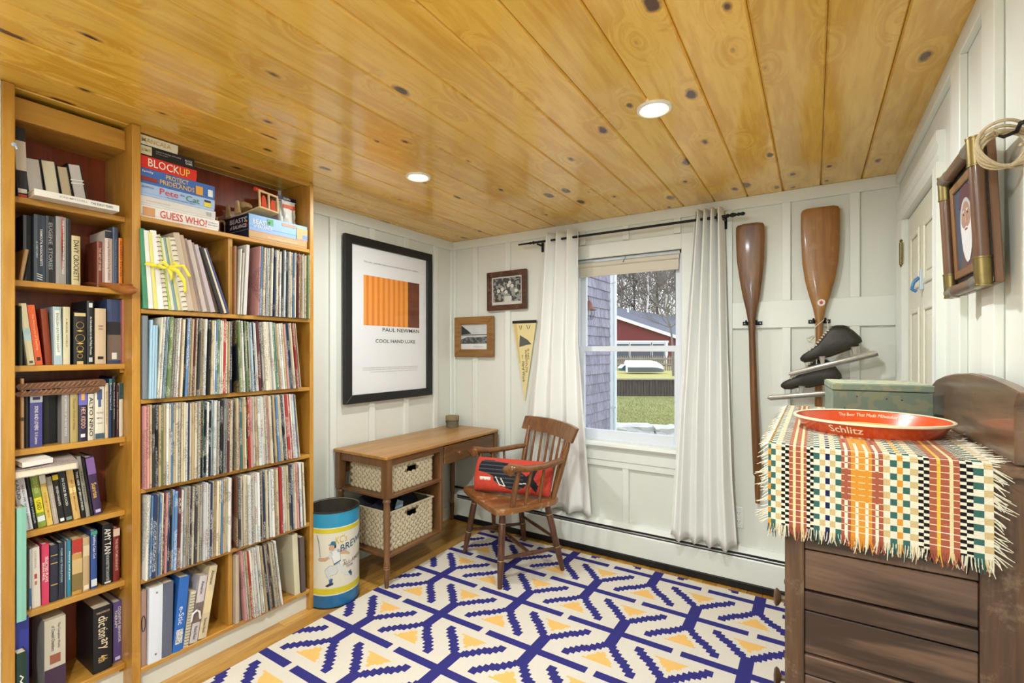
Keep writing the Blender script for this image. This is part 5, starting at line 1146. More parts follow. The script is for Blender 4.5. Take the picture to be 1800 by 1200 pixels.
for s in (1, -1):
    yr = -.235; base = backx(s*.98, .655)
    path = [(base.x, base.y+.005, .655), (base.x+s*.012, -.16, .652), (base.x+s*.03, -.05, .640), (base.x+s*.036, .06, .640), (base.x+s*.032, .12, .650), (base.x+s*.028, .155, .652), (base.x+s*.026, .172, .640)]
    m = MB(); P = [Vector(p) for p in path]; vs = []; wv = [.018, .024, .029, .031, .034, .037, .032]; tv = [.014, .015, .015, .016, .020, .023, .019]
    N = 10
    for p, w, t in zip(P, wv, tv):
        for j in range(N):
            a = 2*math.pi*j/N; vs.append((p.x+math.copysign(abs(math.cos(a))**.7, math.cos(a))*w, p.y, p.z+math.copysign(abs(math.sin(a))**.7, math.sin(a))*t))
    fs = [(i*N+j, i*N+(j+1) % N, (i+1)*N+(j+1) % N, (i+1)*N+j) for i in range(len(P)-1) for j in range(N)]+[tuple(range(N-1, -1, -1)), tuple((len(P)-1)*N+j for j in range(N))]
    m.add(vs, fs); m.build('arm', M_ch, ch, smooth=60)
    MB().lathe([(.012, -.034), (.022, -.032), (.022, .032), (.012, .034)], 14, (base.x+s*.026, .165, .638), axis=0).build('arm_scroll', M_ch, ch, smooth=50)
    MB().tube([(SX+s*.236, .13, SZ-.006), (SX+s*.245, .122, .5), (base.x+s*.032, .105, .63)], [.014, .018, .012], 10).build('arm_post', M_ch, ch, smooth=50)
    for yy_, yt in ((.045, .02), (-.045, -.06)):
        MB().tube([(SX+s*.232, yy_, SZ-.006), (SX+s*.24, yy_-.01, .52), (base.x+s*.030, yt, .63)], [.008, .0105, .008], 8).build('arm_spindle', M_ch, ch, smooth=50)
# hooked-wool pillow with a black whale, lying across the seat
pw = thing('pillow', 'orange-red hooked wool pillow with a black whale lying on the armchair seat', 'pillow', (0, 0, 0))
cp = Vector(ch.location)+Matrix.Rotation(R_(148.9), 3, 'Z') @ Vector((-.03, .02, SZ-.006))
pw.location = cp; pw.rotation_euler = (0, 0, R_(148.9+44))
whale = [(.07, .22), (.10, .11), (.24, .10), (.46, .16), (.60, .34), (.70, .50), (.74, .40), (.74, .24), (.80, .10), (.835, .30), (.80, .46), (.79, .55), (.86, .74), (.84, .92), (.77, .78), (.73, .66), (.68, .82), (.58, .92), (.46, .88), (.36, .78), (.30, .72), (.27, .56), (.20, .50), (.07, .44)]
def inside(px_, py_, poly):
    c = False; j = len(poly)-1
    for i in range(len(poly)):
        (xi, yi), (xj, yj) = poly[i], poly[j]
        if (yi > py_) != (yj > py_) and px_ < (xj-xi)*(py_-yi)/(yj-yi)+xi: c = not c
        j = i
    return c
PLW, PLH, PLT = .50, .19, .085
def pil(side):
    def fn(a, b):
        e = (max(0, (1-(2*a-1)**6))**.45)*(max(0, (1-(2*b-1)**4))**.5)
        r = 1-.05*(1-abs(2*a-1)**2)*abs(2*b-1)**3
        x = (a-.5)*-PLW*(1-.04*(2*b-1)**2); z = (1-b)*PLH; lean = -.5*(1-b)*PLH
        w = side*PLT*.5*e+(.0022*math.sin(a*260)*math.sin(b*130) if 0 < a < 1 and 0 < b < 1 else 0)
        return (x, lean*.75+.02+w*.93, z+.012+w*.36)
    return fn
def pm(a, b):
    if .10 < a < .25 and .60 < b < .70: return 2 if (b < .66 or int(a*120) % 2) else 0
    for (p, q) in (((.31, .58), (.37, .80)), ((.37, .80), (.44, .82)), ((.44, .82), (.38, .62)), ((.62, .72), (.70, .70))):
        dx, dy = q[0]-p[0], q[1]-p[1]; L2 = dx*dx+dy*dy*.16; t = max(0, min(1, ((a-p[0])*dx+(b-p[1])*dy*.16)/L2)) if L2 else 0
        if math.hypot(a-p[0]-dx*t, (b-p[1]-dy*t)*.4) < .006: return 2
    if inside(a, b, whale): return 3 if (int(b*34) % 4 == 0 and a < .66) else 1
    return 0
m = MB(); m.sheet(pil(1), 130, 60, mfn=pm); m.build('pillow_front', [mat('wool_orange', (196, 68, 50), .95, var=.18, scale=90, bump=.8, bscale=180), mat('wool_black', (30, 30, 36), .95, var=.3, scale=80, bump=.8, bscale=180), mat('wool_white', (226, 222, 210), .95), mat('wool_grey', (72, 76, 84), .95, var=.2, scale=80, bump=.8)], pw, smooth=True, fixn=False)
m = MB(); m.sheet(pil(-1), 30, 14); m.build('pillow_back', mat('wool_back', (150, 50, 52), .95), pw, smooth=True)

# ---------------------------------------------------------------- curtain rod and curtains
rd = thing('curtain_rod', 'black iron curtain rod with twisted finials above the window', 'curtain rod', (0, 0, 0))
RY, RZ = -.092, 2.041
MB().tube([(.79, RY, RZ), (2.0, RY, RZ)], .0075, 10).build('rod', M_iron, rd, smooth=True)
for x0, s in ((.79, -1), (2.0, 1)):
    pr = [(.007, 0), (.011, .004), (.011, .010), (.006, .014), (.013, .03), (.009, .045), (.005, .052), (.010, .06), (.007, .07), (.010, .078), (.010, .086), (.003, .093)] if s > 0 else [(.007, 0), (.012, .008), (.006, .016), (.009, .03), (.006, .045), (.006, .125), (.002, .13)]
    MB().lathe([(r, s*z) for r, z in pr], 12, (x0, RY, RZ), axis=0).build('finial', M_iron, rd, smooth=50)
for bx_ in (.815, 1.985):
    b = MB(); b.box(bx_-.006, bx_+.006, RY, -.018, RZ-.018, RZ-.008).box(bx_-.009, bx_+.009, -.022, -.017, RZ-.055, RZ+.01); b.build('bracket', M_iron, rd, bevel=.001, fixn=False)
def curtain(label, L, Rr, folds, ztop, zbot, ph, amp, gro, back=0.):
    """L, Rr: x of the left and right edge as ((z fraction, x), ...)"""
    o = thing('curtain', label, 'curtain', (0, 0, 0), group='white window curtains')
    def ip(t, tab):
        for (a, xa), (b, xb) in zip(tab[:-1], tab[1:]):
            if a <= t <= b: return xa+(xb-xa)*(t-a)/(b-a)
        return tab[-1][1]
    def fn(a, b):
        xl, xr = ip(b, L), ip(b, Rr)
        ph_a = 2*math.pi*folds*a+ph
        aa = amp*(1-.35*b)*(1 if b > 0 else 1)
        y = RY-.004+back*min(1, b*2.2)+aa*(1-6*back*min(1, b*2.2))*math.sin(ph_a+.25*math.sin(3*b+a*5))+.008*math.sin(9*a+4*b)*b
        x = xl+(xr-xl)*(a+.035*math.sin(2*ph_a)*(1-.3*b)/folds)
        return (x, min(y, -.07 if b > .93 and not back else -.03), ztop+(zbot-ztop)*b+(.012*math.sin(ph_a+1)*b*b))
    m = MB(); m.sheet(fn, 96, 40)
    c = m.build('curtain_cloth', cloth_mat('white_linen', (246, 246, 242), .12), o, smooth=180, fixn=False)
    sd = c.modifiers.new('thickness', 'SOLIDIFY'); sd.thickness = .0018
    for gx in gro:
        MB().lathe([(.019, -.003), (.027, -.003), (.027, .003), (.019, .003), (.019, -.003)], 4 if True else 18, (gx, RY, RZ), axis=0, caps=False).build('grommet', M_iron, o, smooth=False)
    return o
curtain('white linen curtain hanging behind the armchair at the pennant side', ((0, .865), (.35, .80), (.6, .735), (.8, .70), (1, .69)), ((0, 1.135), (.4, 1.12), (.7, 1.165), (1, 1.205)), 3.6, 2.088, .245, 1.2, .034, (.905, 1.05), .026)
curtain('white linen curtain hanging beside the narrow dark oar', ((0, 1.835), (.3, 1.79), (.6, 1.745), (1, 1.70)), ((0, 1.985), (.4, 2.005), (.8, 2.03), (1, 2.055)), 4.3, 2.092, .222, .3, .036, (1.85, 1.955))

# ---------------------------------------------------------------- oars on iron brackets
def loft_oar(name, label, secs, wm, grp):
    """secs: (x, z, half width, half thickness)"""
    o = thing(name, label, 'oar', (0, -.05, 0), group=grp)
    N = 14; m = MB(); vs = []
    for x, z, w, t in secs:
        for j in range(N):
            a = 2*math.pi*j/N; vs.append((x+math.copysign(abs(math.cos(a))**.8, math.cos(a))*w, math.sin(a)*t, z))
    k = len(secs); fs = [(i*N+j, i*N+(j+1) % N, (i+1)*N+(j+1) % N, (i+1)*N+j) for i in range(k-1) for j in range(N)]+[tuple(range(N-1, -1, -1)), tuple((k-1)*N+j for j in range(N))]
    m.add(vs, fs); m.build('oar_body', wm, o, smooth=50); return o
M_o1 = wood('oar_dark_varnish', (132, 86, 36), (78, 44, 16), 2, .42, .1, 10, objvar=.02, wear=.0)
M_o2 = wood('oar_honey_varnish', (164, 114, 48), (126, 78, 28), 2, .4, .15, 8, objvar=.02, wear=.12)
o1 = loft_oar('oar', 'narrow dark varnished oar hung blade-up beside the curtain', [(2.112, 1.994, .035, .004), (2.112, 1.988, .062, .005), (2.112, 1.978, .069, .0055), (2.113, 1.93, .0705, .006), (2.114, 1.80, .067, .008), (2.116, 1.70, .056, .010), (2.118, 1.60, .042, .013), (2.12, 1.52, .027, .016), (2.121, 1.46, .0185, .018), (2.123, 1.38, .0165, .0165), (2.13, 1.1, .0185, .0185), (2.142, .8, .021, .021), (2.15, .635, .0225, .0225), (2.151, .625, .016, .016), (2.15, .56, .0155, .0155), (2.149, .482, .011, .011)], M_o1, 'oars on the back wall')
o2 = loft_oar('oar', 'wide honey-coloured oar with a red maple-leaf sticker behind the skates', [(2.432, 2.030, .058, .004), (2.432, 2.024, .076, .005), (2.432, 2.01, .083, .006), (2.432, 1.95, .084, .006), (2.432, 1.85, .0825, .008), (2.432, 1.75, .077, .010), (2.431, 1.66, .064, .012), (2.43, 1.58, .045, .015), (2.429, 1.52, .028, .0165), (2.429, 1.46, .0175, .0175), (2.428, 1.38, .0155, .0155), (2.426, 1.1, .0165, .0165), (2.425, .8, .018, .018), (2.425, .7, .018, .018), (2.425, .6, .014, .014)], M_o2, 'oars on the back wall')
st = MB().lathe([(.017, 0), (.017, .0006), (.001, .0006)], 18, (2.437, -.0172, 1.545), axis=1).build('sticker', rgbm((226, 222, 206)), o2)
MB().prism([(2.437, 1.558), (2.440, 1.551), (2.447, 1.549), (2.442, 1.543), (2.444, 1.537), (2.438, 1.538), (2.437, 1.532), (2.436, 1.538), (2.430, 1.537), (2.432, 1.543), (2.427, 1.549), (2.434, 1.551)], 1, -.0186, -.0180).build('sticker_leaf', rgbm((196, 40, 40)), st)
for cx, lab in ((2.1215, 'black iron wall bracket holding the narrow dark oar'), (2.429, 'black iron wall bracket holding the wide honey oar')):
    b = thing('oar_bracket', lab, 'bracket', (cx, -.018, 1.452), group='iron oar brackets')
    MB().box(-.048, .048, -.004, 0, -.010, .010).build('back_plate', M_iron, b, bevel=.001)
    for s in (-1, 1):
        MB().tube([(s*.025, 0, 0), (s*.025, -.05, 0), (s*.025, -.062, .012)], .005, 8).build('prong', M_iron, b, smooth=True)
        MB().lathe([(.003, 0), (.003, .0015), (.001, .0015)], 8, (s*.038, -.0055, 0), axis=1).build('screw', mat('screw_steel', (150, 150, 150), .3, metal=.9), b)

# ---------------------------------------------------------------- speed skates hung by their laces
SKY = -.165
def skp(x, y): p = aty(1330+x/7.5, 560+y/7.5, SKY); return (p.x, p.z)
boot = [skp(*q) for q in ((578, 548), (572, 520), (600, 480), (660, 440), (760, 372), (830, 290), (890, 210), (945, 145), (1000, 106), (1080, 90), (1190, 100), (1265, 150), (1330, 205), (1372, 245), (1393, 300), (1345, 335), (1210, 392), (1080, 440), (960, 488), (820, 492), (700, 545), (610, 570))]
piv = Vector((boot[0][0], 0, boot[0][1]))
M_bt = mat('worn_black_leather', (44, 40, 32), .5, var=.35, scale=40, bump=.3, bscale=70)
M_stl = mat('skate_steel', (206, 202, 194), .32, metal=.6, var=.25, scale=50)
def make_skate():
    o = thing('speed_skate', '', 'skate', (piv.x, SKY, piv.z), group='old speed skates')
    q = [(x-piv.x, z-piv.z) for x, z in boot]; cx = sum(p[0] for p in q)/len(q); cz = sum(p[1] for p in q)/len(q); n = len(q)
    m = MB(); vs = []
    lay = [(-.036, .72), (-.033, .84), (-.024, .95), (-.01, 1.), (.01, 1.), (.024, .95), (.033, .84), (.036, .72)]
    for y, s in lay: vs += [(cx+(x-cx)*s, y, cz+(z-cz)*s) for x, z in q]
    fs = [(k*n+i, k*n+(i+1) % n, (k+1)*n+(i+1) % n, (k+1)*n+i) for k in range(len(lay)-1) for i in range(n)]+[tuple(range(n-1, -1, -1)), tuple((len(lay)-1)*n+i for i in range(n))]
    m.add(vs, fs); bt = m.build('boot', M_bt, o, smooth=80)
    def W(x, y, yy=0.): p = skp(x, y); return (p[0]-piv.x, yy, p[1]-piv.z)
    MB().tube([W(1265, 152, -.030), W(1180, 220, -.0345), W(1130, 300, -.036), W(1130, 370, -.032), W(1150, 410, -.026)], .0012, 5).build('heel_seam', rgbm((84, 78, 64)), bt)
    a, b = Vector(W(425, 725)), Vector(W(1590, 440))
    MB().tube([a, a.lerp(b, .03), a.lerp(b, .97), b], [.004, .0105, .0105, .006], 10).build('blade_tube', M_stl, o, smooth=True)
    d = (b-a).normalized(); nrm = Vector((-d.z, 0, d.x))
    if nrm.z > 0: nrm = -nrm
    m = MB(); c = [a+nrm*.004-d*.006, a+nrm*.017+d*.012, b+nrm*.018, b+nrm*.002]
    m.prism([(p.x, p.z) for p in c], 1, -.0012, .0012); m.build('blade', mat('blade_dark_steel', (110, 106, 100), .35, metal=.8, var=.3, scale=40), o)
    for top, bot, r0, r1 in (((860, 495), (870, 600), .017, .008), ((1285, 368), (1295, 470), .019, .009), ((645, 565), (648, 650), .0025, .002), ((790, 510), (790, 600), .004, .003)):
        MB().tube([W(*top), Vector(W(*top)).lerp(Vector(W(*bot)), .25), W(*bot)], [r0, r0*.75, r1], 10).build('stanchion', M_stl, o, smooth=40)
    MB().tube([W(620, 565), W(720, 545), W(830, 500), W(960, 490), W(1210, 395), W(1345, 338)], [.006, .008, .008, .006, .008, .006], 8).build('sole', mat('sole_leather', (60, 46, 34), .6), o, smooth=True)
    for (x, y) in ((690, 420), (735, 392), (780, 355), (812, 322), (840, 292), (865, 255), (890, 225), (910, 195), (935, 165)):
        p = Vector(W(x, y)); MB().tube([p+Vector((.012, -.031, -.004)), p+Vector((.001, -.022, .003)), p+Vector((-.004, -.008, .005)), p+Vector((-.004, .008, .005)), p+Vector((.004, .026, -.003))], .0034, 6).build('lace', mat('white_lace', (216, 208, 188), .8), o, smooth=True)
    MB().tube([W(1000, 108, 0), W(1060, 96, -.024), W(1130, 96, -.026), W(1195, 110, 0), W(1130, 96, .026), W(1060, 96, .024)], .004, 6, closed=True).build('boot_collar', rgbm((70, 64, 52)), bt, smooth=True)
    MB().tube([W(700, 440, -.026), W(830, 330, -.031), W(940, 190, -.033), W(1000, 130, -.030)], .0012, 5).build('eyelet_seam', rgbm((90, 82, 66)), bt)
    return o
sk1 = make_skate(); sk2 = copy_tree(sk1)
sk1['label'] = 'worn black leather speed skate with a long blade, the upper one'; sk2['label'] = 'worn black leather speed skate half behind the green box, the lower one'
p2 = aty(1330+320/7.5, 560+892/7.5, SKY+.05); sk2.location = (p2.x, SKY+.05, p2.z); sk2.rotation_euler = (0, R_(9), 0)
lc2 = thing('skate_lace', 'cream lace looped over the oar bracket holding the skates', 'lace', (0, 0, 0))
def skw(x, y, yy=SKY): p = aty(1330+x/7.5, 560+y/7.5, yy); return (p.x, yy, p.z)
MB().tube([skw(945, 150), skw(942, 90, -.09), skw(925, 20, -.07), skw(900, -5, -.068), skw(880, 20, -.072), skw(760, 120, -.075), skw(770, 220, -.075), skw(700, 250, -.085), skw(660, 265, -.09), skw(690, 320, -.09)], .002, 6).build('lace_cord', MATS['white_lace'], lc2, smooth=True)
for a, b in (((770, 225), (655, 255)), ((765, 235), (680, 300)), ((768, 230), (720, 270))):
    MB().tube([skw(*a, -.08), skw((a[0]+b[0])/2, b[1]-20, -.09), skw(*b, -.088), skw((a[0]+b[0])/2+15, b[1]+14, -.086)], .0026, 6).build('lace_loop', MATS['white_lace'], lc2, smooth=True)
# ---------------------------------------------------------------- tall dark chest of drawers
M_cd = wood('chest_dark_stain', (122, 94, 76), (54, 39, 33), 0, .42, .15, 4.5, objvar=.16, wear=.0, ring=.75)
M_cdv = wood('chest_dark_stile', (106, 78, 56), (58, 40, 30), 2, .42, .15, 8, objvar=.06, wear=.12)
M_cdt = wood('chest_dark_top', (120, 90, 66), (68, 48, 36), 1, .32, .25, 7, objvar=.04, wear=.08)
M_cdd = wood('chest_dark_drawer', (112, 84, 66), (54, 39, 32), 1, .42, .15, 5, objvar=.1, ring=.7)
cs = thing('chest_of_drawers', 'tall dark-stained wooden chest of drawers with an arched back rail', 'dresser', (0, 0, 0))
X0, X1, Y1c, Y0c, ZT = 2.352, RW-.022, -.93, -1.728, 1.098
MB().box(X0-.018, X1, Y0c-.018, Y1c+.018, ZT-.022, ZT).build('top_board', M_cdt, cs, bevel=.004)
for y in (Y0c, Y1c-.03):
    MB().box(X0, X0+.036, y, y+.03, 0, ZT-.022).build('stile', M_cdv, cs, bevel=.003)
    MB().box(X1-.068, X1, y, y+.03, 0, ZT-.022).build('stile', M_cdv, cs, bevel=.003)
seams = (1.076, .965, .876, .788, .745, .652, .607, .51, .46, .35, .30, .18, .08)
for i, (a, b) in enumerate(zip(seams[:-1], seams[1:])):
    t = .010 if i % 2 else .006
    MB().box(X0+.0365, X1-.0685, Y0c+.011-t*.7, Y0c+.028, b+.002, a-.002).build('plank', M_cd, cs, bevel=.002)
MB().box(X0+.036, X1-.068, Y1c-.028, Y1c-.008, .08, 1.076).build('far_side_panel', M_cd, cs)
MB().box(X1-.012, X1, Y0c+.03, Y1c-.03, .08, 1.076).build('back_panel', M_cd, cs)
for a, b in ((1.06, .85), (.84, .66), (.65, .48), (.47, .28), (.27, .09)):
    d = MB().box(X0+.002, X0+.02, Y0c+.034, Y1c-.034, b, a).build('drawer', M_cdd, cs, bevel=.003)
    for y in (-1.655, -1.005):
        MB().lathe([(.008, 0), (.006, -.006), (.007, -.012), (.018, -.018), (.020, -.023), (.014, -.027), (.002, -.028)], 16, (X0+.002, y, (a+b)/2-.022), axis=0).build('knob', M_cdv, d, smooth=40)
    MB().lathe([(.010, 0), (.011, -.004), (.006, -.010), (.001, -.011)], 14, (X0+.002, -1.57, (a+b)/2-.10*(a-b)), axis=0).build('escutcheon', M_cdv, d, smooth=40)
    MB().box(X0+.002, X0+.03, Y0c+.03, Y1c-.03, a, a+.01).build('drawer_rail', M_cdd, cs)
arch = [(Y1c, ZT), (Y1c-.005, ZT+.075)]
for q in ((1645, 667), (1660, 660), (1676, 656.5), (1703, 655.5), (1722, 659), (1742, 666), (1762, 675), (1780, 684), (1790, 690)):
    p = atx(q[0], q[1], X1-.024); arch.append((p.y, p.z))
arch += [(Y0c-.0, arch[-1][1]-.028), (Y0c-.004, ZT)]
MB().prism(arch, 0, X1-.024, X1).build('arched_back', M_cdt, cs, bevel=.003)
# ---------------------------------------------------------------- woven striped runner
CX0, CX1 = 2.322, 2.676; CZ0 = ZT+.0022; RUNB = .935; YN = Y0c-.018-.004; YF = -.90
rn = thing('table_runner', 'striped woven table runner with fringe draped over the dark chest', 'runner', (0, 0, 0))
K = {'w': (226, 220, 200), 'k': (30, 28, 30), 'r': (166, 92, 72), 'o': (214, 146, 58), 't': (62, 104, 98), 'n': (36, 44, 84), 'b': (204, 180, 132), 'c': (224, 208, 162), 'y': (222, 184, 76)}
KI = {k: i for i, k in enumerate(K)}; KM = [mat('runner_%s' % k, K[k], .95, var=.10, scale=300, bump=.7, bscale=500, spec=.1) for k in K]
# (end of stripe in hundredths of the width, kind, colours)
STR = [(1.5, 'check', 'ot'), (4, 'check', 'tw'), (7, 'check', 'wb'), (9, 'fine', 'kw'), (11, 'fine', 'wk'), (13, 's', 'r'), (14.5, 's', 'c'), (17, 's', 'r'), (18.5, 's', 'c'), (20, 's', 'r'), (21.8, 'fine', 'kw'), (23.5, 'fine', 'wk'), (26.5, 'check', 'tw'), (29.3, 'check', 'wb'), (31.5, 'check', 'nw'), (34.2, 'check', 'wb'), (37, 'check', 'tw'),
       (38.5, 's', 'r'), (40, 'dash', 'wr'), (41.5, 's', 'r'), (43.5, 's', 'o'), (45, 'dash', 'wo'), (48, 's', 'o'), (49.5, 'dash', 'wo'), (51, 's', 'o'), (52.5, 's', 'r'), (54, 'dash', 'wr'), (56, 's', 'r'), (59, 'check', 'wb'), (62, 'check', 'tw'), (64.5, 'check', 'co'), (67.5, 'check', 'tw'), (71, 'check', 'wb'), (73.2, 'fine', 'kw'), (75.5, 'fine', 'wk'),
       (78.5, 's', 'r'), (80, 's', 'y'), (83.5, 's', 'r'), (85, 's', 'c'), (87.5, 's', 'r'), (90, 'fine', 'kw'), (92.5, 'fine', 'wk'), (96.5, 'check', 'tw'), (100, 'check', 'wb')]
def runner_col(a, r):
    """weft rows run in threes: two full rows and a thin cream pick; long cream picks cross every stripe now and then"""
    rr = r % 45; k = r//3
    for e, kd, c in STR:
        if a*100 <= e:
            thin = r % 3 == 2
            if thin and k % 15 in (0, 2, 13): return KI['w']
            if kd == 's': return KI['c'] if thin and c[0] in 'ro' else KI[c[0]]
            if kd == 'dash': return KI[c[1]] if thin or 5 < k % 15 < 11 else KI[c[0]]
            if kd == 'fine': return KI[c[r % 3 % 2]] if not thin else KI['k']
            return KI[c[k % 2]]
    return 0
top_len = YF-YN; drop = CZ0-RUNB; rad = .012; total = top_len+drop; NR = 246
edges = [0]+[e for e, _, _ in STR]; fine = []
for a, b in zip(edges[:-1], edges[1:]): fine += [a/100]
fine.append(1.)
def rpos(a, s):
    x = CX0+(CX1-CX0)*a
    wob = .0015*math.sin(x*60+s*9)
    if s < top_len-rad: return (x, YF-s, CZ0+abs(wob)*.5)
    if s < top_len+rad*.57:
        t = (s-(top_len-rad))/(rad*1.57)*math.pi/2; return (x, YN+rad-rad*math.sin(t), CZ0-rad+rad*math.cos(t))
    d = s-(top_len+rad*.57); return (x-.012*d*(1-2*a)*0, YN-.002*math.sin(x*40+2)*min(1, d*20)-.004*d/drop, CZ0-rad-d)
def rowp(q): return (q//3*2.3+(0, 1, 2)[q % 3])/(NR//3*2.3)
m = MB()
ca = fine
for r in range(NR):
    q = NR-r; s0, s1 = total*(1-rowp(q)), total*(1-rowp(q-1))
    for a, b in zip(ca[:-1], ca[1:]):
        c = runner_col((a+b)/2, q-1)
        m.add([rpos(a, s0), rpos(a, s1), rpos(b, s1), rpos(b, s0)], [(0, 1, 2, 3)], c)
o = m.build('woven_cloth', KM, rn, fixn=False)
sd = o.modifiers.new('thickness', 'SOLIDIFY'); sd.thickness = .0016; sd.offset = 1
fr = MB()
def strand(p, d, ln, ci, curl=.25):
    p = Vector(p); d = Vector(d).normalized(); q = [p]
    k = Vector((rnd.uniform(-1, 1), rnd.uniform(-1, 1)*.4, rnd.uniform(-.6, .6)))*curl
    for i in range(3): q.append(q[-1]+(d+k*(i+1)*.5)*ln/3)
    fr.tube(q, [.0010, .0012, .0010, .0005], 4, m=ci, caps=False)
for i in range(230):
    a = (i+.5)/230; p = rpos(a, total)
    ci = runner_col(a, 13 if i % 3 else 15); strand((p[0], p[1]-.001, p[2]+.002), (0, -.05, -1), rnd.uniform(.018, .03), ci)
for i in range(230):
    s = total*rnd.random(); p = rpos(1, s); strand(p, (1, -.3 if s > top_len else 0, -.7 if s > top_len else .0), rnd.uniform(.015, .028), KI['w'], .4) if p[0]+.02 < X1-.03 or s > top_len else None
for i in range(260):
    s = total*rnd.random(); p = rpos(0, s); strand(p, (-1, -.1, -.7), rnd.uniform(.012, .024), KI['w'], .4)
fo = fr.build('fringe', KM, rn, fixn=False); fo['kind'] = 'stuff'
# ---------------------------------------------------------------- beer tray
ZR = CZ0+.0022
ty = thing('serving_tray', 'round orange-red metal beer tray with cream lettering on the runner', 'tray', (2.523, -1.43, ZR))
TR, TB, TH = .162, .138, .035
M_tr = mat('tray_orange_red', (206, 76, 30), .3, var=.05, scale=20, coat=.5); M_tcr = mat('tray_cream', (232, 222, 190), .35, coat=.3); M_tye = mat('tray_pale_yellow', (226, 206, 120), .35, coat=.3)
MB().lathe([(.001, 0), (TB, 0), (TR-.002, TH-.003), (TR-.004, TH-.002), (TB-.003, .003), (.001, .003)], 64, caps=False).build('tray_body', M_tr, ty, smooth=40)
MB().lathe([(.001, .0032), (TB-.012, .0032), (TB-.012, .0045), (.001, .0045)], 64, caps=False).build('tray_face', M_tye, ty, smooth=40)
MB().lathe([(TR-.0055, TH-.002), (TR-.002, TH+.0005), (TR+.002, TH-.001), (TR+.0022, TH-.005), (TR-.0015, TH-.0045)], 64, caps=False).build('rolled_rim', M_tcr, ty, smooth=60)
AT = math.atan2(CAM.y+1.43, CAM.x-2.523)
def cone(a, h, outer, a0):
    f = h/TH; r = TB+(TR-TB)*f+(.0008 if outer else -.0048); t = a0+(a if outer else -a)/TR
    return (r*math.cos(t), r*math.sin(t), h)
def tray_text(s, ln, h, z, outer, a0, mm, shear=0., bold=.01):
    m = MB(); letter_mesh(m, s, (0, 0, 0), (1, 0, 0), (0, 1, 0), ln, h, bold, shear, True, mapf=lambda a, b: cone(a, z+b, outer, a0)); m.build('lettering', mm, ty, fixn=False)
tray_text('Schlitz', .075, .017, .0165, True, AT-.30, M_tcr)
tray_text('The Beer That Made Milwaukee Famous', .185, .0085, .022, False, AT+math.pi-.10, M_tcr, .25, .0)
# ---------------------------------------------------------------- green wooden box
gb = thing('wooden_box', 'chipped green-painted wooden box behind the tray', 'box', (2.453, -1.2, CZ0+.0022), R_(4))
M_gp = printed('chipped_green_paint', (122, 138, 124), (150, 150, 122), 4, .75, .6, (1, 1, 1)); M_gl = printed('chipped_green_lid', (160, 172, 152), (206, 196, 160), 5, 1., .6, (1, 1, 1))
MB().box(0, .235, 0, .22, 0, .082).build('box_body', M_gp, gb, bevel=.002)
MB().box(-.002, .237, -.002, .222, .084, .103).build('lid', M_gp, gb, bevel=.002)
MB().box(.003, .232, .003, .217, .1032, .1045).build('lid_panel', M_gl, gb)
for x, z in ((.06, .066), (.13, .062), (.165, .06), (.03, .03)):
    MB().lathe([(.0022, 0), (.0022, -.001), (.0005, -.0012)], 8, (x, -.0002, z), axis=1).build('nail_head', rgbm((50, 46, 40)), gb)
# ---------------------------------------------------------------- framed portrait with tube frame on the right wall
fp = thing('framed_portrait', 'portrait of a white-bearded man framed in brass-capped wooden tubes', 'picture', (RW-.026, -1.42, 1.44)); fp.rotation_euler = (0, R_(-2.6), 0)
hw, hh = .15, .315
M_tw = wood('tube_wood', (122, 86, 58), (84, 54, 34), 2, .4, .2, 12); M_twh = wood('tube_wood_rail', (122, 90, 64), (84, 56, 38), 1, .4, .2, 12)
rt = .0135
for y in (-hw+rt, hw-rt):
    MB().lathe([(rt, .01), (rt, hh-.01)], 14, (-.022, y, 0)).build('tube_stile', M_tw, fp, smooth=50)
    for z0, z1 in ((0, .062), (hh-.062, hh)):
        MB().lathe([(rt+.0002, z0), (rt+.0022, z0), (rt+.0022, z0+.003), (rt+.0014, z0+.004), (rt+.0014, z1-.004), (rt+.0022, z1-.003), (rt+.0022, z1), (rt+.0002, z1)], 14, (-.022, y, 0)).build('brass_cap', M_brass, fp, smooth=30)
for z in (rt, hh-rt):
    MB().lathe([(rt, -hw+.02), (rt, hw-.02)], 14, (-.022, 0, z), axis=1).build('tube_rail', M_twh, fp, smooth=50)
    for y0, y1 in ((-hw+.01, -hw+.065), (hw-.065, hw-.01)):
        MB().lathe([(rt+.0002, y0), (rt+.0022, y0), (rt+.0014, y0+.004), (rt+.0014, y1-.004), (rt+.0022, y1), (rt+.0002, y1)], 14, (-.022, 0, z), axis=1).build('brass_cap', mat('cap_pewter', (150, 146, 132), .35, metal=.8, var=.2), fp, smooth=30)
MB().box(-.012, -.006, -hw+.012, hw-.012, .012, hh-.012).build('black_liner', M_black, fp)
MB().box(-.006, .008, -hw+.004, hw-.004, .004, hh-.004).build('backing_board', M_tw, fp, bevel=.002)
iw, i0, i1 = .088, .062, hh-.062
m = MB()
for q in ((-iw-.02, -iw, i0-.02, i1+.02), (iw, iw+.02, i0-.02, i1+.02), (-iw, iw, i0-.02, i0), (-iw, iw, i1, i1+.02)): m.box(-.020, -.010, *q)
m.build('inner_frame', wood('inner_gilt', (150, 108, 64), (104, 66, 34), 2, .4, .2, 12), fp, bevel=.002, fixn=False)
pi_ = MB().box(-.0145, -.012, -iw, iw, i0, i1).build('painting', mat('painting_ground', (62, 72, 92), .5, var=.3, scale=14), fp)
def paint(name, pts, rgb, o): MB().prism(pts, 0, -.0145-o-.0006, -.0145-o).build(name, mat('paint_%d_%d_%d' % rgb, rgb, .6, var=.12, scale=60), pi_)
def ell(cy, cz, ry, rz, n=32): return [(cy+ry*math.cos(2*math.pi*i/n), cz+rz*math.sin(2*math.pi*i/n)) for i in range(n)]
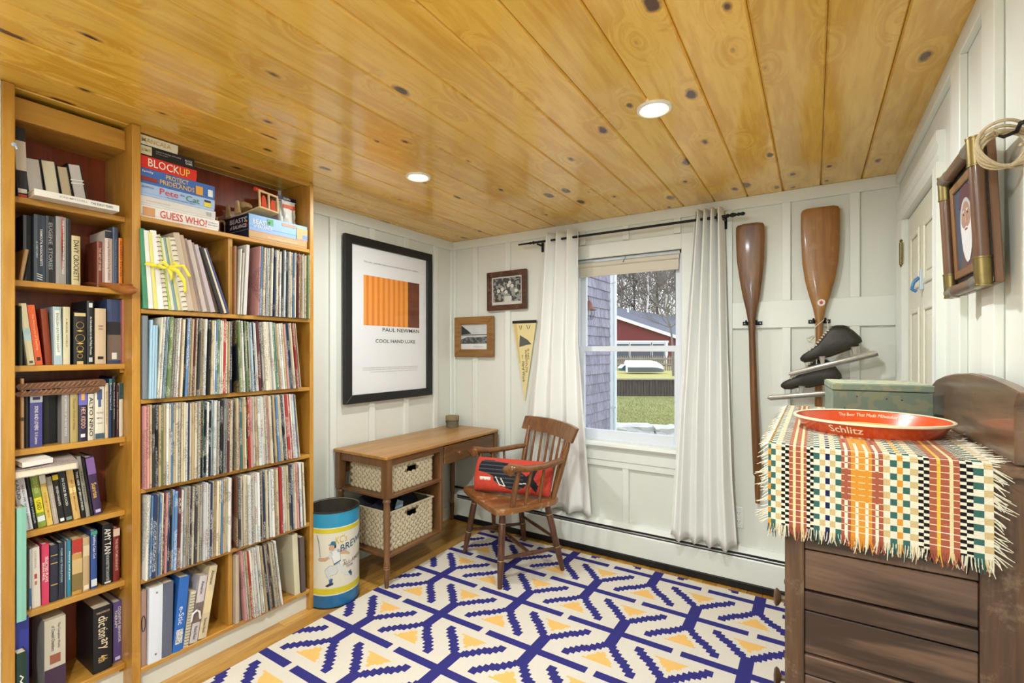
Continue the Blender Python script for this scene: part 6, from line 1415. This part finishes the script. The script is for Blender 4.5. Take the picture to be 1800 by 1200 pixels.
paint('painted_coat', [(-iw, i0), (iw*.75, i0), (iw*.45, i0+.04), (0, i0+.055), (-iw*.6, i0+.05), (-iw, i0+.035)], (92, 70, 70), .0)
paint('painted_hat', [(-.05, .205), (.05, .205), (.045, .232), (.02, .25), (-.02, .252), (-.05, .235)], (86, 46, 50), .0003)
paint('painted_hair', ell(-.004, .165, .05, .056), (176, 172, 172), .0006)
paint('painted_face', ell(-.006, .172, .036, .04), (158, 124, 106), .0009)
paint('painted_beard', [(-.046, .168), (-.036, .156), (-.02, .151), (-.006, .155), (.008, .151), (.024, .156), (.036, .168), (.039, .15), (.037, .125), (.030, .102), (.018, .084), (.006, .074), (-.006, .071), (-.018, .074), (-.030, .084), (-.041, .102), (-.047, .125), (-.049, .15)], (206, 204, 204), .0012)
paint('painted_nose', [(-.010, .185), (-.002, .185), (.001, .162), (-.013, .162)], (172, 136, 116), .0014)
for y in (-.022, .010): paint('painted_eye', ell(y, .184, .0045, .0022, 16), (50, 40, 40), .0014); paint('painted_brow', ell(y, .191, .009, .0024, 16), (190, 188, 186), .0015)
paint('painted_mouth', ell(-.006, .148, .012, .0025, 10), (130, 70, 66), .0016)
# rope coil on an iron hook
rc = thing('rope_coil', 'small coil of pale twisted rope hanging on the iron hook', 'rope', aty(1766, 262, -1.635))
M_rp = mat('pale_jute_rope', (196, 178, 144), .9, var=.2, scale=200, bump=.8, bscale=260)
ex = Vector((math.cos(YAW*.3), math.sin(YAW*.3), 0)); ez = Vector((0, 0, 1)); ey = ex.cross(ez)
for j in range(4):
    r = .034+.003*j; pts = []
    for i in range(40):
        a = 2*math.pi*i/40; w = r*(1+.06*math.sin(2*a+j)); pts.append(ex*(w*math.cos(a)*1.02)+ez*(w*math.sin(a)*1.0+.003*j)+ey*(.006*(j-1.5)+.003*math.sin(3*a+j)))
    MB().tube(pts, .0031, 7, closed=True).build('rope_turn', M_rp, rc, smooth=True)
for a in (2.2, .2, -1.0):
    p = ex*(.039*math.cos(a))+ez*(.039*math.sin(a)); MB().tube([p-ex*.012+ey*.012, p+ey*.014+ez*.004, p+ex*.01+ey*.010, p+ex*.012-ey*.010, p-ey*.014, p-ex*.012-ey*.008], .003, 6).build('rope_lashing', M_rp, rc, smooth=True)
MB().tube([ex*.03-ez*.03, ex*.036-ez*.044+ey*.004, ex*.032-ez*.052], [.003, .004, .0055], 7).build('rope_end', M_rp, rc, smooth=True)
hk2 = thing('iron_hook', 'black iron hook on the right wall carrying the rope coil', 'hook', (RW-.0005, -1.665, 1.735))
p0 = aty(1750, 259, -1.635)
MB().tube([(0, 0, 0), (-.02, .004, -.004), (p0.x-RW+.03, p0.y+1.665, p0.z-1.735+.024), (p0.x-RW+.012, p0.y+1.665, p0.z-1.735+.018), (p0.x-RW+.004, p0.y+1.665, p0.z-1.735+.022)], [.004, .004, .004, .0035, .002], 8).build('hook_rod', M_iron, hk2, smooth=True)
MB().box(-.004, 0, -.012, .012, -.02, .02).build('hook_plate', M_iron, hk2, bevel=.001)
# ---------------------------------------------------------------- outside the window
def out(u, d, z): return CAM*1 + (FWD+RGT*((u-900)/FPX))*d*1 + UP*(z-CAM.z)
def zv(v, d): return CAM.z+(Y0-v)*d/FPX
LZ0 = -.45
# shingled wing of the house
WX = .12; YC0 = atx(1072, 600, WX).y; YC1 = atx(1083, 600, WX).y
wg = thing('house_wing', 'weathered grey cedar-shingled house wing with white corner board outside the window', 'building', (0, 0, 0))
MB().box(WX-.3, WX-.012, .3, YC1-.01, LZ0-.1, 3.6).build('wing_wall', mat('wing_sheathing', (70, 66, 70), .9), wg)
def shing_mat(name, rgb):
    return wood(name, tuple(min(255, int(c*1.12)) for c in rgb), tuple(int(c*.72) for c in rgb), 2, .9, 0, 22, objvar=.16, ring=.5)
M_sg = shing_mat('weathered_cedar', (150, 146, 160))
EXP = .118; sm = []
for w in (.085, .105, .125, .15, .175):
    sm.append((w, MB().prism([(-.004, 0), (.022, 0), (.004, EXP+.04), (-.004, EXP+.04)], 1, 0, w-.003).mesh('shingle', M_sg)))
z = -.05
while z < 3.0:
    y = 1.5+rnd.uniform(0, .1)
    while y < YC0:
        w, me = rnd.choice(sm); 
        o = link('shingle', me, wg, (WX-.012, y, z+rnd.uniform(-.002, .002)))
        if y+w > YC0+.01: o.scale = (1, max(.1, (YC0-y)/w), 1)
        y += w
    z += EXP
MB().box(WX-.03, WX+.012, YC0, YC1, LZ0-.1, 3.6).build('corner_board', mat('exterior_white', (222, 226, 230), .5), wg, bevel=.003)
MB().tube([(WX+.05, YC0+.05, LZ0), (WX+.05, YC0+.05, 3.6)], .022, 12).build('downpipe', MATS['exterior_white'], wg, smooth=True)
for zz in (.55, 2.2): MB().box(WX+.01, WX+.075, YC0+.02, YC0+.08, zz, zz+.02).build('pipe_strap', MATS['exterior_white'], wg)
# copper lantern on a gooseneck
lp = atx(1035.5, 548, WX+.16); M_cu = mat('copper_brown', (120, 78, 66), .4, metal=.6, var=.2)
ln_ = thing('wall_lantern', 'copper barn lantern with a glass globe on the shingled wall', 'lantern', (WX+.16, lp.y, lp.z))
MB().tube([(-.17, 0, .03), (-.15, 0, .10), (-.11, 0, .19), (-.05, 0, .21), (-.01, 0, .18), (0, 0, .12)], .006, 8).build('gooseneck', M_cu, ln_, smooth=True)
MB().lathe([(.012, .125), (.022, .12), (.035, .095), (.042, .06), (.082, .028), (.085, .02), (.045, .03)], 20).build('shade', M_cu, ln_, smooth=40)
MB().lathe([(.05, .03), (.058, 0), (.06, -.03), (.05, -.065), (.025, -.085), (.002, -.09)], 20).build('globe', glass('lantern_glass', (.9, .92, .95)), ln_, smooth=True)
MB().lathe([(.012, .03), (.014, 0), (.012, -.03), (.003, -.04)], 12).build('bulb', rgbm((226, 220, 200)), ln_, smooth=True)
for i in range(4):
    a = math.pi/4+i*math.pi/2; MB().tube([(.062*math.cos(a), .062*math.sin(a), .03), (.066*math.cos(a), .066*math.sin(a), -.03), (.03*math.cos(a), .03*math.sin(a), -.09)], .003, 6).build('cage_wire', M_cu, ln_, smooth=True)
MB().lathe([(.045, 0), (.045, .015), (.03, .02)], 16, (-.172, 0, .03), axis=0).build('wall_plate', M_cu, ln_, smooth=True)
# lawn
M_gr = mat('winter_lawn', (132, 132, 84), .95, var=.45, scale=2.2, bump=.6, bscale=30)
lw_ = MB(); lw_.sheet(lambda a, b: (-26+60*a, .2+22*b, LZ0+.02*math.sin(9*a+3*b)*b), 30, 20)
lo = lw_.build('lawn', M_gr, fixn=False); lo['kind'] = 'structure'
gm = MB(); g = random.Random(3)
for i in range(9000):
    d = 9.6+8.3*g.random()**1.3; u = 1075+125*g.random(); p = out(u, d, LZ0+.01); h = g.uniform(.02, .045); w = .007
    q = RGT*w; t = Vector((g.uniform(-.03, .03), g.uniform(-.03, .03), h))
    gm.add([p-q, p+q, p+t], [(0, 1, 2)], 0 if g.random() < .45 else 1)
go = gm.build('grass_blades', [mat('grass_green', (116, 134, 72), .9), mat('grass_straw', (168, 160, 96), .9)], fixn=False); tag(go, 'short patchy green and straw grass on the lawn', 'grass', kind='stuff')
# granite blocks
M_st = mat('rough_granite', (178, 178, 174), .85, var=.28, scale=14, bump=.8, bscale=20)
def stone(label, u0, u1, d, z1, seed):
    r = random.Random(seed); c = out((u0+u1)/2, d, LZ0); w = (u1-u0)*d/FPX/2
    o = thing('granite_block', label, 'stone', (c.x, c.y, LZ0-.001), YAW, group='granite blocks at the lawn edge')
    bm = bmesh.new(); bmesh.ops.create_cube(bm, size=1)
    for v in bm.verts: v.co = Vector((v.co.x*2*w, v.co.y*.5, (v.co.z+.5)*(z1-LZ0)))
    bmesh.ops.subdivide_edges(bm, edges=bm.edges, cuts=4, use_grid_fill=True)
    for v in bm.verts:
        top = v.co.z > (z1-LZ0)*.6
        v.co += Vector((r.uniform(-1, 1), r.uniform(-1, 1), r.uniform(-1, .3) if top else 0))*.022
        if top and v.co.y < -.1: v.co.z -= .05*r.random(); v.co.y += .05
        v.co.z = max(v.co.z, 0)
    me = bpy.data.meshes.new('stone_body'); bm.to_mesh(me); bm.free(); me.materials.append(M_st); link('stone_body', me, o)
stone('long pale granite block beside the white corner board', 1076, 1146, 9.6, -.18, 1); stone('shorter granite block at the window edge', 1149, 1196, 9.5, -.2, 2)
stone('low granite block beyond the window edge', 1200, 1290, 9.5, -.22, 3); stone('granite block hidden partly by the house wing', 1000, 1072, 9.7, -.2, 4)
# board retaining wall, terrace
M_bd = wood('dark_fence_board', (92, 80, 74), (60, 50, 46), 2, .9, 0, 12, objvar=.1)
rw = thing('retaining_wall', 'dark weathered board retaining wall across the lawn', 'fence', (0, 0, 0))
pa, pb_ = out(1000, 18.6, LZ0), out(1900, 17.4, LZ0); dd = (pb_-pa); L = dd.length; dd.normalize(); nn = Vector((-dd.y, dd.x, 0))
ztp = zv(666.5, 18.6)
m = MB(); k = int(L/.11)
for i in range(k):
    a = pa+dd*(L*i/k); b = pa+dd*(L*(i+.9)/k); off = nn*(.012*(i % 2)); h = ztp-.02*rnd.random()
    m.add([a+off, b+off, b+nn*.05, a+nn*.05]+[Vector((q.x, q.y, h)) for q in (a+off, b+off, b+nn*.05, a+nn*.05)], [(0, 1, 5, 4), (1, 2, 6, 5), (2, 3, 7, 6), (3, 0, 4, 7), (4, 5, 6, 7)])
o = m.build('upright_boards', M_bd, rw); o['kind'] = 'stuff'
a, b = pa-nn*.03, pb_-nn*.03; m = MB(); m.add([Vector((q.x, q.y, ztp+e)) for e in (0, .04) for q in (a, b, b+nn*.12, a+nn*.12)], [(0, 1, 5, 4), (1, 2, 6, 5), (2, 3, 7, 6), (3, 0, 4, 7), (4, 5, 6, 7), (3, 2, 1, 0)]); m.build('cap_rail', mat('grey_cap', (150, 146, 138), .8), rw)
z25 = zv(651, 26)
tr = MB(); A, B = out(900, 18.66, ztp-.01), out(2000, 17.3, ztp-.01); Cc, Dd = out(2300, 75, .6), out(500, 75, .6); E1, E2 = out(2000, 26, z25), out(900, 26, z25)
tr.add([A, B, E1, E2, Cc, Dd], [(0, 1, 2, 3), (3, 2, 4, 5)]); to = tr.build('terrace', mat('straw_grass', (168, 160, 92), .95, var=.25, scale=3, bump=.6, bscale=40), fixn=False); to['kind'] = 'structure'
# upturned dinghy
bd = 23.; bz = zv(651.5, bd); bc_ = out(1133, bd, bz); hl = 33*bd/FPX
bt_ = thing('dinghy', 'white upturned dinghy with a grey gunwale band on the grass bank', 'boat', (bc_.x, bc_.y, bz-.05), YAW)
def hull(a, b, k0, k1):
    x = -1+2*a; t = math.pi*b; w = (1-max(0, x)**2.2*.9)*(1-max(0, -x)**6*.25); ht = .56*(1-max(0, x)**3*.55)
    c = math.cos(t); s = math.sin(t)
    return (x*hl, -w*.5*c, k0*ht+(k1-k0)*ht*s**.75)
m = MB(); m.sheet(lambda a, b: hull(a, b, .42, 1.), 24, 16); m.build('hull', mat('boat_white', (232, 234, 232), .4), bt_, smooth=True)
m = MB()
for s in (0, 1): m.sheet(lambda a, b: (lambda p, q: (p[0], p[1]*(.8+.2*b), p[2]*b))(hull(a, s, .42, 1.), 0), 24, 3)
m.build('gunwale_band', mat('boat_grey', (96, 104, 116), .5), bt_, smooth=True)
m = MB(); m.add([hull(0, i/12, .42, 1.) for i in range(13)]+[(-hl, .4, 0), (-hl, -.4, 0)], [tuple(range(15))]); m.build('transom', MATS['boat_white'], bt_)
bh2 = out(1095, 23.2, bz)
bx2 = thing('birdhouse', 'small dark teal birdhouse with a white roof beside the dinghy', 'birdhouse', (bh2.x, bh2.y, bz), YAW+.3)
MB().prism([(-.14, 0), (.14, 0), (.14, .16), (0, .28), (-.14, .16)], 1, -.14, .14).build('house_body', mat('teal_paint', (34, 84, 96), .6), bx2)
for s in (-1, 1): MB().add([(0, -.18, .30), (0, .18, .30), (s*.19, .18, .15), (s*.19, -.18, .15), (0, -.18, .27), (0, .18, .27), (s*.19, .18, .12), (s*.19, -.18, .12)], [(0, 1, 2, 3), (4, 7, 6, 5), (0, 4, 5, 1), (1, 5, 6, 2), (2, 6, 7, 3), (3, 7, 4, 0)]).build('roof_slope', MATS['exterior_white'], bx2)
# picket fence
pf = thing('picket_fence', 'weathered grey picket fence behind the dinghy', 'fence', (0, 0, 0))
fd = 26.; fa, fb = out(1020, fd, z25-.05), out(2000, fd, z25-.05); dv = fb-fa; Lf = dv.length; dv.normalize(); nf = Vector((-dv.y, dv.x, 0)); fz = zv(624, fd)
M_pk = mat('grey_picket', (142, 132, 118), .9, var=.25, scale=8)
m = MB(); k = int(Lf/.115)
for i in range(k):
    a = fa+dv*(Lf*i/k); b = a+dv*.08; c = (a+b)/2; h = fz-.14
    m.add([a, b, Vector((b.x, b.y, h)), Vector((c.x, c.y, h+.14)), Vector((a.x, a.y, h))]+[q+nf*.02 for q in (a, b, Vector((b.x, b.y, h)), Vector((c.x, c.y, h+.14)), Vector((a.x, a.y, h)))], [(0, 1, 2, 3, 4), (9, 8, 7, 6, 5), (0, 5, 6, 1), (1, 6, 7, 2), (2, 7, 8, 3), (3, 8, 9, 4), (4, 9, 5, 0)])
o = m.build('pickets', M_pk, pf); o['kind'] = 'stuff'
for zz in (.35, .72):
    q = z25+(fz-z25)*zz; m = MB(); m.add([Vector((p.x, p.y, q+e)) for e in (0, .08) for p in (fa-nf*.05, fb-nf*.05, fb-nf*.005, fa-nf*.005)], [(0, 1, 5, 4), (1, 2, 6, 5), (2, 3, 7, 6), (3, 0, 4, 7), (4, 5, 6, 7), (3, 2, 1, 0)]); m.build('rail', M_pk, pf)
# red barn-like garage
gd = 32.
ga = thing('red_garage', 'dark red gabled garage with white trim and grey shingle roof beyond the fence', 'building', (0, 0, 0))
def G(u, v, d=gd): return out(u, d, zv(v, d))
M_red = mat('barn_red', (110, 42, 44), .8, var=.12, scale=6, stretch=(6, 6, .3)); M_wt = MATS['exterior_white']
apx, eav, lft = G(1010, 531.7), G(1206, 597), G(814, 597)
ridge = G(1250, 561, 56)-apx; ridge.z = 0
m = MB(); bl_, br = G(814, 690), G(1206, 690); m.add([bl_, br, eav, apx, lft], [(0, 1, 2, 3, 4)]); m.add([br, br+ridge, eav+ridge, eav], [(0, 1, 2, 3)]); m.build('garage_wall', M_red, ga)
up = UP*.12
for e, nm in ((eav+(eav-apx)*.04, 'roof_slope'), (lft+(lft-apx)*.04, 'roof_slope')):
    m = MB(); q = [apx+up*.6, e+up*.6, e+ridge+up*.6, apx+ridge+up*.6]; q = [p-FWD*.25 if i < 2 else p for i, p in enumerate(q)]; m.add(q+[p-up for p in q], [(0, 1, 2, 3), (7, 6, 5, 4), (0, 4, 5, 1), (1, 5, 6, 2), (2, 6, 7, 3), (3, 7, 4, 0)]); m.build(nm, mat('grey_roof', (96, 98, 110), .9, var=.2, scale=3), ga)
    m = MB(); q = [apx-FWD*.27+UP*.05, e-FWD*.27+UP*.05]; m.add([q[0], q[1], q[1]-UP*.22, q[0]-UP*.22]+[p+FWD*.1 for p in (q[0], q[1], q[1]-UP*.22, q[0]-UP*.22)], [(0, 1, 2, 3), (7, 6, 5, 4), (0, 4, 5, 1), (2, 6, 7, 3), (1, 5, 6, 2), (3, 7, 4, 0)]); m.build('rake_board', M_wt, ga)
def gpanel(nm, u0, u1, v0, v1, mm, off, par=None):
    p = [G(u0, v1)-FWD*off, G(u1, v1)-FWD*off, G(u1, v0)-FWD*off, G(u0, v0)-FWD*off]; m = MB(); m.add(p+[q+FWD*.06 for q in p], [(0, 1, 2, 3), (7, 6, 5, 4), (0, 4, 5, 1), (1, 5, 6, 2), (2, 6, 7, 3), (3, 7, 4, 0)]); return m.build(nm, mm, par or ga)
gpanel('trim_board', 1060, 1175, 598.5, 602, M_wt, .06)
for u0, u1 in ((1060, 1106), (1107, 1144), (1146, 1168)):
    w_ = gpanel('garage_window', u0, u1, 602.5, 640, M_wt, .05); gpanel('pane', u0+1.2, u1-1.2, 604, 638, mat('dark_pane', (70, 76, 88), .15), .10, w_)
gpanel('trim_post', 1169, 1173.5, 600, 660, M_wt, .07)
for u, v0, v1 in ((1104, 541, 557), (1126, 556, 562)):
    p = G(u, v1, 36); MB().tube([p-UP*.3, Vector((p.x, p.y, zv(v0, 36)))], .07, 8).build('vent_pipe', M_wt, ga, smooth=True)
# bare trees
M_bk = [mat('bark_grey', (112, 104, 98), .95, var=.25, scale=6), mat('bark_birch', (206, 202, 196), .9, var=.2, scale=4), mat('bark_dark', (78, 70, 66), .95, var=.2, scale=6)]
def tree(label, u, d, height, seed, kind, spread=.55, z0=None, lean=0.):
    r = random.Random(seed); b = out(u, d, z0 if z0 is not None else .4)
    o = thing('bare_tree', label, 'tree', (b.x, b.y, b.z), group='bare trees beyond the garden')
    tk, br = MB(), MB(); r0 = height*.0105
    tp = [Vector((0, 0, -.4))]
    for i in range(1, 9): tp.append(Vector((lean*height*i/8+r.uniform(-.1, .1), r.uniform(-.1, .1), height*i/8)))
    tk.tube(tp, [r0*(1-.1*i) for i in range(9)], 7)
    def grow(p, dr, ln, rad, lv):
        q = [p]; dcur = dr
        for i in range(3):
            dcur = (dcur+Vector((r.uniform(-.3, .3), r.uniform(-.3, .3), r.uniform(-.12, .25)))).normalized(); q.append(q[-1]+dcur*ln/3)
        br.tube(q, [rad, rad*.8, rad*.6, rad*.35], 3 if lv > 1 else 4, caps=False)
        if lv < 3:
            for i in range(4 if lv < 2 else 3):
                s = q[r.choice((1, 2, 3))]; nd = (dcur+Vector((r.uniform(-1, 1), r.uniform(-1, 1), r.uniform(-.4, .6)))*.9).normalized(); grow(s, nd, ln*r.uniform(.5, .75), rad*.5, lv+1)
    for i in range(3, 9):
        for j in range(4):
            a = r.uniform(0, 6.28); grow(tp[i], Vector((math.cos(a)*spread, math.sin(a)*spread, r.uniform(.2, .7))).normalized(), height*(.34-.02*i), r0*.38, 0)
    tk.build('trunk', M_bk[kind], o, smooth=True); br.build('branches', M_bk[kind if kind != 1 else 0], o)
tree('slender grey tree leaning across the red garage', 1184, 21, 5.6, 5, 0, .5, z25, -.09)
for i, (lab, u, d, h, kd) in enumerate((('bare grey tree rising behind the garage roof near the corner board', 1092, 44, 13, 0), ('white-barked birch rising in the middle of the garage roof line', 1139, 42, 12, 1), ('white-barked birch rising near the window edge', 1172, 43, 12, 1),
     ('dark bare tree between the corner board and the first birch', 1115, 48, 14, 2), ('dark bare tree between the two birches', 1156, 50, 15, 2), ('tall grey tree behind the second birch', 1188, 52, 15, 0), ('wide dark tree behind the shingled wing corner', 1070, 50, 15, 2), ('grey tree far beyond the garage to the right of the birches', 1215, 47, 14, 0))):
    tree(lab, u, d, h, 20+i, kd, .75)
for i, (lab, u, d, h, kd) in enumerate((('dark bare tree beyond the picket fence well right of the garage', 1330, 46, 13, 2), ('white-barked birch beyond the picket fence well right of the garage', 1420, 44, 12, 1), ('grey bare tree at the far end of the picket fence', 1540, 48, 14, 0), ('leaning dark tree at the far end of the picket fence', 1660, 50, 14, 2))):
    tree(lab, u, d, h, 40+i, kd, .75)
hz = MB(); g = random.Random(9)
for i in range(9000):
    u = 1040+200*g.random() if i % 2 else 700+1300*g.random(); d = 60+10*g.random(); p = out(u, d, .4+g.random()*13); t = Vector((g.uniform(-1.2, 1.2), g.uniform(-.5, .5), g.uniform(.6, 2.2)))
    w = RGT*.05; hz.add([p-w, p+w, p+t], [(0, 1, 2)], g.choice((0, 0, 1)))
ho = hz.build('distant_twigs', [mat('twig_grey', (138, 128, 124), .95), mat('twig_olive', (112, 116, 92), .95)], fixn=False); tag(ho, 'tangle of distant grey brush behind the bare trees', 'brush', kind='stuff')
